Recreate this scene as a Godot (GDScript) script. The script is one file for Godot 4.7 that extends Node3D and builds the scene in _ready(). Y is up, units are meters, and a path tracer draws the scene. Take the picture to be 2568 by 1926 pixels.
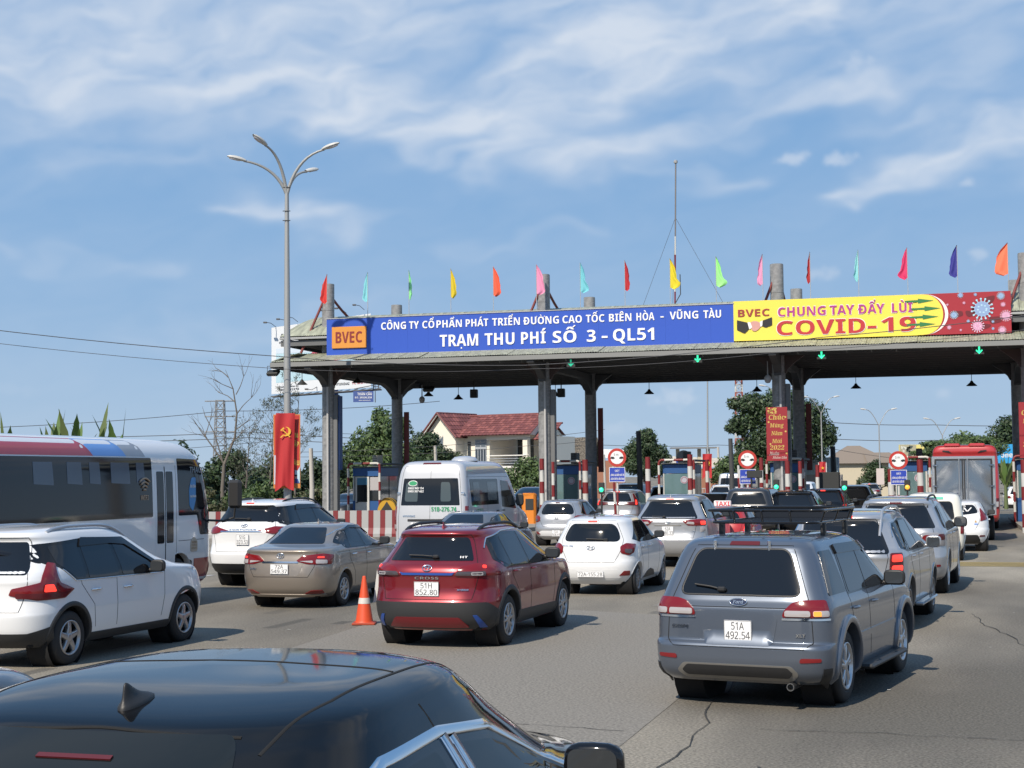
extends Node3D

func _ready() -> void:
	var cam := Camera3D.new()
	cam.name = "camera"
	add_child(cam)
	cam.position = Vector3(0, 2.3, 0)
	cam.rotation = Vector3(deg_to_rad(3.377), 0, -0.009)
	cam.fov = 27.975
	cam.near = 0.1
	cam.far = 3000.0
	var env := Environment.new()
	env.background_mode = Environment.BG_SKY
	var sky := Sky.new()
	var pan := PanoramaSkyMaterial.new()
	pan.panorama = ImageTexture.create_from_image(sky_image())
	sky.sky_material = pan
	env.sky = sky
	env.background_energy_multiplier = 1.0
	env.tonemap_mode = Environment.TONE_MAPPER_LINEAR
	env.tonemap_exposure = 1.12
	env.sdfgi_enabled = true
	env.ssao_enabled = true
	env.ssil_enabled = true
	var we := WorldEnvironment.new()
	we.environment = env
	add_child(we)
	var sun := DirectionalLight3D.new()
	sun.name = "sun"
	sun.light_energy = 1.6
	sun.light_color = Color(1.0, 0.955, 0.89)
	sun.light_angular_distance = 0.53
	sun.shadow_enabled = true
	add_child(sun)
	sun.look_at_from_position(Vector3.ZERO, -Vector3(-0.37, 0.67, 0.64))
	rng.seed = 7
	build_ground()
	build_toll_station()
	build_background()
	build_vehicles()

# ---------------------------------------------------------------- sky: air and thin streaked cloud
var n_a := FastNoiseLite.new()
var n_b := FastNoiseLite.new()
var n_c := FastNoiseLite.new()

# streaks and banks of thin cloud: from azimuth/elevation to azimuth/elevation in degrees, half widths at both ends, strength
var streaks := [
	[-22.0, 14.5, -6.0, 14.3, 2.6, 1.5, 0.85], [-20.0, 17.5, -4.0, 16.0, 1.6, 1.2, 0.5], [-13.0, 15.8, -3.0, 13.9, 1.4, 0.9, 0.5],
	[-6.8, 13.2, -1.0, 13.0, 0.8, 1.3, 0.75], [-1.5, 13.0, 4.0, 15.6, 1.4, 1.6, 0.8], [3.5, 15.4, 11.0, 17.4, 1.5, 1.8, 0.8], [-4.5, 12.6, -1.5, 11.6, 0.5, 0.8, 0.55],
	[-1.2, 11.6, 3.5, 11.5, 0.6, 0.9, 0.55], [3.0, 11.8, 13.5, 13.8, 0.9, 0.5, 0.50], [5.0, 10.9, 9.0, 11.0, 0.3, 0.4, 0.3],
	[12.0, 9.75, 15.5, 11.0, 0.22, 0.7, 0.75], [15.0, 10.9, 20.0, 12.0, 0.8, 1.3, 0.7], [14.5, 12.3, 20.0, 11.6, 0.7, 1.0, 0.4],
	[-10.6, 10.0, -6.2, 9.2, 0.35, 0.6, 0.55], [-9.0, 10.3, -7.0, 8.9, 0.7, 0.5, 0.3], [-5.0, 17.6, 20.0, 17.2, 1.6, 2.2, 0.6], [6.0, 14.4, 17.5, 14.1, 0.9, 1.2, 0.4],
	[-20.0, 8.2, -12.0, 7.6, 0.5, 0.4, 0.22], [-14.0, 5.0, -4.0, 6.2, 0.5, 0.4, 0.15], [-2.0, 8.6, 3.0, 9.2, 0.35, 0.3, 0.18], [-17.0, 11.2, -12.0, 11.8, 0.6, 0.5, 0.25]]
# small puffs: azimuth, elevation, half width, half height, strength
var puffs := [[12.9, 14.6, 0.9, 0.55, 0.6], [10.5, 11.4, 0.7, 0.28, 0.6], [12.1, 11.35, 0.75, 0.3, 0.6], [16.7, 10.2, 0.45, 0.2, 0.55], [17.0, 7.7, 0.5, 0.3, 0.45],
	[11.5, 7.2, 0.8, 0.28, 0.4], [6.0, 2.75, 0.95, 0.45, 0.45], [15.7, 2.75, 0.55, 0.3, 0.3], [8.0, 14.9, 0.9, 0.35, 0.35], [-8.0, 2.0, 0.4, 0.4, 0.2], [-12.0, 1.6, 0.8, 0.5, 0.18], [3.6, 1.7, 1.6, 0.3, 0.25], [18.5, 3.3, 0.8, 0.35, 0.2], [-18.0, 3.2, 1.5, 0.3, 0.12]]

func sky_at(d: Vector3) -> Color:
	var y := maxf(d.y, 0.0)
	var az := rad_to_deg(atan2(d.x, -d.z))
	var el := rad_to_deg(asin(clampf(d.y, -1.0, 1.0)))
	# clear air: deep blue above, paler towards the horizon
	var c := Vector3(0.11, 0.27, 0.54).lerp(Vector3(0.235, 0.425, 0.68), pow(1.0 - y, 3.0)).lerp(Vector3(0.40, 0.515, 0.64), pow(1.0 - y, 9.0))
	var k := 0.0
	if absf(az) < 40.0 and el < 30.0:
		var wx := n_b.get_noise_2d(az * 9.0, el * 18.0)
		var wy := n_b.get_noise_2d(az * 9.0 + 500.0, el * 18.0)
		var p := Vector2(az + wx * 1.6, el + wy * 1.0)
		var clear := 1.0
		for s in streaks:
			var a := Vector2(s[0], s[1])
			var b := Vector2(s[2], s[3])
			var t := clampf((p - a).dot(b - a) / (b - a).length_squared(), 0.0, 1.0)
			var q := (p - a.lerp(b, t)) * Vector2(0.55, 1.0)
			var r := q.length() / lerpf(s[4], s[5], t)
			if r < 2.2: clear *= 1.0 - s[6] * exp(-r * r * 1.3)
		k = 1.0 - clear
		# torn by finer noise drawn out along the wind
		var g := Vector2(az, el).rotated(-0.22)
		var fine := n_c.get_noise_2d((g.x + wx) * 7.0, (g.y + wy * 0.6) * 30.0) + 0.35 * n_a.get_noise_2d((g.x + wx) * 24.0, (g.y + wy) * 70.0)
		k = clampf(k * (0.80 + fine * 0.55) + fine * 0.07 * smoothstep(0.0, 4.0, el) + 0.05, 0.0, 1.0)
		for s in puffs:
			var q := Vector2((az - s[0]) / s[2], (el - s[1]) / s[3])
			var r := q.length() + n_c.get_noise_2d(az * 70.0, el * 90.0) * 0.75
			if r < 1.6: k = maxf(k, s[4] * smoothstep(1.25, 0.1, r))
	else:
		var q := Vector2(d.x, d.z) / (y + 0.15)
		var big := n_a.get_noise_2d(q.x * 30.0, q.y * 45.0) + 0.4 * n_c.get_noise_2d(q.x * 60.0, q.y * 160.0)
		k = smoothstep(0.0, 0.7, big + 0.1) * smoothstep(2.0, 12.0, el) * (1.0 - 0.5 * smoothstep(25.0, 60.0, el))
	c = c.lerp(Vector3(0.60, 0.665, 0.76), k * 0.92)
	return Color(c.x, c.y, c.z)

func sky_image() -> Image:
	n_a.seed = 11; n_a.frequency = 0.02; n_a.fractal_octaves = 4
	n_b.seed = 23; n_b.frequency = 0.02; n_b.fractal_octaves = 3
	n_c.seed = 5; n_c.frequency = 0.02; n_c.fractal_octaves = 5
	var w := 4096
	var h := 2048
	var im := Image.create(512, 256, false, Image.FORMAT_RGBF)
	var dir := func(u: float, v: float) -> Vector3:
		var az := u * TAU      # the edge columns look along -z
		var el := (0.5 - v) * PI
		return Vector3(sin(az) * cos(el), sin(el), -cos(az) * cos(el))
	for y in 256:
		for x in 512:
			im.set_pixel(x, y, sky_at(dir.call((x + 0.5) / 512.0, (y + 0.5) / 256.0)))
	im.resize(w, h, Image.INTERPOLATE_CUBIC)
	for y in range(int(h * 0.36), int(h * 0.505)):
		for x0 in range(int(w * -0.065), int(w * 0.065)):
			im.set_pixel(posmod(x0, w), y, sky_at(dir.call((x0 + 0.5) / w, (y + 0.5) / h)))
	return im
# ---------------------------------------------------------------- mesh building
class MB:
	var v := PackedVector3Array()
	var n := PackedVector3Array()
	var u := PackedVector2Array()
	var ix := PackedInt32Array()
	func tri(a: Vector3, b: Vector3, c: Vector3) -> void:
		var nn := (c - a).cross(b - a).normalized()
		var k := v.size()
		v.append(a); v.append(b); v.append(c)
		n.append(nn); n.append(nn); n.append(nn)
		u.append(Vector2(a.x, a.y)); u.append(Vector2(b.x, b.y)); u.append(Vector2(c.x, c.y))
		ix.append(k); ix.append(k + 1); ix.append(k + 2)
	func quad(a: Vector3, b: Vector3, c: Vector3, d: Vector3) -> void:
		var nn := (c - a).cross(b - d).normalized()
		var k := v.size()
		v.append(a); v.append(b); v.append(c); v.append(d)
		for q in 4: n.append(nn)
		u.append(Vector2(0, 0)); u.append(Vector2(1, 0)); u.append(Vector2(1, 1)); u.append(Vector2(0, 1))
		for q in [0, 1, 2, 0, 2, 3]: ix.append(k + q)
	# indexed patch with smooth normals that follow its winding
	func indexed(pv: PackedVector3Array, pi: PackedInt32Array, uv := PackedVector2Array()) -> void:
		var k := v.size()
		var nn := PackedVector3Array()
		nn.resize(pv.size())
		for t in range(0, pi.size(), 3):
			var a := pi[t]; var b := pi[t + 1]; var c := pi[t + 2]
			var f := (pv[c] - pv[a]).cross(pv[b] - pv[a])
			nn[a] += f; nn[b] += f; nn[c] += f
		for q in nn.size(): nn[q] = nn[q].normalized()
		v.append_array(pv); n.append_array(nn)
		if uv.size() != pv.size():
			uv.resize(pv.size())
		u.append_array(uv)
		var off := PackedInt32Array()
		off.resize(pi.size())
		for q in pi.size(): off[q] = pi[q] + k
		ix.append_array(off)
	# rows x cols grid of points
	func grid(p: PackedVector3Array, cols: int, wrap_c := false, flip := false, wrap_r := false) -> void:
		var rows := p.size() / cols
		var pi := PackedInt32Array()
		var uv := PackedVector2Array()
		for r in rows:
			for c in cols: uv.append(Vector2(float(c) / maxi(1, cols - 1), float(r) / maxi(1, rows - 1)))
		for r in (rows if wrap_r else rows - 1):
			var r2 := (r + 1) % rows
			for c in (cols if wrap_c else cols - 1):
				var c2 := (c + 1) % cols
				var a := r * cols + c; var b := r * cols + c2; var d := r2 * cols + c; var e := r2 * cols + c2
				if flip:
					pi.append(a); pi.append(d); pi.append(b); pi.append(b); pi.append(d); pi.append(e)
				else:
					pi.append(a); pi.append(b); pi.append(d); pi.append(b); pi.append(e); pi.append(d)
		indexed(p, pi, uv)
	func box(c: Vector3, s: Vector3, bev := 0.0, xf := Transform3D()) -> void:
		var h := s * 0.5
		if bev <= 0.0:
			var q: Array[Vector3] = []
			for i in 8: q.append(xf * (c + Vector3(h.x if i & 1 else -h.x, h.y if i & 2 else -h.y, h.z if i & 4 else -h.z)))
			quad(q[4], q[6], q[7], q[5]); quad(q[1], q[3], q[2], q[0]); quad(q[0], q[2], q[6], q[4])
			quad(q[5], q[7], q[3], q[1]); quad(q[2], q[3], q[7], q[6]); quad(q[0], q[4], q[5], q[1])
			return
		bev = minf(bev, minf(h.x, minf(h.y, h.z)) * 0.9)
		var g := h - Vector3(bev, bev, bev)
		var f := func(sx: int, sy: int, sz: int, ax: int) -> Vector3:
			var o := Vector3(sx * g.x, sy * g.y, sz * g.z)
			o[ax] = [sx, sy, sz][ax] * h[ax]
			return xf * (c + o)
		for s1 in [-1, 1]:
			var a: Array[Vector3] = [f.call(s1, -1, -1, 0), f.call(s1, 1, -1, 0), f.call(s1, 1, 1, 0), f.call(s1, -1, 1, 0)]
			var b: Array[Vector3] = [f.call(-1, s1, -1, 1), f.call(-1, s1, 1, 1), f.call(1, s1, 1, 1), f.call(1, s1, -1, 1)]
			var d: Array[Vector3] = [f.call(-1, -1, s1, 2), f.call(1, -1, s1, 2), f.call(1, 1, s1, 2), f.call(-1, 1, s1, 2)]
			for w in [a, b, d]:
				if s1 > 0: quad(w[3], w[2], w[1], w[0])
				else: quad(w[0], w[1], w[2], w[3])
		for s1 in [-1, 1]:
			for s2 in [-1, 1]:
				var e := [[f.call(s1, s2, -1, 0), f.call(s1, s2, 1, 0), f.call(s1, s2, 1, 1), f.call(s1, s2, -1, 1)],
					[f.call(s1, -1, s2, 2), f.call(s1, 1, s2, 2), f.call(s1, 1, s2, 0), f.call(s1, -1, s2, 0)],
					[f.call(-1, s1, s2, 1), f.call(1, s1, s2, 1), f.call(1, s1, s2, 2), f.call(-1, s1, s2, 2)]]
				for w in e:
					if s1 * s2 > 0: quad(w[0], w[1], w[2], w[3])
					else: quad(w[3], w[2], w[1], w[0])
				for s3 in [-1, 1]:
					var t: Array[Vector3] = [f.call(s1, s2, s3, 0), f.call(s1, s2, s3, 1), f.call(s1, s2, s3, 2)]
					if s1 * s2 * s3 > 0: tri(t[0], t[2], t[1])
					else: tri(t[0], t[1], t[2])
	# a round bar along a polyline
	func tube(pts: Array, r, sides := 8, closed := false, caps := true) -> void:
		var m := pts.size()
		var p := PackedVector3Array()
		var side := Vector3.ZERO
		for i in m:
			var a: Vector3 = pts[(i - 1 + m) % m if closed else maxi(i - 1, 0)]
			var b: Vector3 = pts[(i + 1) % m if closed else mini(i + 1, m - 1)]
			var d := (b - a).normalized()
			if side == Vector3.ZERO:
				side = d.cross(Vector3.UP if absf(d.y) < 0.9 else Vector3.RIGHT).normalized()
			side = (side - d * side.dot(d)).normalized()
			var up := d.cross(side)
			var rr: float = r[i] if r is Array else r
			for k in sides:
				var t := TAU * k / sides
				p.append(pts[i] + (side * cos(t) + up * sin(t)) * rr)
		grid(p, sides, true, false, closed)
		if caps and not closed:
			for e in [0, m - 1]:
				for k in range(1, sides - 1):
					if e == 0: tri(p[0], p[k + 1], p[k])
					else: tri(p[e * sides], p[e * sides + k], p[e * sides + k + 1])
	# profile [r, y, r, y ...] turned about an axis
	func lathe(prof: Array, seg := 24, xf := Transform3D()) -> void:
		for j in range(0, prof.size() - 2, 2):
			var p := PackedVector3Array()
			for k in seg:
				var t := TAU * k / seg
				p.append(xf * Vector3(prof[j] * cos(t), prof[j + 1], prof[j] * sin(t)))
			for k in seg:
				var t := TAU * k / seg
				p.append(xf * Vector3(prof[j + 2] * cos(t), prof[j + 3], prof[j + 2] * sin(t)))
			grid(p, seg, true)
	func smooth_lathe(prof: Array, seg := 24, xf := Transform3D()) -> void:
		var p := PackedVector3Array()
		for j in range(0, prof.size(), 2):
			for k in seg:
				var t := TAU * k / seg
				p.append(xf * Vector3(prof[j] * cos(t), prof[j + 1], prof[j] * sin(t)))
		grid(p, seg, true)
	# flat outline with thickness along its local z
	func prism(poly: PackedVector2Array, depth: float, xf := Transform3D()) -> void:
		if Geometry2D.is_polygon_clockwise(poly): poly.reverse()
		var tr := Geometry2D.triangulate_polygon(poly)
		var h := depth * 0.5
		for t in range(0, tr.size(), 3):
			var a := poly[tr[t]]; var b := poly[tr[t + 1]]; var c := poly[tr[t + 2]]
			if (b - a).cross(c - a) < 0:
				var s := b
				b = c; c = s
			tri(xf * Vector3(a.x, a.y, h), xf * Vector3(c.x, c.y, h), xf * Vector3(b.x, b.y, h))
			if depth > 0.0: tri(xf * Vector3(a.x, a.y, -h), xf * Vector3(b.x, b.y, -h), xf * Vector3(c.x, c.y, -h))
		if depth > 0.0:
			for i in poly.size():
				var a := poly[i]; var b := poly[(i + 1) % poly.size()]
				quad(xf * Vector3(a.x, a.y, -h), xf * Vector3(a.x, a.y, h), xf * Vector3(b.x, b.y, h), xf * Vector3(b.x, b.y, -h))
	# another mesh's triangles, moved by xf
	func mesh(m: Mesh, xf := Transform3D()) -> void:
		for s in m.get_surface_count():
			var a := m.surface_get_arrays(s)
			var pv: PackedVector3Array = a[Mesh.ARRAY_VERTEX]
			var pn: PackedVector3Array = a[Mesh.ARRAY_NORMAL]
			var k := v.size()
			for i in pv.size():
				v.append(xf * pv[i]); n.append((xf.basis * pn[i]).normalized()); u.append(Vector2.ZERO)
			if a[Mesh.ARRAY_INDEX] == null:
				for i in pv.size(): ix.append(k + i)
			else:
				for i in a[Mesh.ARRAY_INDEX]: ix.append(k + i)
	func done() -> ArrayMesh:
		var m := ArrayMesh.new()
		if v.is_empty(): return m
		var a := []
		a.resize(Mesh.ARRAY_MAX)
		a[Mesh.ARRAY_VERTEX] = v; a[Mesh.ARRAY_NORMAL] = n; a[Mesh.ARRAY_TEX_UV] = u; a[Mesh.ARRAY_INDEX] = ix
		m.add_surface_from_arrays(Mesh.PRIMITIVE_TRIANGLES, a)
		return m

var names := {}
var fonts := {}
var mats := {}
var rng := RandomNumberGenerator.new()

func numbered(s: String) -> String:
	var k: int = names.get(s, 0)
	names[s] = k + 1
	return s if k == 0 else "%s_%03d" % [s, k]

func tag(o: Node3D, label: String, category: String, group := "") -> Node3D:
	o.set_meta("label", label); o.set_meta("category", category)
	if group: o.set_meta("group", group)
	return o

# a thing: a node at its base that carries its parts
func thing(called: String, label: String, category: String, at := Vector3.ZERO, turn := 0.0, group := "") -> Node3D:
	var o := Node3D.new()
	o.name = numbered(called)
	add_child(o)
	o.position = at
	o.rotation.y = turn
	return tag(o, label, category, group)

func put(called: String, m, material: Material, parent: Node3D = null) -> MeshInstance3D:
	var o := MeshInstance3D.new()
	o.mesh = m.done() if m is MB else m
	o.material_override = material
	o.name = numbered(called) if parent == null else called
	(self if parent == null else parent).add_child(o, true)
	return o

func structure(called: String, m, material: Material) -> MeshInstance3D:
	var o := put(called, m, material)
	o.set_meta("kind", "structure")
	return o

# colours are linear values
func mat(key: String, r := 0.5, g := 0.5, b := 0.5, rough := 0.6, metal := 0.0, coat := 0.0, spec := 0.5) -> StandardMaterial3D:
	if mats.has(key): return mats[key]
	var m := StandardMaterial3D.new()
	m.resource_name = key
	m.albedo_color = Color(r, g, b).linear_to_srgb()
	m.roughness = rough
	m.metallic = metal
	m.metallic_specular = spec
	if coat > 0.0:
		m.clearcoat_enabled = true
		m.clearcoat = coat
		m.clearcoat_roughness = 0.03
	mats[key] = m
	return m

func glow(key: String, c: Color, e: float, base := Color(0.3, 0.02, 0.02)) -> StandardMaterial3D:
	var m := mat(key, base.r, base.g, base.b, 0.25)
	m.emission_enabled = true
	m.emission = c.linear_to_srgb()
	m.emission_energy_multiplier = e
	return m

func V(a: Array) -> PackedVector2Array:
	var p := PackedVector2Array()
	for i in range(0, a.size(), 2): p.append(Vector2(a[i], a[i + 1]))
	return p

func rounded(p: PackedVector2Array, r: float, seg := 4) -> PackedVector2Array:
	var o := PackedVector2Array()
	var m := p.size()
	for i in m:
		var a := p[(i - 1 + m) % m]; var b := p[i]; var c := p[(i + 1) % m]
		var q := minf(r, minf(a.distance_to(b), c.distance_to(b)) * 0.45)
		var s := b + (a - b).normalized() * q
		var e := b + (c - b).normalized() * q
		for k in seg + 1:
			var t := float(k) / seg
			o.append(s.lerp(b, t).lerp(b.lerp(e, t), t))
	return o

func ellipse(cx: float, cy: float, rx: float, ry: float, seg := 20) -> PackedVector2Array:
	var o := PackedVector2Array()
	for k in seg: o.append(Vector2(cx + rx * cos(TAU * k / seg), cy + ry * sin(TAU * k / seg)))
	return o

func font(serif := false, bold := true) -> SystemFont:
	var key := str(serif) + str(bold)
	if not fonts.has(key):
		var f := SystemFont.new()
		f.font_names = PackedStringArray(["Droid Serif" if serif else "Droid Sans"])
		f.font_weight = 700 if bold else 400
		fonts[key] = f
	return fonts[key]

# letters that the font lacks: base letter and marks (a acute, g grave, h hook, t tilde, d dot below, o horn)
const MARKED := {"Ổ": "Ôh", "Ầ": "Âg", "Ể": "Êh", "Ư": "Uo", "Ờ": "Oog", "Ạ": "Ad", "Ố": "Ôa", "Ẩ": "Âh", "Ừ": "Uog", "Ữ": "Uot", "Ậ": "Âd", "Ả": "Ah", "ừ": "uog", "ớ": "ooa", "ầ": "âg", "ạ": "ad", "ọ": "od"}

func glyph(c: String, f: SystemFont) -> TextMesh:
	var key := c + str(f.get_instance_id())
	if not fonts.has(key):
		var t := TextMesh.new()
		t.font = f
		t.font_size = 48
		t.pixel_size = 0.01
		t.depth = 0.02
		t.curve_step = 3.0
		t.horizontal_alignment = HORIZONTAL_ALIGNMENT_LEFT
		t.text = c
		fonts[key] = t
	return fonts[key]

# lettering of a given width and capital height, centred, lying in xy and facing +z
func letters(mb: MB, s: String, w: float, h: float, xf := Transform3D(), bold := true, serif := false, depth := 0.002, slant := 0.0) -> void:
	var f := font(serif, bold)
	var cap := glyph("H", f).get_aabb()
	var pen := 0.0
	var set_ := []
	var lo := 1e9
	var hi := -1e9
	for i in s.length():
		var c := s[i]
		var marks := ""
		if MARKED.has(c):
			marks = MARKED[c].substr(1)
			c = MARKED[c][0]
		if c != " ":
			var g := glyph(c, f)
			var b := g.get_aabb()
			lo = minf(lo, pen + b.position.x)
			hi = maxf(hi, pen + b.end.x)
			set_.append([g, pen, marks, b])
		pen += f.get_string_size(c, HORIZONTAL_ALIGNMENT_LEFT, -1, 48).x * 0.01
	if set_.is_empty() or hi - lo < 1e-5: return
	var sx := w / (hi - lo)
	var sy := h / cap.size.y
	var fit := Transform3D(Basis(Vector3(sx, 0, 0), Vector3(slant * sy, sy, 0), Vector3(0, 0, depth / 0.02)), Vector3.ZERO)
	fit.origin = -(fit.basis * Vector3((lo + hi) * 0.5, cap.get_center().y, 0.0))
	var k := cap.size.y
	for e in set_:
		mb.mesh(e[0], xf * fit * Transform3D(Basis(), Vector3(e[1], 0, 0)))
		var b: AABB = e[3]
		var cx: float = e[1] + b.get_center().x
		var top := b.end.y
		for m in e[2]:
			var pts: Array
			var at := Vector2(cx, top + 0.16 * k)
			if b.size.y > k * 1.1 and m != "o": at = Vector2(cx + 0.26 * k, top + 0.02 * k)
			if m == "a": pts = [-0.07, -0.08, 0.09, 0.10]
			elif m == "g": pts = [0.07, -0.08, -0.09, 0.10]
			elif m == "h": pts = [-0.07, 0.09, 0.02, 0.12, 0.07, 0.06, 0.0, -0.02, 0.0, -0.09]
			elif m == "t": pts = [-0.14, -0.03, -0.07, 0.05, 0.06, -0.04, 0.14, 0.05]
			elif m == "d":
				at = Vector2(cx, b.position.y - 0.16 * k)
				pts = [-0.06, 0, 0.06, 0]
			else:
				at = Vector2(e[1] + b.end.x, minf(top, cap.end.y if b.size.y > 0.9 * k else top) - 0.02 * k)
				pts = [-0.05, -0.03, 0.05, 0.0, 0.07, 0.12]
			var st_ := 0.13 * k if m == "d" else 0.085 * k
			for q in range(0, pts.size() - 2, 2):
				var p0 := at + Vector2(pts[q], pts[q + 1]) * k
				var p1 := at + Vector2(pts[q + 2], pts[q + 3]) * k
				var n := (p1 - p0).normalized().orthogonal() * st_ * 0.5
				mb.prism(PackedVector2Array([p0 - n, p1 - n, p1 + n, p0 + n]), 0.02, xf * fit)
# ---------------------------------------------------------------- vehicles
# A body is a stack of level outlines: each row is [height, rear inset, front inset, half width, (rear corner length)].
class Shell:
	var L: float
	var nr := 4.0
	var nf := 3.5
	var rx0 := 1.0
	var rxf := 1.2
	var hs := PackedFloat32Array()
	var lr := PackedFloat32Array()
	var lf := PackedFloat32Array()
	var w := PackedFloat32Array()
	var rx := PackedFloat32Array()
	var tab := PackedFloat32Array()   # angle of the rear quarter against distance along it
	var pc := 1.0
	func _init(s: Dictionary) -> void:
		L = s.L
		nr = s.get("nr", 4.0); nf = s.get("nf", 3.5); rx0 = s.get("rx", 1.0); rxf = s.get("rxf", 1.2)
		var rows: Array = s.rows
		var sub: int = s.get("sub", 6)
		var col := []
		for c in 5:
			var a := PackedFloat32Array()
			for r in rows: a.append(r[c] if r.size() > c else rx0)
			col.append(spline(a, sub))
		hs = col[0]; lr = col[1]; lf = col[2]; w = col[3]; rx = col[4]
		# arc length of the rear quarter, measured at the widest level
		var j := 0
		for k in w.size():
			if w[k] > w[j]: j = k
		var last := Vector2(0, 0)
		var sum := 0.0
		tab.append(0.0)
		for k in range(1, 65):
			var q := quarter(PI / 2 * k / 64.0, nr)
			var at := Vector2(q.x * w[j], q.y * rx[j])
			sum += at.distance_to(last)
			last = at
			tab.append(sum)
		pc = sum
	static func spline(a: PackedFloat32Array, sub: int) -> PackedFloat32Array:
		var m := a.size()
		var t := PackedFloat32Array()
		for i in m:
			if i == 0: t.append(a[1] - a[0])
			elif i == m - 1: t.append(a[m - 1] - a[m - 2])
			else:
				var d0 := a[i] - a[i - 1]
				var d1 := a[i + 1] - a[i]
				t.append(0.0 if d0 * d1 <= 0.0 else 2.0 * d0 * d1 / (d0 + d1))
		var o := PackedFloat32Array()
		for i in m - 1:
			for k in sub:
				var x := float(k) / sub
				var x2 := x * x
				var x3 := x2 * x
				o.append(a[i] * (2 * x3 - 3 * x2 + 1) + t[i] * (x3 - 2 * x2 + x) + a[i + 1] * (3 * x2 - 2 * x3) + t[i + 1] * (x3 - x2))
		o.append(a[m - 1])
		return o
	func quarter(f: float, n: float) -> Vector2:
		return Vector2(pow(maxf(sin(f), 0.0), 2.0 / n), 1.0 - pow(maxf(cos(f), 0.0), 2.0 / n))
	# [rear l, front l, half width, rear corner, front corner] at a height
	func ev(h: float) -> PackedFloat32Array:
		var k := clampi(hs.bsearch(h) - 1, 0, hs.size() - 2)
		var d := hs[k + 1] - hs[k]
		return at(k + clampf((h - hs[k]) / d, 0.0, 1.0) if d > 1e-9 else float(k))
	func at(t: float) -> PackedFloat32Array:
		var k := clampi(int(t), 0, hs.size() - 2)
		var f := t - k
		var a := lerpf(lr[k], lr[k + 1], f)
		var b := L - lerpf(lf[k], lf[k + 1], f)
		var span := maxf(b - a, 0.001)
		return PackedFloat32Array([a, b, lerpf(w[k], w[k + 1], f), minf(lerpf(rx[k], rx[k + 1], f), span * 0.42), minf(rxf, span * 0.5)])
	func angle(p: float) -> float:
		var k := clampi(tab.bsearch(p) - 1, 0, 63)
		return PI / 2 * (k + clampf((p - tab[k]) / (tab[k + 1] - tab[k]), 0.0, 1.0)) / 64.0
	func P3(x: float, h: float, l: float) -> Vector3:
		return Vector3(x, h, L * 0.5 - l)
	# around the tail: p metres from the tail's centre, past the corner on along the side
	func R(p: float, h: float) -> Vector3:
		var e := ev(h)
		var q := absf(p)
		var sg := signf(p)
		if q > pc: return P3(sg * e[2], h, e[0] + e[3] + (q - pc))
		var c := quarter(angle(q), nr)
		return P3(sg * c.x * e[2], h, e[0] + c.y * e[3])
	# the flank at l metres from the tail
	func S(l: float, h: float, sg: float) -> Vector3:
		var e := ev(h)
		return P3(sg * half(e, l), h, l)
	func half(e: PackedFloat32Array, l: float) -> float:
		if l < e[0] or l > e[1]: return 0.0
		if l < e[0] + e[3]: return e[2] * pow(maxf(1.0 - pow(1.0 - (l - e[0]) / e[3], nr), 0.0), 1.0 / nr)
		if l > e[1] - e[4]: return e[2] * pow(maxf(1.0 - pow(1.0 - (e[1] - l) / e[4], nf), 0.0), 1.0 / nf)
		return e[2]
	# the top skin (roof, bonnet, boot) over a point
	func T(l: float, x: float) -> Vector3:
		var a := hs[0]
		var b := hs[hs.size() - 1]
		for i in 24:
			var m := (a + b) * 0.5
			if half(ev(m), l) >= absf(x) and half(ev(m), l) > 0.0: a = m
			else: b = m
		return P3(x, a, l)
	# across the nose: x metres from the centre
	func F(x: float, h: float) -> Vector3:
		var e := ev(h)
		var q := clampf(absf(x) / e[2], 0.0, 1.0)
		return P3(x, h, e[1] - e[4] * (1.0 - pow(1.0 - pow(q, nf), 1.0 / nf)))
	func on(map: String, a: float, b: float, sg: float) -> Vector3:
		if map == "R": return R(a * sg, b)
		if map == "S": return S(a, b, sg)
		if map == "F": return F(a * sg, b)
		return T(a, b * sg)
	func nrm(map: String, a: float, b: float, sg: float) -> Vector3:
		var e := 0.012
		var da := on(map, a + e, b, sg) - on(map, a - e, b, sg)
		var db := on(map, a, b + e, sg) - on(map, a, b - e, sg)
		var n := da.cross(db).normalized()
		var c := on(map, a, b, sg) - Vector3(0, (0.9 if map != "T" else -5.0), 0)
		if map == "S": c = Vector3(sg, 0, 0)
		if map == "R" or map == "F": c = Vector3(c.x, 0, c.z)
		return n if n.dot(c) > 0.0 else -n

var sh: Shell
var car: Node3D

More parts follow.
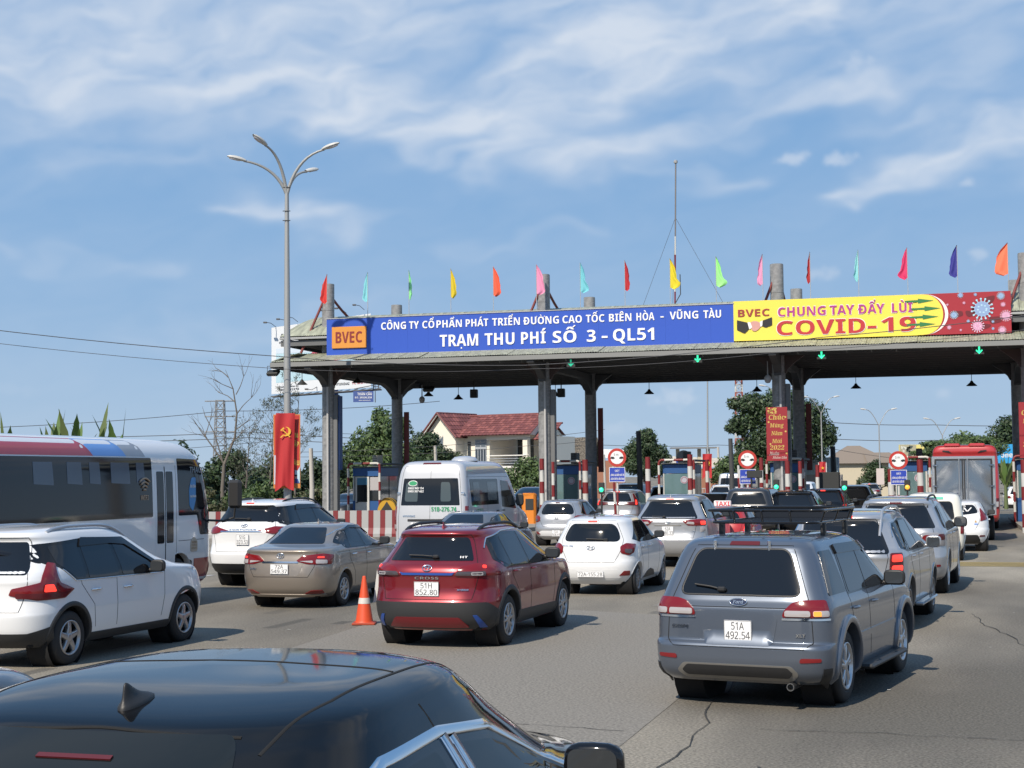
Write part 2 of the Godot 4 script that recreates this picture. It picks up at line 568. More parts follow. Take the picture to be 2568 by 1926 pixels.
func body_mesh(s: Dictionary) -> MB:
	var mb := MB.new()
	var lod: float = s.get("lod", 1.0)
	var k1 := int(26 * lod)
	var k2 := int(34 * lod)
	var k3 := int(20 * lod)
	var m := k1 + k2 + k3
	var levels := sh.hs.size()
	var pts := PackedVector3Array()
	var cut := PackedByteArray()
	var ring := 2 * m
	for j in levels:
		var e := sh.at(j)
		var half_ring: Array[Vector3] = []
		for i in m + 1:
			if i <= k1:
				var c := sh.quarter(sh.angle(sh.pc * i / k1), sh.nr)
				half_ring.append(sh.P3(c.x * e[2], sh.hs[j], e[0] + c.y * e[3]))
			elif i <= k1 + k2:
				half_ring.append(sh.P3(e[2], sh.hs[j], lerpf(e[0] + e[3], e[1] - e[4], float(i - k1) / k2)))
			else:
				var f := PI / 2 * pow(float(m - i) / k3, 1.3)
				var c := sh.quarter(f, sh.nf)
				half_ring.append(sh.P3(c.x * e[2], sh.hs[j], e[1] - c.y * e[4]))
		for i in m + 1:
			var p := half_ring[i]
			var gone := 0
			if s.has("r") and absf(p.x) > 0.5 * s.W:
				for ax in [s.ra, s.ra + s.wb]:
					var d := Vector2(sh.L * 0.5 - p.z - ax, p.y - s.r)
					if d.length() < s.arch:
						if d.length() > s.arch - 0.075 / lod:
							d = d.normalized() * s.arch
							if d.y + s.r > sh.hs[0]:
								p = sh.S(ax + d.x, s.r + d.y, 1.0)
						else: gone = 1
			half_ring[i] = p
			cut.append(gone)
			pts.append(p)
		for i in range(m - 1, 0, -1):
			pts.append(Vector3(-half_ring[i].x, half_ring[i].y, half_ring[i].z))
			cut.append(cut[j * ring + i])
	var pi := PackedInt32Array()
	for j in levels - 1:
		for i in ring:
			var i2 := (i + 1) % ring
			var a := j * ring + i; var b := j * ring + i2; var c := a + ring; var d := b + ring
			if cut[a] + cut[b] + cut[c] + cut[d] > 0: continue
			pi.append(a); pi.append(c); pi.append(b); pi.append(b); pi.append(c); pi.append(d)
	# roof cap and floor pan
	var top := (levels - 1) * ring
	pts.append(Vector3(0, sh.hs[levels - 1], 0) + Vector3(0, 0, (pts[top].z + pts[top + m].z) * 0.5))
	for i in ring:
		pi.append(top + i); pi.append(pts.size() - 1); pi.append(top + (i + 1) % ring)
	mb.indexed(pts, pi)
	return mb

# a piece that follows the skin: an outline in skin coordinates, raised by off, with its own edge
func patch(mb: MB, map: String, poly: PackedVector2Array, sg: float, off: float, dome := 0.0, step := 0.07) -> void:
	var all := PackedVector2Array()
	var m := poly.size()
	for i in m:
		var a := poly[i]
		var b := poly[(i + 1) % m]
		var k := maxi(1, int(a.distance_to(b) / step))
		for q in k: all.append(a.lerp(b, float(q) / k))
	var rim := all.size()
	var lo := poly[0]
	var hi := poly[0]
	for p in poly:
		lo = lo.min(p); hi = hi.max(p)
	var fine := clampf(minf((hi - lo).x, (hi - lo).y) / 3.0, 0.022, step)
	var nx := int((hi.x - lo.x) / fine)
	var ny := int((hi.y - lo.y) / fine)
	for i in range(1, nx):
		for j in range(1, ny):
			var p := lo + Vector2((i + 0.25 * (j % 2)) * (hi.x - lo.x) / nx, j * (hi.y - lo.y) / ny)
			if not Geometry2D.is_point_in_polygon(p, poly): continue
			var near := 9.0
			for q in m:
				near = minf(near, p.distance_to(Geometry2D.get_closest_point_to_segment(p, poly[q], poly[(q + 1) % m])))
			if near > fine * 0.35: all.append(p)
	var tr := Geometry2D.triangulate_delaunay(all)
	var pv := PackedVector3Array()
	for i in all.size():
		var p := all[i]
		var o := off
		if dome > 0.0 and i >= rim:
			var near := 9.0
			for q in m:
				near = minf(near, p.distance_to(Geometry2D.get_closest_point_to_segment(p, poly[q], poly[(q + 1) % m])))
			o += dome * minf(1.0, near / (dome * 3.0))
		pv.append(sh.on(map, p.x, p.y, sg) + sh.nrm(map, p.x, p.y, sg) * o)
	var pi := PackedInt32Array()
	for t in range(0, tr.size(), 3):
		var a := all[tr[t]]; var b := all[tr[t + 1]]; var c := all[tr[t + 2]]
		if not Geometry2D.is_point_in_polygon((a + b + c) / 3.0, poly): continue
		var i1 := tr[t + 1]
		var i2 := tr[t + 2]
		var nn := sh.nrm(map, a.x, a.y, sg)
		if (pv[i2] - pv[tr[t]]).cross(pv[i1] - pv[tr[t]]).dot(nn) < 0.0:
			i1 = tr[t + 2]; i2 = tr[t + 1]
		pi.append(tr[t]); pi.append(i1); pi.append(i2)
	mb.indexed(pv, pi)
	for i in rim:
		var j := (i + 1) % rim
		var a := all[i]; var b := all[j]
		mb.quad(pv[i], pv[j], sh.on(map, b.x, b.y, sg) - sh.nrm(map, b.x, b.y, sg) * 0.006, sh.on(map, a.x, a.y, sg) - sh.nrm(map, a.x, a.y, sg) * 0.006)

# a strip along a path on the skin
func strip(mb: MB, map: String, path: PackedVector2Array, sg: float, width: float, off: float, closed := false) -> void:
	var all := PackedVector2Array()
	for i in path.size() - (0 if closed else 1):
		var a := path[i]
		var b := path[(i + 1) % path.size()]
		var k := maxi(1, int(a.distance_to(b) / 0.045))
		for q in k: all.append(a.lerp(b, float(q) / k))
	if not closed: all.append(path[path.size() - 1])
	var m := all.size()
	var p := PackedVector3Array()
	for i in m:
		var a := all[(i - 1 + m) % m if closed else maxi(i - 1, 0)]
		var b := all[(i + 1) % m if closed else mini(i + 1, m - 1)]
		var c := all[i]
		var nn := sh.nrm(map, c.x, c.y, sg)
		var d := (sh.on(map, b.x, b.y, sg) - sh.on(map, a.x, a.y, sg)).normalized()
		var s := d.cross(nn).normalized() * width * 0.5
		var o := sh.on(map, c.x, c.y, sg)
		p.append(o - s - nn * 0.004); p.append(o - s * 0.85 + nn * off); p.append(o + s * 0.85 + nn * off); p.append(o + s - nn * 0.004)
	mb.grid(p, 4, false, false, closed)

func both(map: String, outline: PackedVector2Array, off: float, called: String, m: Material, dome := 0.0, step := 0.07) -> Array:
	var o := []
	for sg in [1.0, -1.0]:
		var mb := MB.new()
		patch(mb, map, outline, sg, off, dome, step)
		o.append(put(called, mb, m, car))
	return o

func one(map: String, outline: PackedVector2Array, off: float, called: String, m: Material, sg := 1.0, dome := 0.0, parent: Node3D = null) -> MeshInstance3D:
	var mb := MB.new()
	patch(mb, map, outline, sg, off, dome)
	return put(called, mb, m, car if parent == null else parent)

func line(map: String, path: PackedVector2Array, width: float, off: float, called: String, m: Material, closed := false, sides := [1.0, -1.0]) -> void:
	for sg in sides:
		var mb := MB.new()
		strip(mb, map, path, sg, width, off, closed)
		put(called, mb, m, car)

var wheels := {}
# tyre and rim about the x axis, outer face towards +x
func wheel_meshes(r: float, tw: float, style: int, rr: float) -> Array:
	var key := "%s %s %s %s" % [r, tw, style, rr]
	if wheels.has(key): return wheels[key]
	var xf := Transform3D(Basis(Vector3(0, 1, 0), Vector3(1, 0, 0), Vector3(0, 0, 1)), Vector3.ZERO)
	var t := MB.new()
	var h := tw * 0.5
	t.smooth_lathe([rr - 0.01, -h + 0.02, rr + 0.02, -h, r - 0.03, -h, r - 0.006, -h + 0.03, r, -h + 0.05, r, h - 0.05, r - 0.006, h - 0.03, r - 0.03, h - 0.004, rr + 0.03, h + 0.004, rr + 0.004, h - 0.006, rr - 0.006, h - 0.03], 40, xf)
	for k in 3:
		t.lathe([r + 0.001, -0.05 + k * 0.05 - 0.006, r + 0.001, -0.05 + k * 0.05 + 0.006], 40, xf)
	var d := MB.new()   # barrel and brake disc, dark
	d.smooth_lathe([rr - 0.004, h - 0.02, rr - 0.03, h - 0.06, rr - 0.03, -h], 32, xf)
	d.lathe([rr - 0.03, h - 0.10, 0.02, h - 0.10], 32, xf)
	var m := MB.new()
	m.smooth_lathe([rr + 0.004, h - 0.012, rr + 0.002, h + 0.004, rr - 0.016, h + 0.002, rr - 0.028, h - 0.03], 40, xf)
	m.smooth_lathe([0.068, h - 0.03, 0.064, h - 0.008, 0.035, h - 0.002, 0.001, h - 0.002], 24, xf)
	var n := 5 if style < 3 else (10 if style == 3 else 6)
	for k in n:
		var a := TAU * k / n
		for f in ([-1, 1] if style in [1, 2] else [0]):
			var spread := 0.17 if style == 1 else 0.27
			var a1: float = a + f * 0.10
			var a2: float = a + f * spread
			if style == 2: a2 += 0.18
			var w1 := 0.020 if style > 0 else 0.038
			var w2 := 0.017 if style > 0 else 0.030
			if style == 3: w1 = 0.014; w2 = 0.016
			var p1 := Vector2(cos(a1), sin(a1)) * 0.05
			var p2 := Vector2(cos(a2), sin(a2)) * (rr - 0.014)
			var dd := (p2 - p1).normalized()
			var s := Vector2(-dd.y, dd.x)
			var pm := p1.lerp(p2, 0.55)
			var g := PackedVector3Array()
			for e in [[p1, w1 * 1.2, h - 0.006], [pm, (w1 + w2) * 0.5, h - 0.004], [p2, w2 * 1.15, h - 0.012]]:
				for q in [[-1.0, -0.05], [-1.0, -0.008], [-0.55, 0.0], [0.55, 0.0], [1.0, -0.008], [1.0, -0.05]]:
					var c: Vector2 = e[0] + s * q[0] * e[1]
					g.append(Vector3(e[2] + q[1], c.x, c.y))
			m.grid(g, 6)
	wheels[key] = [t.done(), m.done(), d.done()]
	return wheels[key]

func add_wheels(s: Dictionary) -> void:
	var rim: Material = s.get("rim", mat("alloy", 0.55, 0.56, 0.58, 0.3, 0.85))
	var tw: float = s.get("tw", 0.215)
	var w := wheel_meshes(s.r, tw, s.get("style", 1), s.get("rr", s.r * 0.64))
	for ax in [s.ra, s.ra + s.wb]:
		for sg in [1.0, -1.0]:
			var o := Node3D.new()
			o.name = "wheel"
			car.add_child(o, true)
			var out: float = s.get("track", s.W - 0.035)
			var y_turn: float = s.get("steer", 0.0) if ax > s.ra else 0.0
			o.transform = Transform3D(Basis(Vector3.UP, (0.0 if sg > 0 else PI) + y_turn), Vector3(sg * (out - tw * 0.5), s.r, s.L * 0.5 - ax))
			put("tyre", w[0], mat("rubber", 0.018, 0.018, 0.019, 0.75), o)
			put("rim", w[1], rim, o)
			put("brake_disc", w[2], mat("dark_metal", 0.02, 0.02, 0.021, 0.5, 0.4), o)
		# the dark well behind each wheel
		var mb: MB
		var xf := Transform3D(Basis(Vector3(0, 1, 0), Vector3(1, 0, 0), Vector3(0, 0, 1)), Vector3(0, s.r, s.L * 0.5 - ax))
		for sg in [1.0, -1.0]:
			mb = MB.new()
			mb.lathe([s.arch + 0.015, sg * (s.W - 0.09), s.arch + 0.015, sg * (s.W - 0.40), 0.02, sg * (s.W - 0.40)], 24, xf)
			put("wheel_well", mb, mat("well", 0.008, 0.008, 0.009, 0.9), car)

func arches(s: Dictionary, m: Material, width: float, off: float) -> void:
	for ax in [s.ra, s.ra + s.wb]:
		for sg in [1.0, -1.0]:
			var mb := MB.new()
			var p := PackedVector3Array()
			var bottom: float = sh.hs[0] + 0.01
			var a0 := asin(clampf((bottom - s.r) / s.arch, -1, 1))
			for k in 29:
				var a := lerpf(a0, PI - a0, k / 28.0)
				var dir := Vector2(cos(a), sin(a))
				for q in [[width, -0.004], [width - 0.012, off * 0.8], [width * 0.5, off], [0.006, off], [-0.004, off * 0.4], [-0.004, -0.10]]:
					var r: float = s.arch + q[0]
					var l: float = ax + dir.x * r
					var h: float = maxf(s.r + dir.y * r, bottom)
					var o := sh.S(l, h, sg)
					var nn := sh.nrm("S", l, h, sg)
					if q[1] < -0.05: nn = Vector3(sg, 0, 0)
					p.append(o + nn * q[1])
			mb.grid(p, 6, false, sg < 0)
			put("wheel_arch", mb, m, car)

func plate(t1: String, t2: String, h: float, off := 0.012, wide := 0.28, tall := 0.20, p := 0.0, called := "number_plate", tilt := 0.0) -> void:
	var c := sh.R(p, h)
	var xf := Transform3D(Basis(Vector3.RIGHT, tilt), c + Vector3(0, 0, off + 0.006))
	var mb := MB.new()
	mb.box(Vector3.ZERO, Vector3(wide, tall, 0.012), 0.004, xf)
	var o := put(called, mb, mat("plate_white", 0.72, 0.73, 0.74, 0.4), car)
	var rim := MB.new()
	for e in [[0, tall / 2 - 0.004, wide, 0.005], [0, -tall / 2 + 0.004, wide, 0.005], [wide / 2 - 0.004, 0, 0.005, tall], [-wide / 2 + 0.004, 0, 0.005, tall]]:
		rim.box(Vector3(e[0], e[1], 0.0065), Vector3(e[2], e[3], 0.003), 0.0, xf)
	put("plate_border", rim, mat("plate_edge", 0.25, 0.25, 0.26, 0.5), o)
	var tx := MB.new()
	if t2 == "":
		letters(tx, t1, wide * 0.9, tall * 0.62, xf.translated_local(Vector3(0, 0, 0.0075)), false)
	else:
		letters(tx, t1, wide * 0.46, tall * 0.36, xf.translated_local(Vector3(0, tall * 0.23, 0.0075)), false)
		letters(tx, t2, wide * 0.88, tall * 0.36, xf.translated_local(Vector3(0, -tall * 0.22, 0.0075)), false)
	put("plate_lettering", tx, mat("plate_ink", 0.07, 0.07, 0.075, 0.5), o)

func mirror(l: float, h: float, m: Material, size := Vector3(0.21, 0.15, 0.16), out := 0.13) -> void:
	for sg in [1.0, -1.0]:
		var c := sh.S(l, h, sg) + Vector3(sg * out, 0.04, 0.02)
		var mb := MB.new()
		var p := PackedVector3Array()
		for j in 9:
			var t := PI * j / 8.0
			for k in 20:
				var a := TAU * k / 20
				var rr := pow(sin(t), 0.55)
				var q := Vector3(signf(cos(a)) * pow(absf(cos(a)), 0.6) * size.x * 0.5, signf(sin(a)) * pow(absf(sin(a)), 0.6) * size.y * 0.5, 0) * rr
				q.z = cos(t) * size.z * 0.5
				if q.z > 0.0: q.z *= 0.35
				p.append(c + q)
		mb.grid(p, 20, true)
		var foot := sh.S(l, h - 0.02, sg)
		mb.tube([foot - Vector3(sg * 0.03, 0, 0.0), foot + Vector3(sg * out * 0.5, 0.005, 0), c - Vector3(0, size.y * 0.3, 0)], [0.035, 0.03, 0.02], 8)
		var o := put("door_mirror", mb, m, car)
		var gl := MB.new()
		gl.prism(rounded(V([-size.x * 0.4, -size.y * 0.38, size.x * 0.4, -size.y * 0.38, size.x * 0.4, size.y * 0.38, -size.x * 0.4, size.y * 0.38]), 0.04), 0.006, Transform3D(Basis(), c + Vector3(0, 0, size.z * 0.18)))
		put("mirror_glass", gl, mat("mirror", 0.05, 0.055, 0.06, 0.03, 0.3, 0.0, 0.9), o)

func handles(list: Array, m: Material) -> void:
	for e in list:
		for sg in [1.0, -1.0]:
			var mb := MB.new()
			var c := sh.S(e[0], e[1], sg)
			var pts := []
			for k in 7:
				var t := k / 6.0
				var q := sh.S(e[0] - 0.11 + 0.22 * t, e[1], sg)
				pts.append(q + Vector3(sg * (0.005 + 0.028 * pow(sin(PI * t), 0.5)), 0, 0))
			mb.tube(pts, [0.010, 0.015, 0.016, 0.016, 0.016, 0.015, 0.010], 8)
			put("door_handle", mb, m, car)

func rails(l0: float, l1: float, x: float, m: Material, rise := 0.06, r := 0.018) -> void:
	for sg in [1.0, -1.0]:
		var mb := MB.new()
		var pts := []
		for k in 17:
			var t := k / 16.0
			var q := sh.T(lerpf(l0, l1, t), x)
			pts.append(Vector3(sg * q.x, q.y + rise * minf(1.0, pow(sin(PI * t), 0.5) * 1.15) - 0.01, q.z))
		mb.tube(pts, r, 8)
		put("roof_rail", mb, m, car)

func fin(l: float, m: Material, s := 1.0) -> void:
	var mb := MB.new()
	var c := sh.T(l, 0.0)
	var slope := sh.T(l + 0.06, 0.0).y - c.y
	var p := PackedVector3Array()
	for j in 10:
		var t := j / 9.0
		# low rounded base at first, then the raked blade
		var rise: float = [-0.012, 0.004, 0.012, 0.020, 0.030, 0.042, 0.054, 0.064, 0.070, 0.073][j] * s
		var hw: float = [0.036, 0.036, 0.030, 0.020, 0.014, 0.011, 0.009, 0.007, 0.005, 0.002][j] * s
		var rear: float = [0.070, 0.070, 0.064, 0.060, 0.057, 0.055, 0.053, 0.051, 0.048, 0.044][j] * s
		var front: float = [-0.115, -0.112, -0.095, -0.070, -0.040, -0.015, 0.005, 0.020, 0.030, 0.038][j] * s
		for k in 16:
			var a := TAU * k / 16
			var z := (rear + front) * 0.5 + sin(a) * (rear - front) * 0.5
			p.append(c + Vector3(cos(a) * hw, rise - z * slope / 0.06, z))
	mb.grid(p, 16, true)
	put("antenna_fin", mb, m, car)

func wiper(pts: Array, m: Material = null) -> void:
	var mb := MB.new()
	var q := []
	for e in pts: q.append(sh.R(e[0], e[1]) + sh.nrm("R", e[0], e[1], 1.0) * 0.03)
	mb.tube(q, 0.011, 6)
	mb.box(q[0], Vector3(0.09, 0.05, 0.04), 0.015)
	put("rear_wiper", mb, m if m else mat("black_plastic", 0.016, 0.016, 0.017, 0.5), car)

func badge_xf(p: float, h: float, off := 0.006) -> Transform3D:
	var nn := sh.nrm("R", p, h, 1.0)
	var up := (Vector3.UP - nn * nn.y).normalized()
	return Transform3D(Basis(up.cross(nn), up, nn), sh.R(p, h) + nn * off)

func ring(mb: MB, xf: Transform3D, rx: float, ry: float, t: float, cx := 0.0, cy := 0.0) -> void:
	var pts := []
	for k in 24: pts.append(xf * Vector3(cx + rx * cos(TAU * k / 24), cy + ry * sin(TAU * k / 24), 0.003))
	mb.tube(pts, t, 6, true)

func emblem(kind: String, h: float, s := 1.0, p := 0.0) -> void:
	var xf := badge_xf(p, h)
	var mb := MB.new()
	var chrome := mat("chrome", 0.75, 0.76, 0.78, 0.12, 1.0)
	if kind == "rings":
		ring(mb, xf, 0.062 * s, 0.042 * s, 0.006 * s)
		ring(mb, xf, 0.022 * s, 0.040 * s, 0.0045 * s)
		ring(mb, xf, 0.040 * s, 0.016 * s, 0.0045 * s, 0.0, 0.020 * s)
	elif kind == "slant":
		ring(mb, xf, 0.065 * s, 0.034 * s, 0.006 * s)
		for q in [-1.0, 1.0]:
			mb.tube([xf * Vector3(q * 0.030 * s - 0.012 * s, -0.024 * s, 0.003), xf * Vector3(q * 0.030 * s + 0.012 * s, 0.024 * s, 0.003)], 0.006 * s, 6)
		mb.tube([xf * Vector3(-0.03 * s, -0.008 * s, 0.003), xf * Vector3(0.03 * s, 0.008 * s, 0.003)], 0.005 * s, 6)
	elif kind == "wing":
		mb.tube([xf * Vector3(-0.09 * s, 0.02 * s, 0.004), xf * Vector3(-0.03 * s, -0.005 * s, 0.006), xf * Vector3(0, -0.02 * s, 0.006), xf * Vector3(0.03 * s, -0.005 * s, 0.006), xf * Vector3(0.09 * s, 0.02 * s, 0.004)], 0.008 * s, 6)
	elif kind == "bow":
		mb.prism(V([-0.09 * s, -0.02 * s, -0.08 * s, 0.022 * s, -0.03 * s, 0.022 * s, -0.025 * s, 0.035 * s, 0.03 * s, 0.035 * s, 0.025 * s, 0.022 * s, 0.09 * s, 0.02 * s, 0.08 * s, -0.022 * s, -0.09 * s, -0.02 * s]), 0.012, xf)
	elif kind == "oval":
		ring(mb, xf, 0.075 * s, 0.030 * s, 0.005 * s)
		letters(mb, "Ford", 0.09 * s, 0.028 * s, xf.translated_local(Vector3(0, 0, 0.006)), true, true, 0.004, 0.25)
		var o := MB.new()
		o.prism(ellipse(0, 0, 0.073 * s, 0.029 * s), 0.008, xf)
		put("emblem_plate", o, mat("emblem_blue", 0.01, 0.02, 0.06, 0.3), car)
	put("emblem", mb, chrome, car)

func badge(s: String, p: float, h: float, w: float, hh: float, m: Material = null, slant := 0.0, called := "badge_lettering") -> void:
	var mb := MB.new()
	letters(mb, s, w, hh, badge_xf(p, h, 0.013), true, false, 0.006, slant)
	put(called, mb, m if m else mat("chrome", 0.75, 0.76, 0.78, 0.12, 1.0), car)

# everything a car has in common, from its description
func vehicle(s: Dictionary, label: String, category: String, at: Vector3, heading: float, group := "") -> Node3D:
	sh = Shell.new(s)
	s.W = 0.0
	for k in sh.w.size(): s.W = maxf(s.W, sh.w[k])
	car = thing(s.get("called", "car"), label, category, at, -deg_to_rad(heading), group)
	if s.has("scale"): car.scale = Vector3.ONE * float(s.scale)
	var pm: Material = s.paint
	var black := mat("black_plastic", 0.016, 0.016, 0.017, 0.5)
	var gloss := mat("black_gloss", 0.008, 0.008, 0.009, 0.12)
	var glass: Material = s.get("glass", mat("tinted_glass", 0.009, 0.010, 0.012, 0.04, 0.0, 0.0, 0.55))
	var gap := mat("panel_gap", 0.006, 0.006, 0.006, 0.9)
	put("body", body_mesh(s), pm, car)
	if s.has("r"):
		add_wheels(s)
		arches(s, s.get("arch_mat", pm), s.get("arch_w", 0.03), s.get("arch_off", 0.006))
	# underside, so that no daylight shows beneath the floor
	var mb := MB.new()
	mb.box(Vector3(0, sh.hs[0] + 0.06, 0), Vector3(s.W * 1.5, 0.12, s.L - 0.5), 0.03)
	put("underbody", mb, mat("well", 0.008, 0.008, 0.009, 0.9), car)
	for e in s.get("trim", []):      # [map, outline, off, material, name, (corner radius)]
		var o: PackedVector2Array = rounded(V(e[1]), e[5]) if e.size() > 5 else V(e[1])
		if e[0] == "R1": one("R", o, e[2], e[4], e[3])
		else: both(e[0], o, e[2], e[4], e[3])
	if s.has("rg"):
		one("R", rounded(V(s.rg), s.get("rg_r", 0.08), 5), 0.004, "rear_window", glass)
		if s.get("rg_rim", false): line("R", rounded(V(s.rg), s.get("rg_r", 0.08), 5), 0.02, 0.006, "window_seal", black, true, [1.0])
	if s.has("dlo"): both("S", rounded(V(s.dlo), 0.03, 3), 0.003, "window_frame", s.get("dlo_mat", gloss))
	for e in s.get("wins", []): both("S", rounded(V(e), 0.03, 3), 0.006, "side_window", glass)
	if s.has("chrome"): line("S", V(s.chrome), s.get("chrome_w", 0.018), 0.010, "window_trim", mat("chrome", 0.75, 0.76, 0.78, 0.12, 1.0))
	if s.has("visor"): both("S", rounded(V(s.visor), 0.02, 3), 0.022, "rain_visor", gloss)
	if s.has("ws"): one("F", V(s.ws), 0.004, "windscreen", glass)
	for e in s.get("seams", []): line(e[0], V(e[1]), 0.009, 0.0015, "panel_gap", gap, false, [1.0, -1.0] if e[0] == "S" or e.size() > 2 else [1.0])
	for e in s.get("lamps", []):     # [outline, material, name, off, dome, (corner)]
		both("R", rounded(V(e[0]), e[5] if e.size() > 5 else 0.02, 3), e[3], e[2], e[1], e[4], 0.05)
	for e in s.get("brake", []):     # [p half width, h, height, material]
		one("R", rounded(V([-e[0], e[1] - e[2] / 2, e[0], e[1] - e[2] / 2, e[0], e[1] + e[2] / 2, -e[0], e[1] + e[2] / 2]), e[2] * 0.3), 0.008, "high_brake_lamp", e[3])
	if s.has("mirror"): mirror(s.mirror[0], s.mirror[1], s.mirror[2], s.mirror[3] if s.mirror.size() > 3 else Vector3(0.21, 0.15, 0.16))
	if s.has("handles"): handles(s.handles, s.get("handle_mat", pm))
	if s.has("fin"): fin(s.fin, s.get("fin_mat", pm))
	return car
# ---------------------------------------------------------------- ground
func noise_image(size: int, seed_: int, freq: float, oct: int, lo: Color, hi: Color, spread := 1.0, stretch := 1.0) -> Image:
	var n := FastNoiseLite.new()
	n.seed = seed_
	n.frequency = freq
	n.fractal_octaves = oct
	var im := Image.create(size, size, false, Image.FORMAT_RGB8)
	for y in size:
		for x in size:
			# blend across the edges so that the tile closes on itself
			var fx := float(x) / size
			var fy := float(y) / size
			var ys := y * stretch
			var v := lerpf(lerpf(n.get_noise_2d(x, ys), n.get_noise_2d(x - size, ys), fx), lerpf(n.get_noise_2d(x, ys - size * stretch), n.get_noise_2d(x - size, ys - size * stretch), fx), fy)
			im.set_pixel(x, y, lo.lerp(hi, clampf(0.5 + v * spread, 0.0, 1.0)))
	return im

# the road falls gently once past the booths
func ground_y(x: float, z: float) -> float:
	return -0.5 * smoothstep(85.0, 125.0, -z)

func build_ground() -> void:
	var grain := noise_image(512, 3, 0.16, 4, Color(0.49, 0.475, 0.445), Color(0.67, 0.65, 0.61), 1.3)
	rng.seed = 31
	for k in 5200:      # chippings and specks in the surface
		var c := rng.randf_range(0.22, 0.40) if rng.randf() < 0.6 else rng.randf_range(0.62, 0.78)
		grain.fill_rect(Rect2i(rng.randi_range(0, 510), rng.randi_range(0, 510), rng.randi_range(1, 2), 1), Color(c, c * 0.985, c * 0.95))
	var wear := noise_image(512, 9, 0.013, 5, Color(0.66, 0.655, 0.65), Color(1.0, 0.985, 0.955), 1.5, 0.35)
	rng.seed = 32
	for k in 60:        # drips and scuffs along the lanes
		var c := rng.randf_range(0.55, 0.72)
		wear.fill_rect(Rect2i(rng.randi_range(0, 500), rng.randi_range(0, 480), rng.randi_range(1, 3), rng.randi_range(2, 22)), Color(c, c, c))
	var asphalt := mat("asphalt", 1, 1, 1, 0.88)
	asphalt.albedo_color = Color(1, 1, 1)
	asphalt.albedo_texture = ImageTexture.create_from_image(grain)
	asphalt.uv1_scale = Vector3(1, 1, 1)
	asphalt.detail_enabled = true
	asphalt.detail_albedo = ImageTexture.create_from_image(wear)
	asphalt.detail_blend_mode = BaseMaterial3D.BLEND_MODE_MUL
	asphalt.detail_uv_layer = BaseMaterial3D.DETAIL_UV_2
	asphalt.metallic_specular = 0.35
	asphalt.heightmap_enabled = true
	asphalt.heightmap_texture = ImageTexture.create_from_image(noise_image(256, 6, 0.35, 3, Color.BLACK, Color.WHITE, 1.4))
	asphalt.heightmap_scale = 0.5
	var xs := [-600.0, -120.0, -60.0, -30.0, -15.0, 0.0, 15.0, 30.0, 60.0, 120.0, 300.0, 700.0]
	var zs := [60.0, 0.0, -20.0, -50.0, -70.0, -85.0, -91.0, -97.0, -103.0, -109.0, -115.0, -121.0, -127.0, -160.0, -260.0, -500.0, -1400.0]
	var pv := PackedVector3Array()
	var uv := PackedVector2Array()
	var uv2 := PackedVector2Array()
	var pi := PackedInt32Array()
	for z in zs:
		for x in xs:
			pv.append(Vector3(x, ground_y(x, z), z))
			var q := Vector2(x, z).rotated(-0.27)
			uv.append(q / 3.1)
			uv2.append(q / 37.0)
	var n := xs.size()
	var nn := PackedVector3Array()
	nn.resize(pv.size())
	nn.fill(Vector3.UP)
	for j in zs.size() - 1:
		for i in n - 1:
			var a := j * n + i
			for k in [a, a + n, a + 1, a + 1, a + n, a + n + 1]: pi.append(k)
	var arr := []
	arr.resize(Mesh.ARRAY_MAX)
	arr[Mesh.ARRAY_VERTEX] = pv; arr[Mesh.ARRAY_NORMAL] = nn; arr[Mesh.ARRAY_TEX_UV] = uv; arr[Mesh.ARRAY_TEX_UV2] = uv2; arr[Mesh.ARRAY_INDEX] = pi
	var m := ArrayMesh.new()
	m.add_surface_from_arrays(Mesh.PRIMITIVE_TRIANGLES, arr)
	# windings as in MB: clockwise from above
	structure("road", m, asphalt)
	road_details()

func st(s: float, l: float, y := 0.0) -> Vector3:
	return Vector3(1.435 + 0.9636 * s + 0.2672 * l, y, -(68.0 - 0.2672 * s + 0.9636 * l))

func flat(mb: MB, pts: PackedVector2Array, y: float) -> void:
	var tr := Geometry2D.triangulate_polygon(pts)
	for t in range(0, tr.size(), 3):
		var a := pts[tr[t]]; var b := pts[tr[t + 1]]; var c := pts[tr[t + 2]]
		var A := Vector3(a.x, y, a.y); var B := Vector3(b.x, y, b.y); var C := Vector3(c.x, y, c.y)
		if (C - A).cross(B - A).y < 0.0: mb.tri(A, C, B)
		else: mb.tri(A, B, C)

func band(mb: MB, a: Vector2, b: Vector2, w: float, y: float) -> void:
	var s := (b - a).normalized().orthogonal() * w * 0.5
	flat(mb, PackedVector2Array([a - s, b - s, b + s, a + s]), y)

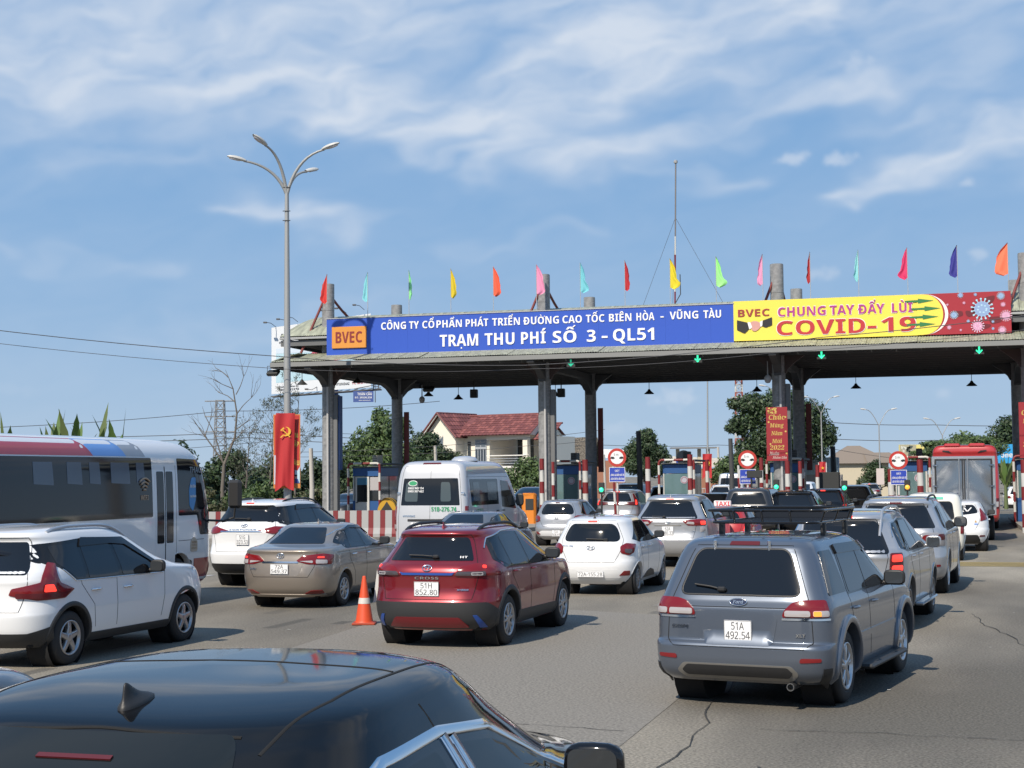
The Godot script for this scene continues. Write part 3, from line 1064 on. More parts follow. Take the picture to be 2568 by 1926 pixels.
func road_details() -> void:
	var line_white := mat("road_white", 0.42, 0.42, 0.41, 0.8)
	var line_yellow := mat("road_yellow", 0.40, 0.30, 0.10, 0.8)
	# worn lane dashes and edge lines
	var mb := MB.new()
	for e in [[-6.9, -24.0, -6.2, -26.4], [-8.2, -33.0, -7.1, -36.6], [4.6, -52.0, 5.2, -54.2]]:
		band(mb, Vector2(e[0], e[1]), Vector2(e[2], e[3]), 0.14, 0.008)
	structure("lane_marking", mb, line_white)
	mb = MB.new()
	for e in [[15.2, -36.0, 22.5, -60.0], [13.9, -38.0, 13.9, -38.6]]:
		band(mb, Vector2(e[0], e[1]), Vector2(e[2], e[3]), 0.16, 0.008)
	structure("edge_line", mb, line_white)
	for k in 5:
		mb = MB.new()
		var a := Vector2(10.6, -37.6) + Vector2(0.10, -0.36) * k
		band(mb, a, a + Vector2(6.5, 1.9), 0.16, 0.008)
		structure("rumble_strip", mb, line_yellow)
	# older, darker and paler patches of surfacing
	var fresh := mat("patched_asphalt", 0.085, 0.084, 0.080, 0.9)
	fresh.albedo_texture = mats["asphalt"].albedo_texture
	fresh.albedo_color = Color(0.84, 0.835, 0.83)
	fresh.uv1_triplanar = true
	fresh.uv1_world_triplanar = true
	fresh.uv1_scale = Vector3(0.3, 0.3, 0.3)
	for p in [[-4.6, -13.6, 0.6, -12.2, 4.0, -24.0, 0.2, -27.0, -1.9, -26.0], [1.0, -8.6, 4.4, -7.2, 4.9, -9.2, 2.2, -10.5], [2.4, -27.0, 5.0, -26.2, 6.8, -32.5, 4.2, -33.2]]:
		mb = MB.new()
		flat(mb, V(p), 0.004)
		structure("surface_patch", mb, fresh)
	# cracks and joints: thin ragged ribbons
	rng.seed = 77
	var crack := mat("crack", 0.035, 0.034, 0.032, 0.95)
	var filled := mat("filled_crack", 0.34, 0.32, 0.28, 0.9)
	for e in [[1.25, -8.8, 1.9, -12.2, 0.016, 0], [0.9, -11.5, 2.8, -18.5, 0.012, 0], [1.15, -7.0, 1.8, -9.6, 0.03, 1], [1.5, -9.3, 6.5, -8.2, 0.02, 1], [-3.0, -17.6, -0.6, -15.8, 0.014, 1], [2.2, -14.0, 5.5, -13.0, 0.010, 0], [6.4, -18.0, 7.3, -25.0, 0.012, 0], [-2.6, -15.5, 1.0, -14.0, 0.010, 0], [8.0, -20.0, 9.5, -27.0, 0.010, 0]]:
		mb = MB.new()
		var a := Vector2(e[0], e[1])
		var b := Vector2(e[2], e[3])
		var last := a
		var off := 0.0
		for k in range(1, 30):
			off = off * 0.85 + rng.randf_range(-0.05, 0.05)
			var c := a.lerp(b, k / 29.0) + (b - a).normalized().orthogonal() * off
			band(mb, last, c, e[4] * rng.randf_range(0.5, 1.6), 0.009)
			last = c
		structure("road_crack", mb, filled if e[5] == 1 else crack)
	# bits of paper and leaf on the road
	mb = MB.new()
	for k in 26:
		var c := Vector2(rng.randf_range(-4, 9), rng.randf_range(-30, -9))
		band(mb, c, c + Vector2(rng.randf_range(0.02, 0.07), rng.randf_range(-0.02, 0.02)), rng.randf_range(0.015, 0.035), 0.011)
	put("litter", mb, mat("paper", 0.55, 0.53, 0.48, 0.8)).set_meta("kind", "stuff")
# ---------------------------------------------------------------- the toll station
const TURN := -0.27053     # the station's axis against the camera's

func station_frame() -> Transform3D:
	return Transform3D(Basis(Vector3.UP, TURN), Vector3(1.435, 0, -68.0))

# a striped post or pipe: red and white lengths in turn along a path
func striped(parent: Node3D, pts: Array, r: float, piece: float, red_first := true) -> void:
	var red := mat("stripe_red", 0.17, 0.016, 0.018, 0.5)
	var white := mat("stripe_white", 0.50, 0.50, 0.48, 0.5)
	var run: Array = [pts[0]]
	var got := 0.0
	var odd := red_first
	for i in range(1, pts.size()):
		var a: Vector3 = pts[i - 1]
		var b: Vector3 = pts[i]
		var d := a.distance_to(b)
		var at := 0.0
		while got + (d - at) >= piece:
			at += piece - got
			run.append(a.lerp(b, at / d))
			var mb := MB.new()
			mb.tube(run, r, 10)
			put("red_band" if odd else "white_band", mb, red if odd else white, parent)
			odd = not odd
			run = [a.lerp(b, at / d)]
			got = 0.0
		got += d - at
		if d - at > 0.001: run.append(b)
	if got > 0.03:
		var mb := MB.new()
		mb.tube(run, r, 10)
		put("red_band" if odd else "white_band", mb, red if odd else white, parent)

func post(label: String, at: Vector3, h: float, r := 0.09, lean := 0.0, red_first := true, piece := 0.5) -> Node3D:
	var t := thing("striped_post", label, "bollard", at, 0.0, "red and white striped posts at the toll islands")
	striped(t, [Vector3(sin(lean) * h, h, 0), Vector3.ZERO], r, piece, red_first)
	return t

func build_toll_station() -> void:
	var F := station_frame()
	var sheet_mat := mat("roof_sheet_green", 0.36, 0.375, 0.30, 0.55)
	sheet_mat.albedo_texture = ImageTexture.create_from_image(noise_image(128, 41, 0.03, 4, Color(0.80, 0.80, 0.78), Color(1, 1, 0.97), 1.6))
	sheet_mat.albedo_color = Color(0.36, 0.375, 0.30).linear_to_srgb()
	var steel := mat("canopy_steel", 0.105, 0.11, 0.115, 0.6)
	var dark := mat("canopy_dark", 0.055, 0.058, 0.062, 0.7)
	var concrete := mat("column_grey", 0.27, 0.275, 0.28, 0.5)
	concrete.albedo_texture = ImageTexture.create_from_image(noise_image(128, 43, 0.05, 4, Color(0.84, 0.84, 0.84), Color(1, 1, 1), 1.5))
	var rust := mat("red_oxide", 0.17, 0.035, 0.032, 0.65)
	var can := thing("toll_canopy", "long two-tier green metal toll canopy on grey columns, across the road", "toll canopy", F.origin, TURN)
	# --- lower roof: corrugated sheets sloping down to the front eave, one by one
	var wave := func(s0: float, s1: float, rows: Array) -> MB:
		var mb := MB.new()
		var n := int((s1 - s0) / 0.0275)
		var p := PackedVector3Array()
		for e in rows:
			for i in n + 1:
				var s := lerpf(s0, s1, float(i) / n)
				p.append(Vector3(s, e[1] + 0.014 * sin(TAU * s / 0.11), -e[0]))
		mb.grid(p, n + 1)
		return mb
	var s_left := -12.0
	var s_right := 31.0
	rng.seed = 5
	for k in 43:
		var s0 := s_left + k
		var d := rng.randf_range(-0.012, 0.012)
		put("roof_sheet", wave.call(s0 + 0.006, s0 + 0.994, [[-2.55, 7.44 + d], [-1.6, 7.66 + d], [-0.3, 7.95 + d]]), sheet_mat, can)
	# the slope turned down at the left end
	var mb := MB.new()
	var p := PackedVector3Array()
	for j in 2:
		for i in 48:
			var l := lerpf(-2.55 + j * 0.9, 2.0, i / 47.0)
			p.append(Vector3(s_left - 0.02 + j * 1.0, 7.43 + j * 0.45 + 0.014 * sin(l * 40.0), -l))
	mb.grid(p, 48)
	put("roof_end_sheet", mb, sheet_mat, can)
	mb = MB.new()
	mb.box(Vector3((s_left + s_right) / 2, 7.30, 2.52), Vector3(s_right - s_left, 0.20, 0.06), 0.01)
	put("front_fascia", mb, mat("fascia_grey", 0.20, 0.205, 0.20, 0.55), can)
	mb = MB.new()
	mb.box(Vector3(s_left, 7.28, -4.9), Vector3(0.06, 0.26, 14.8), 0.01)
	put("end_fascia", mb, steel, can)
	mb = MB.new()
	mb.box(Vector3((s_left + s_right) / 2, 7.17, -12.6), Vector3(s_right - s_left, 0.36, 0.06), 0.01)
	put("rear_fascia", mb, dark, can)
	# deck under the upper roof; closes the canopy from above
	mb = MB.new()
	mb.box(Vector3((s_left + s_right) / 2, 7.42, -6.4), Vector3(s_right - s_left - 0.1, 0.05, 12.3))
	put("deck", mb, dark, can)
	for k in 11:
		var z := 2.0 - k * 1.42
		mb = MB.new()
		mb.box(Vector3((s_left + s_right) / 2 + 0.2, 7.29, z), Vector3(s_right - s_left - 0.6, 0.12, 0.08))
		put("purlin", mb, dark, can)
	var cols := [-10.25, 0.0, 10.25, 20.3, 30.4]
	for c in cols:
		# main beam with haunches down to the two columns
		mb = MB.new()
		var o := V([2.45, 7.25, -12.55, 7.25, -12.55, 7.02, -11.6, 6.96, -10.6, 6.72, -9.75, 6.35, -9.75, 6.25, -8.85, 6.25, -8.85, 6.35, -8.0, 6.72, -7.0, 6.95, -2.0, 6.95, -1.0, 6.80, -0.45, 6.50, -0.45, 6.4, 0.45, 6.4, 0.45, 6.5, 1.0, 6.80, 2.45, 7.10])
		for q in o.size(): o[q].x = -o[q].x
		mb.prism(o, 0.30, Transform3D(Basis(Vector3.UP, PI / 2), Vector3(c, 0, 0)))
		put("main_beam", mb, dark, can)
		mb = MB.new()
		o = V([-1.1, 7.24, 1.1, 7.24, 0.75, 7.0, 0.42, 6.7, 0.32, 6.5, -0.32, 6.5, -0.42, 6.7, -0.75, 7.0])
		mb.prism(o, 0.26, Transform3D(Basis(), Vector3(c, 0, -0.02)))
		put("haunch", mb, mat("haunch_brown", 0.055, 0.035, 0.033, 0.7), can)
		mb = MB.new()
		mb.prism(o, 0.26, Transform3D(Basis(), Vector3(c, 0, -9.32)))
		put("haunch", mb, dark, can)
		for l in [0.0, 9.3]:
			mb = MB.new()
			var prof := []
			for k in 10:
				var y := k * 1.24
				prof += [0.285, y, 0.285, minf(y + 1.215, 11.15), 0.272, minf(y + 1.22, 11.15), 0.272, minf(y + 1.24, 11.16)]
				if y + 1.24 > 11.1: break
			prof += [0.01, 11.16]
			mb.lathe(prof, 28, Transform3D(Basis(), Vector3(c, 0, -l)))
			put("column", mb, concrete, can)
		mb = MB.new()
		mb.tube([Vector3(c + 0.10, 0.3, 0.33), Vector3(c + 0.10, 7.1, 0.33)], 0.055, 10)
		put("downpipe", mb, mat("pipe_grey", 0.40, 0.40, 0.40, 0.5), can)
		mb = MB.new()
		mb.box(Vector3(c + 0.37, 3.05, -0.08), Vector3(0.20, 6.0, 0.34), 0.02)
		put("cable_riser", mb, mat("riser_grey", 0.13, 0.135, 0.14, 0.5), can)
		mb = MB.new()
		mb.box(Vector3(c + 0.46, 4.0, -9.45), Vector3(0.26, 3.2, 0.08), 0.0)
		put("back_panel", mb, rust, can)
		# red stays from the column heads
		mb = MB.new()
		mb.tube([Vector3(c - 0.1, 10.55, 0.12), Vector3(c - 1.05, 7.95, 0.72)], 0.06, 8)
		put("stay", mb, rust, can)
		mb = MB.new()
		var sag := []
		for k in 9:
			var t := k / 8.0
			sag.append(Vector3(c + 0.1, 10.55 - 0.95 * t - 0.35 * sin(PI * t), -0.2 - 5.2 * t))
		mb.tube(sag, 0.06, 8)
		put("stay", mb, rust, can)
	mb = MB.new()
	mb.box(Vector3(-9.78, 4.3, -0.25), Vector3(0.08, 3.4, 0.42), 0.0)
	put("blue_panel", mb, mat("panel_blue", 0.02, 0.07, 0.24, 0.5), can)
	# --- upper roof, hipped and vaulted
	var up := func(l: float) -> float: return 8.72 + 1.02 * sin(clampf((l + 0.95) / 2.4, 0, 1) * PI / 2) + 0.16 * sin(clampf((l - 0.5) / 4.2, 0.0, 1.0) * PI / 2)
	for k in 42:
		var a := -11.0 + k
		mb = MB.new()
		p = PackedVector3Array()
		for j in 9:
			var l := -0.95 + 5.6 * pow(j / 8.0, 1.4)
			for i in 37:
				var s := a + 0.006 + 0.988 * i / 36.0
				p.append(Vector3(s, up.call(l) + 0.014 * sin(TAU * s / 0.11), -l))
		mb.grid(p, 37)
		put("upper_sheet", mb, sheet_mat, can)
	mb = MB.new()
	mb.quad(Vector3(-11.0, up.call(4.65), -4.65), Vector3(31.0, up.call(4.65), -4.65), Vector3(31.0, 8.75, -10.3), Vector3(-11.0, 8.75, -10.3))
	put("upper_rear_sheet", mb, sheet_mat, can)
	mb = MB.new()
	p = PackedVector3Array()
	for j in 9:
		var t := j / 8.0
		for i in 60:
			var l := lerpf(lerpf(-0.95, 1.6, t), lerpf(10.3, 5.0, t), i / 59.0)
			p.append(Vector3(lerpf(-12.25, -10.98, t), minf(8.72 + 1.1 * sin(t * PI / 2), up.call(l) if l < 4.65 else 9.8) + 0.012 * sin(l * 40.0), -l))
	mb.grid(p, 60, false, true)
	put("hip_sheet", mb, sheet_mat, can)
	# front corner of the hip
	mb = MB.new()
	p = PackedVector3Array()
	for j in 9:
		var t := j / 8.0
		for i in 24:
			var l := lerpf(-0.95, 1.6, t)
			p.append(Vector3(lerpf(lerpf(-12.25, -10.98, t), -10.98, i / 23.0), lerpf(8.72 + 1.1 * sin(t * PI / 2), up.call(l), 0.5 + 0.5 * i / 23.0) if j > 0 else 8.72, -l))
	mb.grid(p, 24)
	put("hip_corner_sheet", mb, sheet_mat, can)
	for e in [[8.62, 0.10, 0.0, 0.42], [8.40, 0.26, -0.14, 0.13]]:
		mb = MB.new()
		mb.box(Vector3(9.4, e[0], 0.93 + e[2]), Vector3(43.3, e[1], 0.08), 0.01)
		put("upper_fascia", mb, mat("upper_fascia_pale", 0.30, 0.31, 0.31, 0.5) if e[3] > 0.4 else steel, can)
		mb = MB.new()
		mb.box(Vector3(-12.22 + absf(e[2]), e[0], -4.7), Vector3(0.08, e[1], 11.2), 0.01)
		put("upper_end_fascia", mb, steel, can)
	mb = MB.new()
	mb.box(Vector3(9.4, 8.42, -4.7), Vector3(43.0, 0.04, 11.0))
	put("upper_soffit", mb, dark, can)
	for k in 12:
		mb = MB.new()
		mb.tube([Vector3(-10.4 + k * 3.6, 7.5, 0.0), Vector3(-9.9 + k * 3.6, 8.4, 0.75)], 0.07, 6)
		put("strut", mb, dark, can)

	# --- the sign along the front
	var blue := mat("sign_blue", 0.020, 0.075, 0.42, 0.45)
	var white := mat("sign_letter_white", 0.74, 0.74, 0.74, 0.45)
	var sg := thing("station_sign", "long blue toll station sign board with white lettering and orange plaque", "sign", F.origin, TURN)
	var z0 := 1.05
	# its sheets
	for k in 19:
		var a := -9.9 + k * 0.9695
		mb = MB.new()
		mb.box(Vector3(a + 0.4848, 8.60, z0 - 0.03), Vector3(0.967, 1.66, 0.05))
		put("sheet", mb, blue, sg)
	mb = MB.new()
	for e in [[-0.7, 9.44, 18.5, 0.035], [-0.7, 7.77, 18.5, 0.03]]:
		mb = MB.new()
		mb.box(Vector3(e[0], e[1], z0 - 0.02), Vector3(e[2], e[3], 0.09))
		put("sign_edge", mb, mat("edge_grey", 0.35, 0.36, 0.37, 0.5), sg)
	var flat_at := func(s: float, y: float, z := 0.012) -> Transform3D: return Transform3D(Basis(), Vector3(s, y, z0 + z))
	var words := [["CÔNG TY", -7.21, -5.42], ["CỔ", -5.26, -4.70], ["PHẦN", -4.60, -3.42], ["PHÁT", -3.24, -2.20], ["TRIỂN", -2.02, -0.76], ["ĐƯỜNG", -0.60, 1.00], ["CAO", 1.16, 2.02], ["TỐC", 2.20, 3.02], ["BIÊN", 3.22, 4.20], ["HÒA", 4.42, 5.20], ["-", 5.46, 5.60], ["VŨNG", 5.86, 7.08], ["TÀU", 7.30, 8.05]]
	for e in words:
		mb = MB.new()
		letters(mb, e[0], e[2] - e[1], 0.33 if e[0] != "-" else 0.33, flat_at.call((e[1] + e[2]) / 2 - 0.05, 9.02), true, false, 0.03)
		put("lettering", mb, white, sg)
	for e in [["TRẠM", -4.50, -2.72], ["THU", -2.42, -1.06], ["PHÍ", -0.76, 0.36], ["SỐ", 0.66, 1.72], ["3", 2.18, 2.58], ["-", 2.84, 3.10], ["QL51", 3.34, 5.13]]:
		mb = MB.new()
		letters(mb, e[0], e[2] - e[1], 0.52, flat_at.call((e[1] + e[2]) / 2, 8.27), true, false, 0.04)
		put("lettering", mb, white, sg)
	mb = MB.new()
	mb.box(Vector3(-8.79, 8.56, z0 + 0.04), Vector3(1.66, 0.98, 0.08), 0.02)
	var pl := put("plaque", mb, mat("plaque_orange", 0.58, 0.235, 0.035, 0.5), sg)
	mb = MB.new()
	letters(mb, "BVEC", 1.27, 0.50, flat_at.call(-8.79, 8.57, 0.085), true, false, 0.02)
	put("plaque_lettering", mb, mat("plaque_red", 0.20, 0.018, 0.02, 0.5), pl)
	# --- the yellow banner
	var bn := thing("health_banner", "yellow and red banner with magenta and red lettering and virus picture", "banner", F.origin, TURN)
	var yellow := mat("banner_yellow", 0.72, 0.60, 0.075, 0.6)
	mb = MB.new()
	mb.box(Vector3(12.4, 8.68, z0 - 0.02), Vector3(7.76, 1.68, 0.05))
	put("cloth", mb, yellow, bn)
	mb = MB.new()
	mb.box(Vector3(17.97, 8.68, z0 - 0.02), Vector3(3.38, 1.68, 0.05))
	put("cloth", mb, mat("banner_red", 0.30, 0.012, 0.025, 0.6), bn)
	var disc := func(rx: float, ry: float, z: float, m: Material, called: String) -> void:
		var o := PackedVector2Array([Vector2(16.0, 9.515), Vector2(16.0, 7.845)])
		for k in 21:
			var a := -PI / 2 + PI * k / 20.0
			o.append(Vector2(16.28 + rx * cos(a), 8.68 + ry * sin(a)))
		var b2 := MB.new()
		b2.prism(o, 0.004, Transform3D(Basis(), Vector3(0, 0, z0 + z)))
		put(called, b2, m, bn)
	disc.call(1.02, 0.832, 0.010, mat("banner_red"), "red_arc")
	disc.call(0.95, 0.829, 0.015, mat("banner_white", 0.72, 0.70, 0.68, 0.6), "white_arc")
	disc.call(0.82, 0.826, 0.020, mat("banner_red"), "red_arc")
	disc.call(0.75, 0.823, 0.025, yellow, "yellow_arc")
	var magenta := mat("banner_magenta", 0.36, 0.03, 0.22, 0.6)
	var crimson := mat("banner_crimson", 0.42, 0.022, 0.03, 0.6)
	var maroon := mat("banner_maroon", 0.28, 0.03, 0.03, 0.6)
	for e in [["BVEC", 9.37, 9.01, 1.32, 0.30, maroon], ["CHUNG", 11.36, 9.0, 1.96, 0.38, magenta], ["TAY", 13.0, 9.0, 0.98, 0.38, magenta], ["ĐẨY", 14.18, 9.0, 1.06, 0.38, magenta], ["LÙI", 15.42, 9.0, 0.82, 0.38, magenta], ["COVID", 12.12, 8.32, 3.6, 0.60, crimson], ["-", 14.20, 8.32, 0.36, 0.60, crimson], ["19", 15.26, 8.32, 1.36, 0.60, crimson]]:
		mb = MB.new()
		letters(mb, e[0], e[3], e[4], flat_at.call(e[1], e[2], 0.032), true, false, 0.006)
		put("lettering", mb, e[5], bn)
		if e[5] == crimson or e[5] == magenta:
			mb = MB.new()
			letters(mb, e[0], e[3] + 0.05, e[4] + 0.05, flat_at.call(e[1], e[2], 0.024), true, false, 0.004)
			put("lettering_edge", mb, mat("banner_white"), bn)
	for k in 4:
		mb = MB.new()
		var x: float = [16.05, 16.30, 16.22, 16.10][k]
		mb.prism(V([x - 0.52, -0.03, x, -0.045, x, -0.10, x + 0.62, 0.0, x, 0.10, x, 0.045, x - 0.52, 0.03]), 0.005, flat_at.call(0.0, [9.24, 8.92, 8.58, 8.28][k], 0.038))
		put("green_arrow", mb, mat("banner_green", 0.02, 0.16, 0.05, 0.6), bn)
	for e in [[V([8.66, 8.72, 9.12, 8.60, 9.22, 8.38, 8.98, 8.14, 8.66, 8.30]), "black_sleeve", mat("sleeve_black", 0.012, 0.012, 0.014, 0.6)], [V([10.13, 8.80, 9.72, 8.66, 9.70, 8.44, 9.86, 8.36, 10.13, 8.46]), "black_sleeve", mat("sleeve_black")], [V([9.10, 8.62, 9.22, 8.62, 9.30, 8.40, 9.18, 8.30]), "white_cuff", mat("banner_white")], [V([9.62, 8.62, 9.74, 8.68, 9.72, 8.44, 9.64, 8.40]), "white_cuff", mat("banner_white")], [V([9.20, 8.60, 9.36, 8.66, 9.52, 8.64, 9.66, 8.56, 9.66, 8.42, 9.56, 8.30, 9.42, 8.22, 9.30, 8.26, 9.24, 8.40]), "clasped_hands", mat("print_skin", 0.52, 0.27, 0.24, 0.6)]]:
		mb = MB.new()
		mb.prism(rounded(e[0], 0.03, 2), 0.004, flat_at.call(0.0, 0.0, 0.030 if e[1] == "black_sleeve" else (0.042 if e[1] == "white_cuff" else 0.036)))
		put(e[1], mb, e[2], bn)
	# the printed virus balls, knobbed round the rim
	rng.seed = 19
	var germ := [[18.55, 8.83, 0.42, 0], [17.45, 8.62, 0.16, 0], [19.28, 9.33, 0.15, 0], [18.36, 8.14, 0.25, 1], [19.46, 8.52, 0.22, 1], [19.36, 8.98, 0.10, 1], [17.72, 9.42, 0.12, 0], [19.30, 7.95, 0.15, 1], [18.0, 8.35, 0.07, 0], [17.25, 8.12, 0.09, 1], [18.95, 8.02, 0.06, 0], [17.85, 9.1, 0.06, 1], [18.95, 8.30, 0.06, 0], [17.2, 9.05, 0.05, 1], [18.3, 9.42, 0.07, 0], [17.7, 8.0, 0.05, 1]]
	for e in germ:
		var body := mat("germ_blue", 0.22, 0.32, 0.52, 0.6) if e[3] == 0 else mat("germ_pink", 0.55, 0.28, 0.42, 0.6)
		var tip := mat("germ_pale_blue", 0.36, 0.55, 0.66, 0.6) if e[3] == 0 else mat("germ_pale_pink", 0.66, 0.48, 0.60, 0.6)
		mb = MB.new()
		mb.prism(ellipse(e[0], e[1], e[2] * 0.74, e[2] * 0.74, 18), 0.004, flat_at.call(0, 0, 0.024))
		put("virus_ball", mb, body, bn)
		mb = MB.new()
		for k in (15 if e[2] > 0.12 else 9):
			var a := TAU * k / (15 if e[2] > 0.12 else 9)
			var d := Vector2(cos(a), sin(a))
			var q: Vector2 = d.orthogonal() * float(e[2]) * 0.045
			var c := Vector2(e[0], e[1])
			mb.prism(PackedVector2Array([c + d * e[2] * 0.70 - q, c + d * e[2] * 0.92 - q, c + d * e[2] * 0.92 + q, c + d * e[2] * 0.70 + q]), 0.003, flat_at.call(0, 0, 0.027))
			mb.prism(ellipse(c.x + d.x * e[2] * 0.98, c.y + d.y * e[2] * 0.98, e[2] * 0.10, e[2] * 0.10, 7), 0.003, flat_at.call(0, 0, 0.031))
			if k % 2 == 0 and e[2] > 0.12: mb.prism(ellipse(c.x + d.x * e[2] * 0.40, c.y + d.y * e[2] * 0.36, e[2] * 0.10, e[2] * 0.08, 7), 0.003, flat_at.call(0, 0, 0.029))
		put("virus_knobs", mb, tip, bn)
	for k in 7:
		mb = MB.new()
		mb.prism(rounded(V([0, 0, rng.randf_range(0.3, 0.7), 0.1, 0.4, rng.randf_range(0.2, 0.5), -0.1, 0.3]), 0.15), 0.002, flat_at.call(rng.randf_range(17.0, 19.0), rng.randf_range(7.95, 9.0), 0.014))
		put("dark_blotch", mb, mat("banner_dark_red", 0.12, 0.006, 0.014, 0.6), bn)

	# --- pennants
	var hues := [[0.55, 0.03, 0.025, "red"], [0.20, 0.55, 0.60, "pale blue"], [0.28, 0.75, 0.34, "light green"], [0.62, 0.47, 0.02, "yellow"], [0.80, 0.11, 0.05, "orange"], [0.72, 0.26, 0.42, "pink"], [0.16, 0.50, 0.57, "sky blue"], [0.42, 0.02, 0.03, "dark red"], [0.68, 0.55, 0.02, "bright yellow"], [0.32, 0.78, 0.25, "lime green"], [0.72, 0.30, 0.48, "rose pink"], [0.38, 0.025, 0.03, "deep red"], [0.24, 0.58, 0.60, "turquoise"], [0.60, 0.03, 0.12, "crimson"], [0.03, 0.03, 0.22, "navy"], [0.85, 0.18, 0.09, "salmon"]]
	var shape := [[-0.34, 0.75, 0.35], [-0.24, 0.9, 0.3], [0.12, 1.0, 0.3], [0.24, 1.0, 0.25], [0.32, 1.0, 0.3], [0.36, 0.9, 0.45], [0.34, 0.55, 0.9], [0.22, 0.8, 0.5], [0.40, 0.55, 0.8], [0.38, 0.5, 1.0], [-0.24, 0.7, 0.6], [-0.15, 0.7, 0.6], [-0.18, 0.8, 0.5], [-0.34, 0.6, 0.8], [-0.28, 1.0, 0.5], [-0.50, 0.9, 0.4]]
	for k in 16:
		var s := -9.88 + k * 1.965
		var h: Array = hues[k]
		var fl := thing("pennant", "%s pennant on a thin pole above the %s" % [h[3], "blue station sign" if k < 10 else "yellow health banner"], "flag", F * Vector3(s, 9.45, z0 - 0.02), TURN, "pennants along the sign")
		mb = MB.new()
		mb.tube([Vector3(0, -0.1, 0), Vector3(0, 2.02, 0)], 0.013, 6)
		put("pole", mb, mat("pole_grey", 0.35, 0.35, 0.35, 0.5), fl)
		mb = MB.new()
		p = PackedVector3Array()
		var q: Array = shape[k]
		for j in 15:
			var t := j / 14.0       # from the bottom up
			# width of the folded cloth: broad where the wind holds it open, a point at the top
			var w: float = q[0] * (0.25 + 0.75 * q[1] * pow(sin(PI * clampf(t * 0.8 + 0.12, 0, 1)), 0.7) + 0.7 * q[2] * exp(-pow((t - 0.14) / 0.16, 2.0))) * (1.0 - pow(t, 5.0)) * (0.55 + 0.45 * smoothstep(0.0, 0.08, t))
			w += 0.022 * sin(j * 1.9 + k) * (1.0 - t)
			for i in 8:
				var u := i / 7.0
				p.append(Vector3(w * u, 0.78 + 1.26 * t - 0.10 * u * (1.0 - t), 0.06 * sin(u * 7.0 + t * 5.0 + k) * u))
		mb.grid(p, 8)
		var cm := mat("pennant_%d" % k, h[0], h[1], h[2], 0.7)
		cm.backlight_enabled = true
		cm.backlight = Color(h[0], h[1], h[2]).linear_to_srgb() * 0.6
		put("cloth", mb, cm, fl)

	# --- lane arrows, lamps and boxes hanging under the canopy
	var arrow_lit := glow("arrow_green_lit", Color(0.05, 1.0, 0.45), 1.3, Color(0.02, 0.4, 0.2))
	var arrow_dim := glow("arrow_green_dim", Color(0.05, 0.8, 0.42), 0.35, Color(0.02, 0.3, 0.2))
	for e in [[1.75, 7.02, true, "dim green lane arrow sign under the canopy, left of the third column"], [7.16, 7.05, false, "bright green lane arrow sign under the canopy, below the station sign's right end"], [12.22, 7.05, false, "bright green lane arrow sign under the canopy beside the greeting banner column"], [18.36, 7.07, false, "bright green lane arrow sign under the canopy nearest the right edge"]]:
		var a := thing("lane_arrow_sign", e[3], "lane signal", F * Vector3(e[0], e[1], 2.3), TURN, "green lane arrows under the canopy")
		mb = MB.new()
		mb.box(Vector3(0, 0, -0.04), Vector3(0.38, 0.34, 0.08), 0.01)
		put("case", mb, mat("case_black", 0.02, 0.022, 0.022, 0.6), a)
		mb = MB.new()
		mb.prism(V([-0.035, 0.15, 0.035, 0.15, 0.035, -0.04, 0.11, 0.03, 0.13, -0.02, 0.0, -0.15, -0.13, -0.02, -0.11, 0.03, -0.035, -0.04]), 0.01, Transform3D(Basis(), Vector3(0, 0, 0.008)))
		put("arrow", mb, arrow_dim if e[2] else arrow_lit, a)
	var lamp_pos := [[-12.2, 6.75, 1.5, "outermost of all at the canopy's left end"], [-9.6, 6.80, 2.0, "in front of the billboard's right end"], [-8.6, 6.50, 9.5, "beside the floodlight behind the second column"], [-7.3, 6.35, 10.5, "above the left end of the tiled house roof"], [-2.1, 6.40, 10.5, "left of the third column"], [2.75, 6.40, 10.5, "above the far thatched roof"], [8.1, 6.42, 10.8, "above the tall dark tree"], [12.9, 6.45, 10.7, "above the double-armed street lamp"], [18.3, 6.45, 10.8, "above the red coach"]]
	for e in lamp_pos:
		var a := thing("pendant_lamp", "dark bell-shaped pendant lamp under the canopy, %s" % e[3], "lamp", F * Vector3(e[0], e[1], -e[2]), TURN, "bell lamps hanging under the canopy")
		mb = MB.new()
		mb.smooth_lathe([0.26, -0.10, 0.255, -0.085, 0.16, 0.0, 0.085, 0.07, 0.06, 0.13, 0.03, 0.15, 0.001, 0.16], 18)
		put("shade", mb, mat("case_black"), a)
		mb = MB.new()
		mb.tube([Vector3(0, 0.14, 0), Vector3(0, 7.2 - e[1], 0)], 0.016, 6)
		put("rod", mb, mat("case_black"), a)
	for e in [[-12.0, 6.98, 2.2, "under the canopy's outer left corner"], [-8.15, 6.70, -8.2, "behind the second column"]]:
		var a := thing("floodlight", "dark floodlight hung on a bracket %s" % e[3], "floodlight", F * Vector3(e[0], e[1], e[2]), TURN)
		mb = MB.new()
		mb.box(Vector3(0, 0, 0), Vector3(0.55, 0.16, 0.36), 0.03, Transform3D(Basis(Vector3.RIGHT, 0.5), Vector3.ZERO))
		put("case", mb, mat("case_black"), a)
		mb = MB.new()
		mb.box(Vector3(0, -0.09, 0.02), Vector3(0.46, 0.02, 0.28), 0.0, Transform3D(Basis(Vector3.RIGHT, 0.5), Vector3.ZERO))
		put("lens", mb, mat("clear_lens", 0.42, 0.39, 0.39, 0.12, 0.2, 0.5), a)
		mb = MB.new()
		mb.tube([Vector3(-0.29, 0, 0), Vector3(-0.29, 0.3, 0), Vector3(0.29, 0.3, 0), Vector3(0.29, 0, 0)], 0.015, 6)
		put("bracket", mb, mat("case_black"), a)
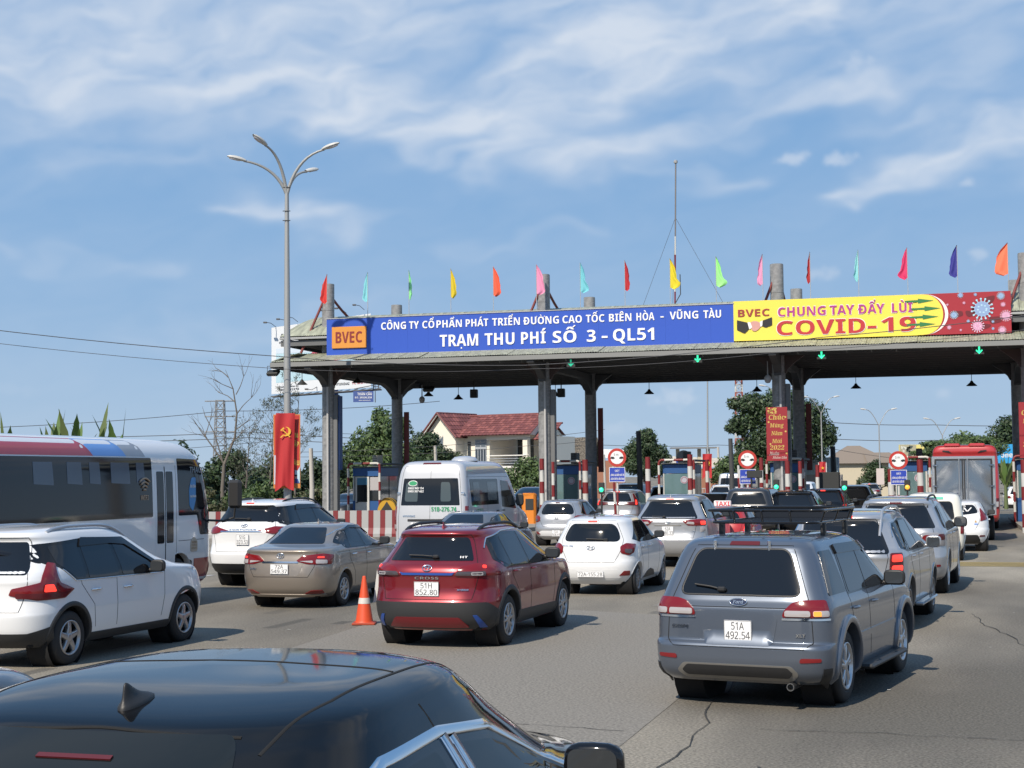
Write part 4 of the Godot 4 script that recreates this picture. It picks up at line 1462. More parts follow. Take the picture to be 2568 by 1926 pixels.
	for e in [[-6.3, 6.5, -10.0, "above the middle of the tiled house roof"], [-1.75, 6.45, -10.3, "right of the third column"]]:
		var a := thing("loudspeaker", "black box loudspeaker under the canopy's far edge, %s" % e[3], "loudspeaker", F * Vector3(e[0], e[1], e[2]), TURN)
		mb = MB.new()
		mb.box(Vector3.ZERO, Vector3(0.36, 0.44, 0.32), 0.03)
		put("case", mb, mat("case_black"), a)
		mb = MB.new()
		mb.tube([Vector3(0, 0.2, 0), Vector3(0, 0.7, 0)], 0.03, 6)
		put("bracket", mb, mat("case_black"), a)
	for e in [[-8.75, 6.25, -8.9, "beside the second column"], [9.85, 6.3, 0.55, "on the column above the greeting banner"]]:
		var a := thing("dome_camera", "pale round camera %s" % e[3], "camera", F * Vector3(e[0], e[1], e[2]), TURN)
		mb = MB.new()
		mb.smooth_lathe([0.001, -0.24, 0.09, -0.22, 0.14, -0.13, 0.15, 0.0, 0.10, 0.08, 0.03, 0.12, 0.02, 0.7], 16)
		put("housing", mb, mat("housing_grey", 0.30, 0.30, 0.30, 0.5), a)
	# --- mast on the roof
	var ms := thing("roof_mast", "tall thin red and white mast with guy wires on the canopy roof", "mast", F * Vector3(5.5, 9.7, -3.0), TURN)
	var o2 := []
	for k in 17: o2.append(Vector3(-0.012 * k * 0.7, 6.7 - k * 0.42, 0))
	striped(ms, o2.slice(8), 0.036, 0.84, false)
	mb = MB.new()
	mb.tube(o2.slice(0, 9), 0.034, 8)
	put("shaft", mb, mat("mast_grey", 0.16, 0.15, 0.15, 0.5), ms)
	mb = MB.new()
	mb.lathe([0.001, 6.85, 0.09, 6.80, 0.09, 6.70, 0.001, 6.66], 10)
	put("head", mb, mat("housing_grey"), ms)
	mb = MB.new()
	mb.tube([Vector3(0.12, 1.6, 0), Vector3(0.13, 0.7, 0), Vector3(-0.1, 0.2, 0.3), Vector3(-0.6, 0.0, 0.6), Vector3(-1.1, -0.1, 0.8)], 0.022, 6)
	put("cable", mb, mat("case_black"), ms)
	for e in [[-1.6, 0.4], [2.2, 0.4], [-0.45, -1.2]]:
		mb = MB.new()
		mb.tube([Vector3(-0.05, 4.2, 0), Vector3(e[0], 0.0, e[1])], 0.008, 4)
		put("guy_wire", mb, mat("wire", 0.06, 0.06, 0.065, 0.6), ms)

	build_islands(F)

func build_islands(F: Transform3D) -> void:
	var kerb := mat("island_concrete", 0.26, 0.25, 0.23, 0.85)
	var blue := mat("booth_blue", 0.018, 0.075, 0.22, 0.45)
	var pane := mat("booth_glass", 0.035, 0.06, 0.075, 0.06, 0.0, 0.0, 0.8)
	var alu := mat("booth_frame", 0.48, 0.48, 0.46, 0.5)
	var places := ["behind the silver minibus at the far left", "between the left column and the silver minibus", "beside the third column", "behind the two grey cars", "behind the greeting banner", "behind the right round sign", "at the right edge of the picture"]
	var ss := [-10.25, -5.1, 0.0, 5.15, 10.25, 15.55, 20.5]
	for k in ss.size():
		var s: float = ss[k]
		var isl := structure("island", _island(), kerb)
		isl.transform = Transform3D(F.basis, F * Vector3(s, 0, 0))
		if k == 1: continue
		var label: String = ["blue toll booth with a white door behind the striped barrier, left of the minibus", "", "dark blue glazed toll booth right behind the third column", "blue toll booth with wide pale front pane, right of the middle lane", "blue toll booth mostly hidden behind the greeting banner column", "blue toll booth with round emblem, left of the steel truck", "blue toll booth at the right edge"][k]
		var x := s + (0.35 if k == 2 or k == 3 else (1.0 if k == 0 else 0.0))
		var b := thing("toll_booth", label, "toll booth", F * Vector3(x, 0.15, -2.2), TURN, "blue toll booths on the islands")
		var W := 1.35
		var D := 2.6
		var mb := MB.new()
		mb.box(Vector3(0, 0.5, -D / 2), Vector3(W, 1.0, D), 0.01)
		put("lower_wall", mb, blue, b)
		mb = MB.new()
		mb.box(Vector3(0, 2.35, -D / 2), Vector3(W, 0.40, D), 0.01)
		put("upper_wall", mb, blue, b)
		mb = MB.new()
		mb.box(Vector3(0, 2.59, -D / 2), Vector3(W + 0.12, 0.06, D + 0.12), 0.01)
		put("roof", mb, mat("booth_roof", 0.10, 0.11, 0.12, 0.6), b)
		for q in [[-1, 0], [1, 0], [-1, 1], [1, 1]]:
			mb = MB.new()
			mb.box(Vector3(q[0] * (W / 2 - 0.04), 1.575, -0.04 if q[1] == 0 else -D + 0.04), Vector3(0.07, 1.15, 0.07))
			put("corner_post", mb, alu, b)
		mb = MB.new()
		mb.box(Vector3(0, 1.575, -D + 0.06), Vector3(W - 0.2, 1.15, 0.03))
		put("rear_window", mb, pane, b)
		for q in [-1.0, 1.0]:
			for z in [-0.7, -1.9]:
				mb = MB.new()
				mb.box(Vector3(q * (W / 2 - 0.03), 1.575, z), Vector3(0.03, 1.13, 1.08))
				put("side_window", mb, pane, b)
		if k == 0:
			mb = MB.new()
			mb.box(Vector3(-0.18, 1.08, 0.03), Vector3(0.70, 2.1, 0.06), 0.01)
			var dr := put("door", mb, alu, b)
			mb = MB.new()
			mb.box(Vector3(-0.18, 1.35, 0.065), Vector3(0.50, 0.80, 0.02))
			put("door_pane", mb, mat("booth_dark_glass", 0.012, 0.016, 0.018, 0.06, 0.0, 0.0, 0.8), dr)
			mb = MB.new()
			mb.box(Vector3(-0.18, 1.91, 0.07), Vector3(0.50, 0.32, 0.02))
			put("blind", mb, mat("blind_blue", 0.04, 0.16, 0.26, 0.6), dr)
			mb = MB.new()
			mb.box(Vector3(-0.44, 0.92, 0.08), Vector3(0.12, 0.04, 0.04), 0.01)
			put("door_handle", mb, mat("case_black", 0.02, 0.022, 0.022, 0.6), dr)
			mb = MB.new()
			mb.box(Vector3(0.43, 1.80, 0.01), Vector3(0.46, 0.62, 0.03))
			put("front_panel", mb, mat("panel_grey", 0.36, 0.35, 0.36, 0.6), b)
			mb = MB.new()
			mb.box(Vector3(0.43, 1.24, 0.01), Vector3(0.46, 0.46, 0.02))
			put("front_window", mb, mat("booth_dark_glass"), b)
		else:
			mb = MB.new()
			mb.box(Vector3(0, 1.575, -0.02), Vector3(W - 0.16, 1.13, 0.03))
			put("front_window", mb, mat("booth_pale_glass", 0.10, 0.17, 0.18, 0.08, 0.0, 0.0, 0.8), b)
			mb = MB.new()
			mb.prism(ellipse(0.30, 1.86, 0.17, 0.17), 0.01, Transform3D(Basis(), Vector3(0, 0, 0.01)))
			put("round_emblem", mb, mat("emblem_pale", 0.36, 0.36, 0.42, 0.6), b)
			mb = MB.new()
			ring(mb, Transform3D(Basis(), Vector3(0.30, 1.86, 0.015)), 0.13, 0.13, 0.012)
			put("emblem_ring", mb, mat("emblem_red", 0.28, 0.06, 0.08, 0.6), b)
		# air conditioner on the roof
		mb = MB.new()
		mb.box(Vector3(0.35, 2.88, -0.6), Vector3(0.26, 0.50, 0.7), 0.02)
		var ac := put("air_conditioner", mb, mat("ac_beige", 0.45, 0.42, 0.36, 0.6) if k == 0 else mat("ac_dark", 0.05, 0.05, 0.05, 0.6), b)
		mb = MB.new()
		for q in 5: mb.box(Vector3(0.35, 2.70 + q * 0.09, -0.245), Vector3(0.20, 0.03, 0.01))
		put("grille", mb, mat("case_black", 0.02, 0.022, 0.022, 0.6), ac)
		# the striped pipe frame that guards the booth's front
		var g := thing("guard_frame", "red and white pipe frame before the booth %s" % places[k], "guard rail", F * Vector3(x, 0.15, -1.9), TURN, "striped pipe frames round the booths")
		var path := []
		path.append(Vector3(-0.78, 0, 0))
		path.append(Vector3(-0.78, 2.60, 0))
		for a in 5: path.append(Vector3(-0.63 - 0.15 * cos(PI / 2 * a / 4.0), 2.60 + 0.15 * sin(PI / 2 * a / 4.0), 0))
		for a in 5: path.append(Vector3(0.63 + 0.15 * sin(PI / 2 * a / 4.0), 2.60 + 0.15 * cos(PI / 2 * a / 4.0), 0))
		path.append(Vector3(0.78, 0, 0))
		striped(g, path, 0.055, 0.42, true)
		mb = MB.new()
		mb.tube([Vector3(0.78, 2.72, 0), Vector3(0.78, 2.72, -3.2)], 0.05, 8)
		put("rear_pipe", mb, mat("pipe_dark", 0.09, 0.09, 0.095, 0.6), g)
	# tall striped posts at the noses of the islands
	for e in [[0.15, -1.2, 3.0, 0.10, 0.0, true, "left thick striped post before the dark booth by the third column"], [0.75, -1.6, 2.85, 0.07, 0.0, true, "thin striped post before the dark booth by the third column"], [1.62, 0.8, 2.95, 0.13, 0.0, true, "thick striped post at the right corner of the dark booth"], [5.02, -2.4, 3.0, 0.11, 0.0, true, "thick striped post left of the booth with the pale pane"],
		[6.6, -1.2, 3.1, 0.11, 0.0, true, "thick striped post before the booth with the pale pane"], [6.85, 2.0, 2.9, 0.08, 0.0, true, "thin striped post right of the booth with the pale pane"], [9.55, -5.4, 2.9, 0.11, 0.0, true, "thick striped post right of the middle round sign"], [9.85, -3.6, 2.9, 0.08, 0.0, true, "thin striped post left of the greeting banner column"], [11.0, -4.8, 2.75, 0.10, 0.0, true, "thick striped post right of the greeting banner column"], [11.35, -3.2, 2.75, 0.08, 0.0, true, "thin striped post right of the greeting banner column"], [11.9, -1.5, 2.6, 0.08, 0.0, true, "rearmost striped post beside the dark cabinet"],
		[14.95, -5.6, 2.4, 0.12, 0.0, true, "striped post under the left rim of the right round sign"], [16.02, -5.2, 2.75, 0.12, 0.0, true, "thick striped post between the right booth and the steel truck"], [19.75, -6.0, 2.7, 0.13, 0.0, true, "big striped post at the right edge of the picture"], [4.15, -4.8, 2.6, 0.05, -0.04, false, "leaning raised barrier arm right of the left round sign"], [9.1, -4.5, 2.6, 0.05, -0.02, false, "raised barrier arm right of the middle round sign"], [4.6, 4.0, 3.0, 0.06, 0.0, false, "thin striped pole beside the grey back of a road sign"]]:
		var ps := post(e[6], F * Vector3(e[0], 0.0, -e[1]), e[2], e[3], e[4], e[5])
		ps.rotation.y = TURN
	# round distance signs and blue notice boards on posts
	for e in [[1310.0, 3.92, -58.0, 2.92, "left"], [1612.0, 8.82, -58.0, 2.80, "middle"], [1938.0, 14.49, -58.0, 2.72, "right"]]:
		var b := thing("distance_sign", "round red-rimmed five metre distance sign over a blue notice board, %s one of three" % e[4], "road sign", Vector3(e[1], 0, e[2]), TURN * 0.6, "round distance signs at the islands")
		var y: float = e[3]
		var mb := MB.new()
		mb.prism(ellipse(0, y, 0.345, 0.345, 32), 0.02)
		put("red_disc", mb, mat("sign_red", 0.42, 0.035, 0.025, 0.45), b)
		mb = MB.new()
		mb.prism(ellipse(0, y, 0.245, 0.245, 32), 0.006, Transform3D(Basis(), Vector3(0, 0, 0.014)))
		put("white_disc", mb, mat("sign_face_white", 0.70, 0.70, 0.70, 0.45), b)
		mb = MB.new()
		letters(mb, "5 m", 0.17, 0.085, Transform3D(Basis(), Vector3(-0.03, y + 0.11, 0.02)), false)
		for q in [-1.0, 1.0]:
			mb.prism(V([q * 0.24, y - 0.05, q * 0.24, y + 0.015, q * 0.20, y + 0.035, q * 0.14, y + 0.03, q * 0.09, y - 0.005, q * 0.08, y - 0.04, q * 0.12, y - 0.045, q * 0.14, y - 0.06, q * 0.17, y - 0.06, q * 0.19, y - 0.045]), 0.004, Transform3D(Basis(), Vector3(0, 0, 0.02)))
		put("sign_print", mb, mat("sign_black", 0.015, 0.015, 0.017, 0.5), b)
		mb = MB.new()
		mb.box(Vector3(0, y - 0.64, 0), Vector3(0.60, 0.55, 0.02))
		put("notice_board", mb, mat("notice_blue", 0.025, 0.055, 0.36, 0.45), b)
		mb = MB.new()
		for q in [[0, 0.27, 0.60, 0.018], [0, -0.27, 0.60, 0.018], [0.292, 0, 0.018, 0.55], [-0.292, 0, 0.018, 0.55]]:
			mb.box(Vector3(q[0], y - 0.64 + q[1], 0.012), Vector3(q[2], q[3], 0.006))
		letters(mb, "CHÚ Ý", 0.17, 0.075, Transform3D(Basis(), Vector3(0, y - 0.50, 0.014)))
		letters(mb, "- DỪNG LẠI KIỂM SOÁT VÉ", 0.52, 0.075, Transform3D(Basis(), Vector3(0, y - 0.655, 0.014)))
		letters(mb, "- GIỮ VÉ ĐỂ ĐI LIÊN TRẠM", 0.52, 0.075, Transform3D(Basis(), Vector3(0, y - 0.80, 0.014)))
		put("notice_lettering", mb, mat("sign_face_white"), b)
		striped(b, [Vector3(0, y + 0.2, -0.06), Vector3(0, 0, -0.06)], 0.04, 0.5, false)
	# small signal lamps
	for e in [[3.3, 1.72, -57.5, true, "green signal lamp at the left round sign's post"], [9.55, 1.78, -56.0, true, "green signal lamp right of the red taxi sign"], [12.1, 1.72, -56.4, true, "green signal lamp before the black people carrier"], [14.55, 1.72, -57.0, false, "amber signal lamp below the right notice board"]]:
		var b := thing("signal_lamp", e[4], "signal", Vector3(e[0], 0, e[2]), TURN)
		var mb := MB.new()
		mb.tube([Vector3(0, 0, 0), Vector3(0, e[1] - 0.1, 0)], 0.035, 8)
		put("post", mb, mat("case_black", 0.02, 0.022, 0.022, 0.6), b)
		mb = MB.new()
		mb.box(Vector3(0, e[1] + 0.06, 0), Vector3(0.22, 0.42, 0.12), 0.02)
		put("case", mb, mat("case_black"), b)
		mb = MB.new()
		mb.smooth_lathe([0.085, 0.0, 0.06, 0.03, 0.001, 0.04], 14, Transform3D(Basis(Vector3.RIGHT, PI / 2), Vector3(0, e[1], 0.062)))
		put("lens", mb, glow("signal_green_lit", Color(0.05, 1.0, 0.5), 1.2, Color(0.02, 0.4, 0.2)) if e[3] else glow("signal_amber_lit", Color(1.0, 0.4, 0.05), 1.2, Color(0.5, 0.25, 0.02)), b)
	# display box and dark cabinet
	var cab := thing("control_cabinet", "dark metal cabinet on the island right of the greeting banner", "cabinet", F * Vector3(12.3, 0, 0.8), TURN)
	var m2 := MB.new()
	m2.box(Vector3(0, 1.2, 0), Vector3(0.9, 2.2, 0.6), 0.03)
	put("case", m2, mat("case_black"), cab)
	var dsp := thing("fare_display", "dark fare display box on two posts behind the red taxi", "display", Vector3(9.0, 0, -57.5), TURN)
	m2 = MB.new()
	m2.box(Vector3(0, 2.25, 0), Vector3(0.56, 0.28, 0.16), 0.02)
	put("case", m2, mat("case_black"), dsp)
	for q in [-0.12, 0.14]:
		m2 = MB.new()
		m2.tube([Vector3(q, 0, 0), Vector3(q, 2.1, 0)], 0.035, 8)
		put("post", m2, mat("case_black"), dsp)
	# --- greeting banner on the fourth column
	var gb := thing("greeting_banner", "red upright new year greeting board with gold script on the fourth column", "banner", F * Vector3(10.2, 0, 0.62), TURN)
	m2 = MB.new()
	m2.box(Vector3(0, 3.92, 0), Vector3(0.88, 2.25, 0.03), 0.0)
	put("board", m2, mat("greeting_red", 0.26, 0.014, 0.022, 0.5), gb)
	var gold := mat("greeting_gold", 0.50, 0.36, 0.09, 0.5)
	for e in [["Chúc", 4.62, 0.66, 0.20], ["Mừng", 4.28, 0.56, 0.17], ["Năm", 3.95, 0.46, 0.17], ["Mới", 3.62, 0.40, 0.17], ["2022", 3.35, 0.58, 0.19]]:
		m2 = MB.new()
		letters(m2, e[0], e[2], e[3], Transform3D(Basis(), Vector3(0.0, e[1], 0.02)), true, true, 0.004, 0.12)
		put("lettering", m2, gold, gb)
	m2 = MB.new()
	letters(m2, "Xuân", 0.40, 0.14, Transform3D(Basis(), Vector3(-0.12, 3.10, 0.02)), false, true, 0.004, 0.3)
	letters(m2, "Nhâm Dần", 0.58, 0.09, Transform3D(Basis(), Vector3(0.10, 2.93, 0.02)), false, true, 0.004, 0.3)
	put("lettering", m2, mat("greeting_pale", 0.62, 0.56, 0.50, 0.5), gb)
	rng.seed = 8
	m2 = MB.new()
	for k in 16: m2.prism(ellipse(rng.randf_range(-0.36, -0.02), rng.randf_range(4.78, 5.0), 0.05, 0.035, 8), 0.003, Transform3D(Basis(), Vector3(0, 0, 0.018)))
	for e in [[0.36, 4.62], [-0.34, 4.42], [0.36, 4.02], [-0.28, 3.5], [0.38, 3.1]]: m2.prism(ellipse(e[0], e[1], 0.04, 0.04, 10), 0.003, Transform3D(Basis(), Vector3(0, 0, 0.018)))
	put("gold_blossom", m2, gold, gb)
	# the same board seen nearly edge-on at the right column
	var gb2 := thing("greeting_banner", "dark red greeting board on the right edge column, nearly cut off", "banner", F * Vector3(20.3, 0, 0.62), TURN)
	m2 = MB.new()
	m2.box(Vector3(0, 3.92, 0), Vector3(0.88, 2.25, 0.03), 0.0)
	put("board", m2, mat("greeting_red"), gb2)
	m2 = MB.new()
	for e in [["Chúc", 4.62, 0.66, 0.20], ["Mừng", 4.28, 0.56, 0.17], ["Năm", 3.95, 0.46, 0.17], ["Mới", 3.62, 0.40, 0.17], ["2022", 3.35, 0.58, 0.19]]: letters(m2, e[0], e[2], e[3], Transform3D(Basis(), Vector3(0.0, e[1], 0.02)), true, true, 0.004, 0.12)
	put("lettering", m2, gold, gb2)
	# --- concrete barrier with painted stripes, and the chevron cushion at its end
	var bar := thing("concrete_barrier", "concrete lane barrier painted with dark red and grey-white stripes", "barrier", Vector3(-7.9, 0, -59.0), -0.03)
	var prof := V([-0.28, 0.0, 0.28, 0.0, 0.28, 0.12, 0.14, 0.34, 0.10, 1.0, -0.10, 1.0, -0.14, 0.34, -0.28, 0.12])
	for k in 36:
		m2 = MB.new()
		var w := 0.19 if k % 2 == 0 else 0.26
		m2.prism(prof, w - 0.004, Transform3D(Basis(Vector3.UP, PI / 2), Vector3(-3.9 + (k / 2) * 0.45 + (0.095 if k % 2 == 0 else 0.32), 0, 0)))
		put("red_stripe" if k % 2 == 0 else "white_stripe", m2, mat("stripe_red") if k % 2 == 0 else mat("barrier_white", 0.33, 0.33, 0.325, 0.75), bar)
	var ch := thing("chevron_cushion", "curved yellow and black chevron crash cushion at the barrier's end", "barrier", Vector3(-4.75, 0, -59.9), -0.25)
	for k in 4:
		m2 = MB.new()
		var pts := PackedVector3Array()
		var q := PackedVector2Array()
		for j in 13:
			var a := PI * j / 12.0
			for i in 2:
				var z := 0.55 - (k + i) * 0.14
				pts.append(Vector3(cos(a) * 0.42, 0.55 + pow(sin(a), 0.8) * 0.92 - absf(cos(a)) * 0.0, z - absf(cos(a)) * 0.15))
		m2.grid(pts, 2)
		put("chevron_band", m2, mat("chevron_yellow", 0.46, 0.26, 0.015, 0.5) if k % 2 == 0 else mat("case_black"), ch)
	m2 = MB.new()
	var face := PackedVector2Array()
	for j in 13: face.append(Vector2(cos(PI * j / 12.0) * 0.42, 0.55 + pow(sin(PI * j / 12.0), 0.8) * 0.92))
	face.append(Vector2(-0.42, 0.0)); face.append(Vector2(0.42, 0.0))
	m2.prism(face, 0.02, Transform3D(Basis(), Vector3(0, 0, 0.42)))
	put("face", m2, mat("chevron_yellow"), ch)
	m2 = MB.new()
	m2.prism(V([0.0, 1.32, 0.34, 0.85, 0.42, 0.55, 0.22, 0.55, 0.0, 0.95, -0.22, 0.55, -0.42, 0.55, -0.34, 0.85]), 0.012, Transform3D(Basis(), Vector3(0, 0, 0.437)))
	put("chevron", m2, mat("case_black"), ch)
	# --- orange cone beside the red crossover, with a board behind it
	var cone := thing("traffic_cone", "orange traffic cone with one white band, left of the red crossover", "traffic cone", Vector3(-2.33, 0, -24.15))
	m2 = MB.new()
	m2.box(Vector3(0, 0.02, 0), Vector3(0.36, 0.04, 0.36), 0.012)
	put("base", m2, mat("cone_dark_orange", 0.34, 0.05, 0.02, 0.6), cone)
	m2 = MB.new()
	m2.smooth_lathe([0.15, 0.04, 0.135, 0.06, 0.028, 0.74, 0.022, 0.75, 0.001, 0.75], 24)
	put("body", m2, mat("cone_orange", 0.62, 0.075, 0.025, 0.5), cone)
	m2 = MB.new()
	m2.smooth_lathe([0.0965, 0.325, 0.082, 0.415], 24)
	put("white_band", m2, mat("cone_white", 0.55, 0.53, 0.50, 0.5), cone)
	m2 = MB.new()
	m2.prism(V([0.10, 0.30, 0.22, 0.34, 0.30, 0.86, 0.16, 0.80]), 0.01, Transform3D(Basis(), Vector3(0.02, 0.02, -0.22)))
	tag(put("white_board", m2, mat("paper_board", 0.55, 0.55, 0.53, 0.7)), "white board leaning between the orange cone and the red crossover", "board").position = Vector3(-2.33, 0, -24.15)

func _island() -> MB:
	var mb := MB.new()
	var o := PackedVector2Array()
	for e in [[-0.80, -9.0], [0.80, -9.0], [0.80, 4.0], [0.55, 5.6], [0.0, 6.4], [-0.55, 5.6], [-0.80, 4.0]]: o.append(Vector2(e[0], -e[1]))
	mb.prism(rounded(o, 0.3), 0.17, Transform3D(Basis(Vector3.RIGHT, -PI / 2).scaled(Vector3(1, 1, 1)), Vector3(0, 0.075, 0)))
	return mb
# ---------------------------------------------------------------- what stands beyond
func leaf_mat(key: String, r: float, g: float, b: float) -> StandardMaterial3D:
	var m := mat(key, r, g, b, 0.6)
	m.backlight_enabled = true
	m.backlight = Color(r * 1.4, g * 1.5, b * 0.8).linear_to_srgb() * 0.55
	return m

# leaves spread through clumps: each clump is [x, y, z, rx, ry]
func leaves(mb: MB, clumps: Array, n: int, size: float, narrow := 0.5, hang := 0.0) -> void:
	var total := 0.0
	for c in clumps: total += c[3] * c[3]
	for c in clumps:
		var k := int(n * c[3] * c[3] / total)
		for i in k:
			var d := Vector3(rng.randfn(), rng.randfn(), rng.randfn()).normalized()
			var r := pow(rng.randf(), 0.42) * (0.86 + 0.28 * rng.randf())
			# leave hollows: drop the leaves on some bearings
			var hollow := sin(d.x * 5.1 + c[0]) * sin(d.y * 6.3 + c[1] * 1.7) * sin(d.z * 5.7 + c[2])
			if hollow > 0.42 and r > 0.7: continue
			var p := Vector3(c[0], c[1], c[2]) + Vector3(d.x * c[3], d.y * c[4], d.z * c[3]) * r
			var nn := (d + Vector3(rng.randfn(), rng.randfn() + 0.5, rng.randfn()) * 0.6).normalized()
			var t := nn.cross(Vector3(rng.randfn(), rng.randfn(), rng.randfn())).normalized()
			t = (t - Vector3(0, hang, 0)).normalized()
			var b := nn.cross(t).normalized() * narrow
			var s := size * rng.randf_range(0.6, 1.3)
			mb.tri(p - t * s * 0.5, p + b * s * 0.5, p + t * s * 0.5)
			mb.tri(p - t * s * 0.5, p + t * s * 0.5 + nn * s * 0.05, p - b * s * 0.5)

func limbs(mb: MB, a: Vector3, dir: Vector3, length: float, r: float, depth: int, spread: float, up := 0.15) -> Array:
	var ends := []
	var pts := [a]
	var rr := [r]
	var d := dir
	for k in 4:
		d = (d + Vector3(rng.randfn(), rng.randfn(), rng.randfn()) * 0.10 + Vector3(0, up * 0.2, 0)).normalized()
		pts.append(pts[k] + d * length / 4.0)
		rr.append(lerpf(r, r * 0.55, (k + 1) / 4.0))
	mb.tube(pts, rr, 6 if depth > 1 else 4, false, false)
	if depth == 0:
		return [pts[4]]
	for k in (3 if depth > 1 else 2):
		var at: Vector3 = pts[4] if k == 0 else pts[rng.randi_range(2, 4)]
		var side := Vector3(rng.randfn(), rng.randfn() * 0.5, rng.randfn()).normalized()
		ends += limbs(mb, at, (d + side * spread + Vector3(0, up, 0)).normalized(), length * rng.randf_range(0.55, 0.8), r * 0.5, depth - 1, spread, up)
	return ends

func tree(called: String, label: String, at: Vector3, trunk_h: float, clumps: Array, n: int, size: float, tone: int, narrow := 0.5, group := "") -> Node3D:
	var t := thing(called, label, "tree" if not "shrub" in called else "shrub", at, 0.0, group)
	rng.seed = int(absf(at.x) * 131 + absf(at.z) * 17)
	var mb := MB.new()
	if trunk_h > 0.0:
		mb.tube([Vector3(0, -0.3, 0), Vector3(0.05, trunk_h * 0.5, 0.03), Vector3(0.0, trunk_h, 0)], [0.035 * trunk_h + 0.10, 0.03 * trunk_h + 0.07, 0.02 * trunk_h + 0.05], 8)
		for c in clumps: mb.tube([Vector3(0, trunk_h * 0.8, 0), Vector3(c[0], c[1], c[2]) * 0.5 + Vector3(0, trunk_h * 0.45, 0), Vector3(c[0], c[1], c[2])], [0.09, 0.06, 0.02], 5)
		put("trunk", mb, mat("bark", 0.10, 0.085, 0.07, 0.85), t)
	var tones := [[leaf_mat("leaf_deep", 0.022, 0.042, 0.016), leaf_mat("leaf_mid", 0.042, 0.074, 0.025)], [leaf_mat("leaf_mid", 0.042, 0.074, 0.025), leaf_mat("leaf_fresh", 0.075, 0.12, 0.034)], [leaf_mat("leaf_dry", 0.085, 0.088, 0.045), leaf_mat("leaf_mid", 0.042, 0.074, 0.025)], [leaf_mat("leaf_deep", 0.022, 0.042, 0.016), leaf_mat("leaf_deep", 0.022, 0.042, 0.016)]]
	var crown := MB.new()
	leaves(crown, clumps, int(n * 1.5), size * 1.1, narrow)
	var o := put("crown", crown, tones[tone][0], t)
	crown = MB.new()
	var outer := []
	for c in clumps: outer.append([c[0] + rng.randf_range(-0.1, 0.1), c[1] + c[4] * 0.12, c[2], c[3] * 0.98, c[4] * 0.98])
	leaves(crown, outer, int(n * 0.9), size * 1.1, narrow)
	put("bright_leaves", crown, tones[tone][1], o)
	return t

# a blob of clumps filling an ellipsoid
func blob(w: float, h: float, y: float, n: int, seed_: int, r := 0.3) -> Array:
	rng.seed = seed_
	var o := []
	for k in n:
		var a := TAU * k / n * 2.4
		var v := (k + 0.5) / n
		var q := sqrt(1.0 - pow(2.0 * v - 1.0, 2.0)) * 0.72
		o.append([cos(a) * w * 0.5 * q, y + h * (v * 0.86 + 0.07), sin(a) * w * 0.5 * q, w * r * rng.randf_range(0.7, 1.15), h * r * rng.randf_range(0.6, 1.0)])
	return o

func banana(at: Vector3, h: float, n: int, label: String) -> void:
	var t := thing("banana_plant", label, "banana plant", at, 0.0, "banana plants")
	rng.seed = int(at.x * 37 + at.z * 11)
	var mb := MB.new()
	mb.tube([Vector3(0, -0.2, 0), Vector3(0, h * 0.55, 0)], [0.13, 0.08], 8)
	put("stem", mb, mat("banana_stem", 0.10, 0.13, 0.05, 0.7), t)
	for k in n:
		var a := TAU * k / n + rng.randf_range(-0.4, 0.4)
		var lean := rng.randf_range(0.05, 0.5)
		var len := h * rng.randf_range(0.55, 0.8)
		var m := MB.new()
		var p := PackedVector3Array()
		for j in 12:
			var s := j / 11.0
			var c := Vector3(cos(a) * lean * len * s, h * 0.5 + len * (s - lean * 0.75 * s * s), sin(a) * lean * len * s)
			var w := 0.10 * h * sin(PI * pow(s, 0.7)) * (0.45 + 0.2 * (j % 2) * rng.randf())
			var side := Vector3(-sin(a), 0, cos(a))
			p.append(c - side * w - Vector3(0, w * 0.55, 0)); p.append(c); p.append(c + side * w - Vector3(0, w * 0.55, 0))
		m.grid(p, 3)
		put("leaf", m, leaf_mat("banana_leaf", 0.075, 0.135, 0.030) if k % 2 else leaf_mat("banana_leaf_old", 0.085, 0.115, 0.035), t)

func lamp_head(parent: Node3D, c: Vector3, dir: Vector3, s := 1.0) -> void:
	var mb := MB.new()
	var side := dir.cross(Vector3.UP).normalized()
	var up := side.cross(dir).normalized()
	var p := PackedVector3Array()
	for j in 8:
		var t := j / 7.0
		var w := 0.16 * s * pow(sin(PI * clampf(t * 0.9 + 0.08, 0, 1)), 0.45)
		for k in 14:
			var a := TAU * k / 14
			var y := sin(a)
			p.append(c + dir * (t * 0.78 * s) + side * cos(a) * w + up * (y * w * (0.75 if y > 0 else 0.30)))
	mb.grid(p, 14, true)
	var o := put("lamp_head", mb, mat("lamp_housing", 0.48, 0.48, 0.46, 0.4), parent)
	mb = MB.new()
	mb.prism(ellipse(0, 0, 0.10 * s, 0.24 * s, 14), 0.03, Transform3D(Basis(side, dir, up), c + dir * 0.46 * s - up * 0.05 * s))
	put("lens", mb, mat("clear_lens", 0.42, 0.39, 0.39, 0.12, 0.2, 0.5), o)

func wire(label: String, pts: Array, r := 0.014) -> void:
	var all := []
	for i in pts.size() - 1:
		var a: Vector3 = pts[i]
		var b: Vector3 = pts[i + 1]
		for k in 10:
			var t := k / 10.0
			all.append(a.lerp(b, t) - Vector3(0, a.distance_to(b) * 0.012 * 4.0 * t * (1.0 - t), 0))
	all.append(pts[pts.size() - 1])
	var mb := MB.new()
	mb.tube(all, r, 4, false, false)
	tag(put("overhead_wire", mb, mat("wire", 0.06, 0.06, 0.065, 0.6)), label, "wire", "overhead wires")

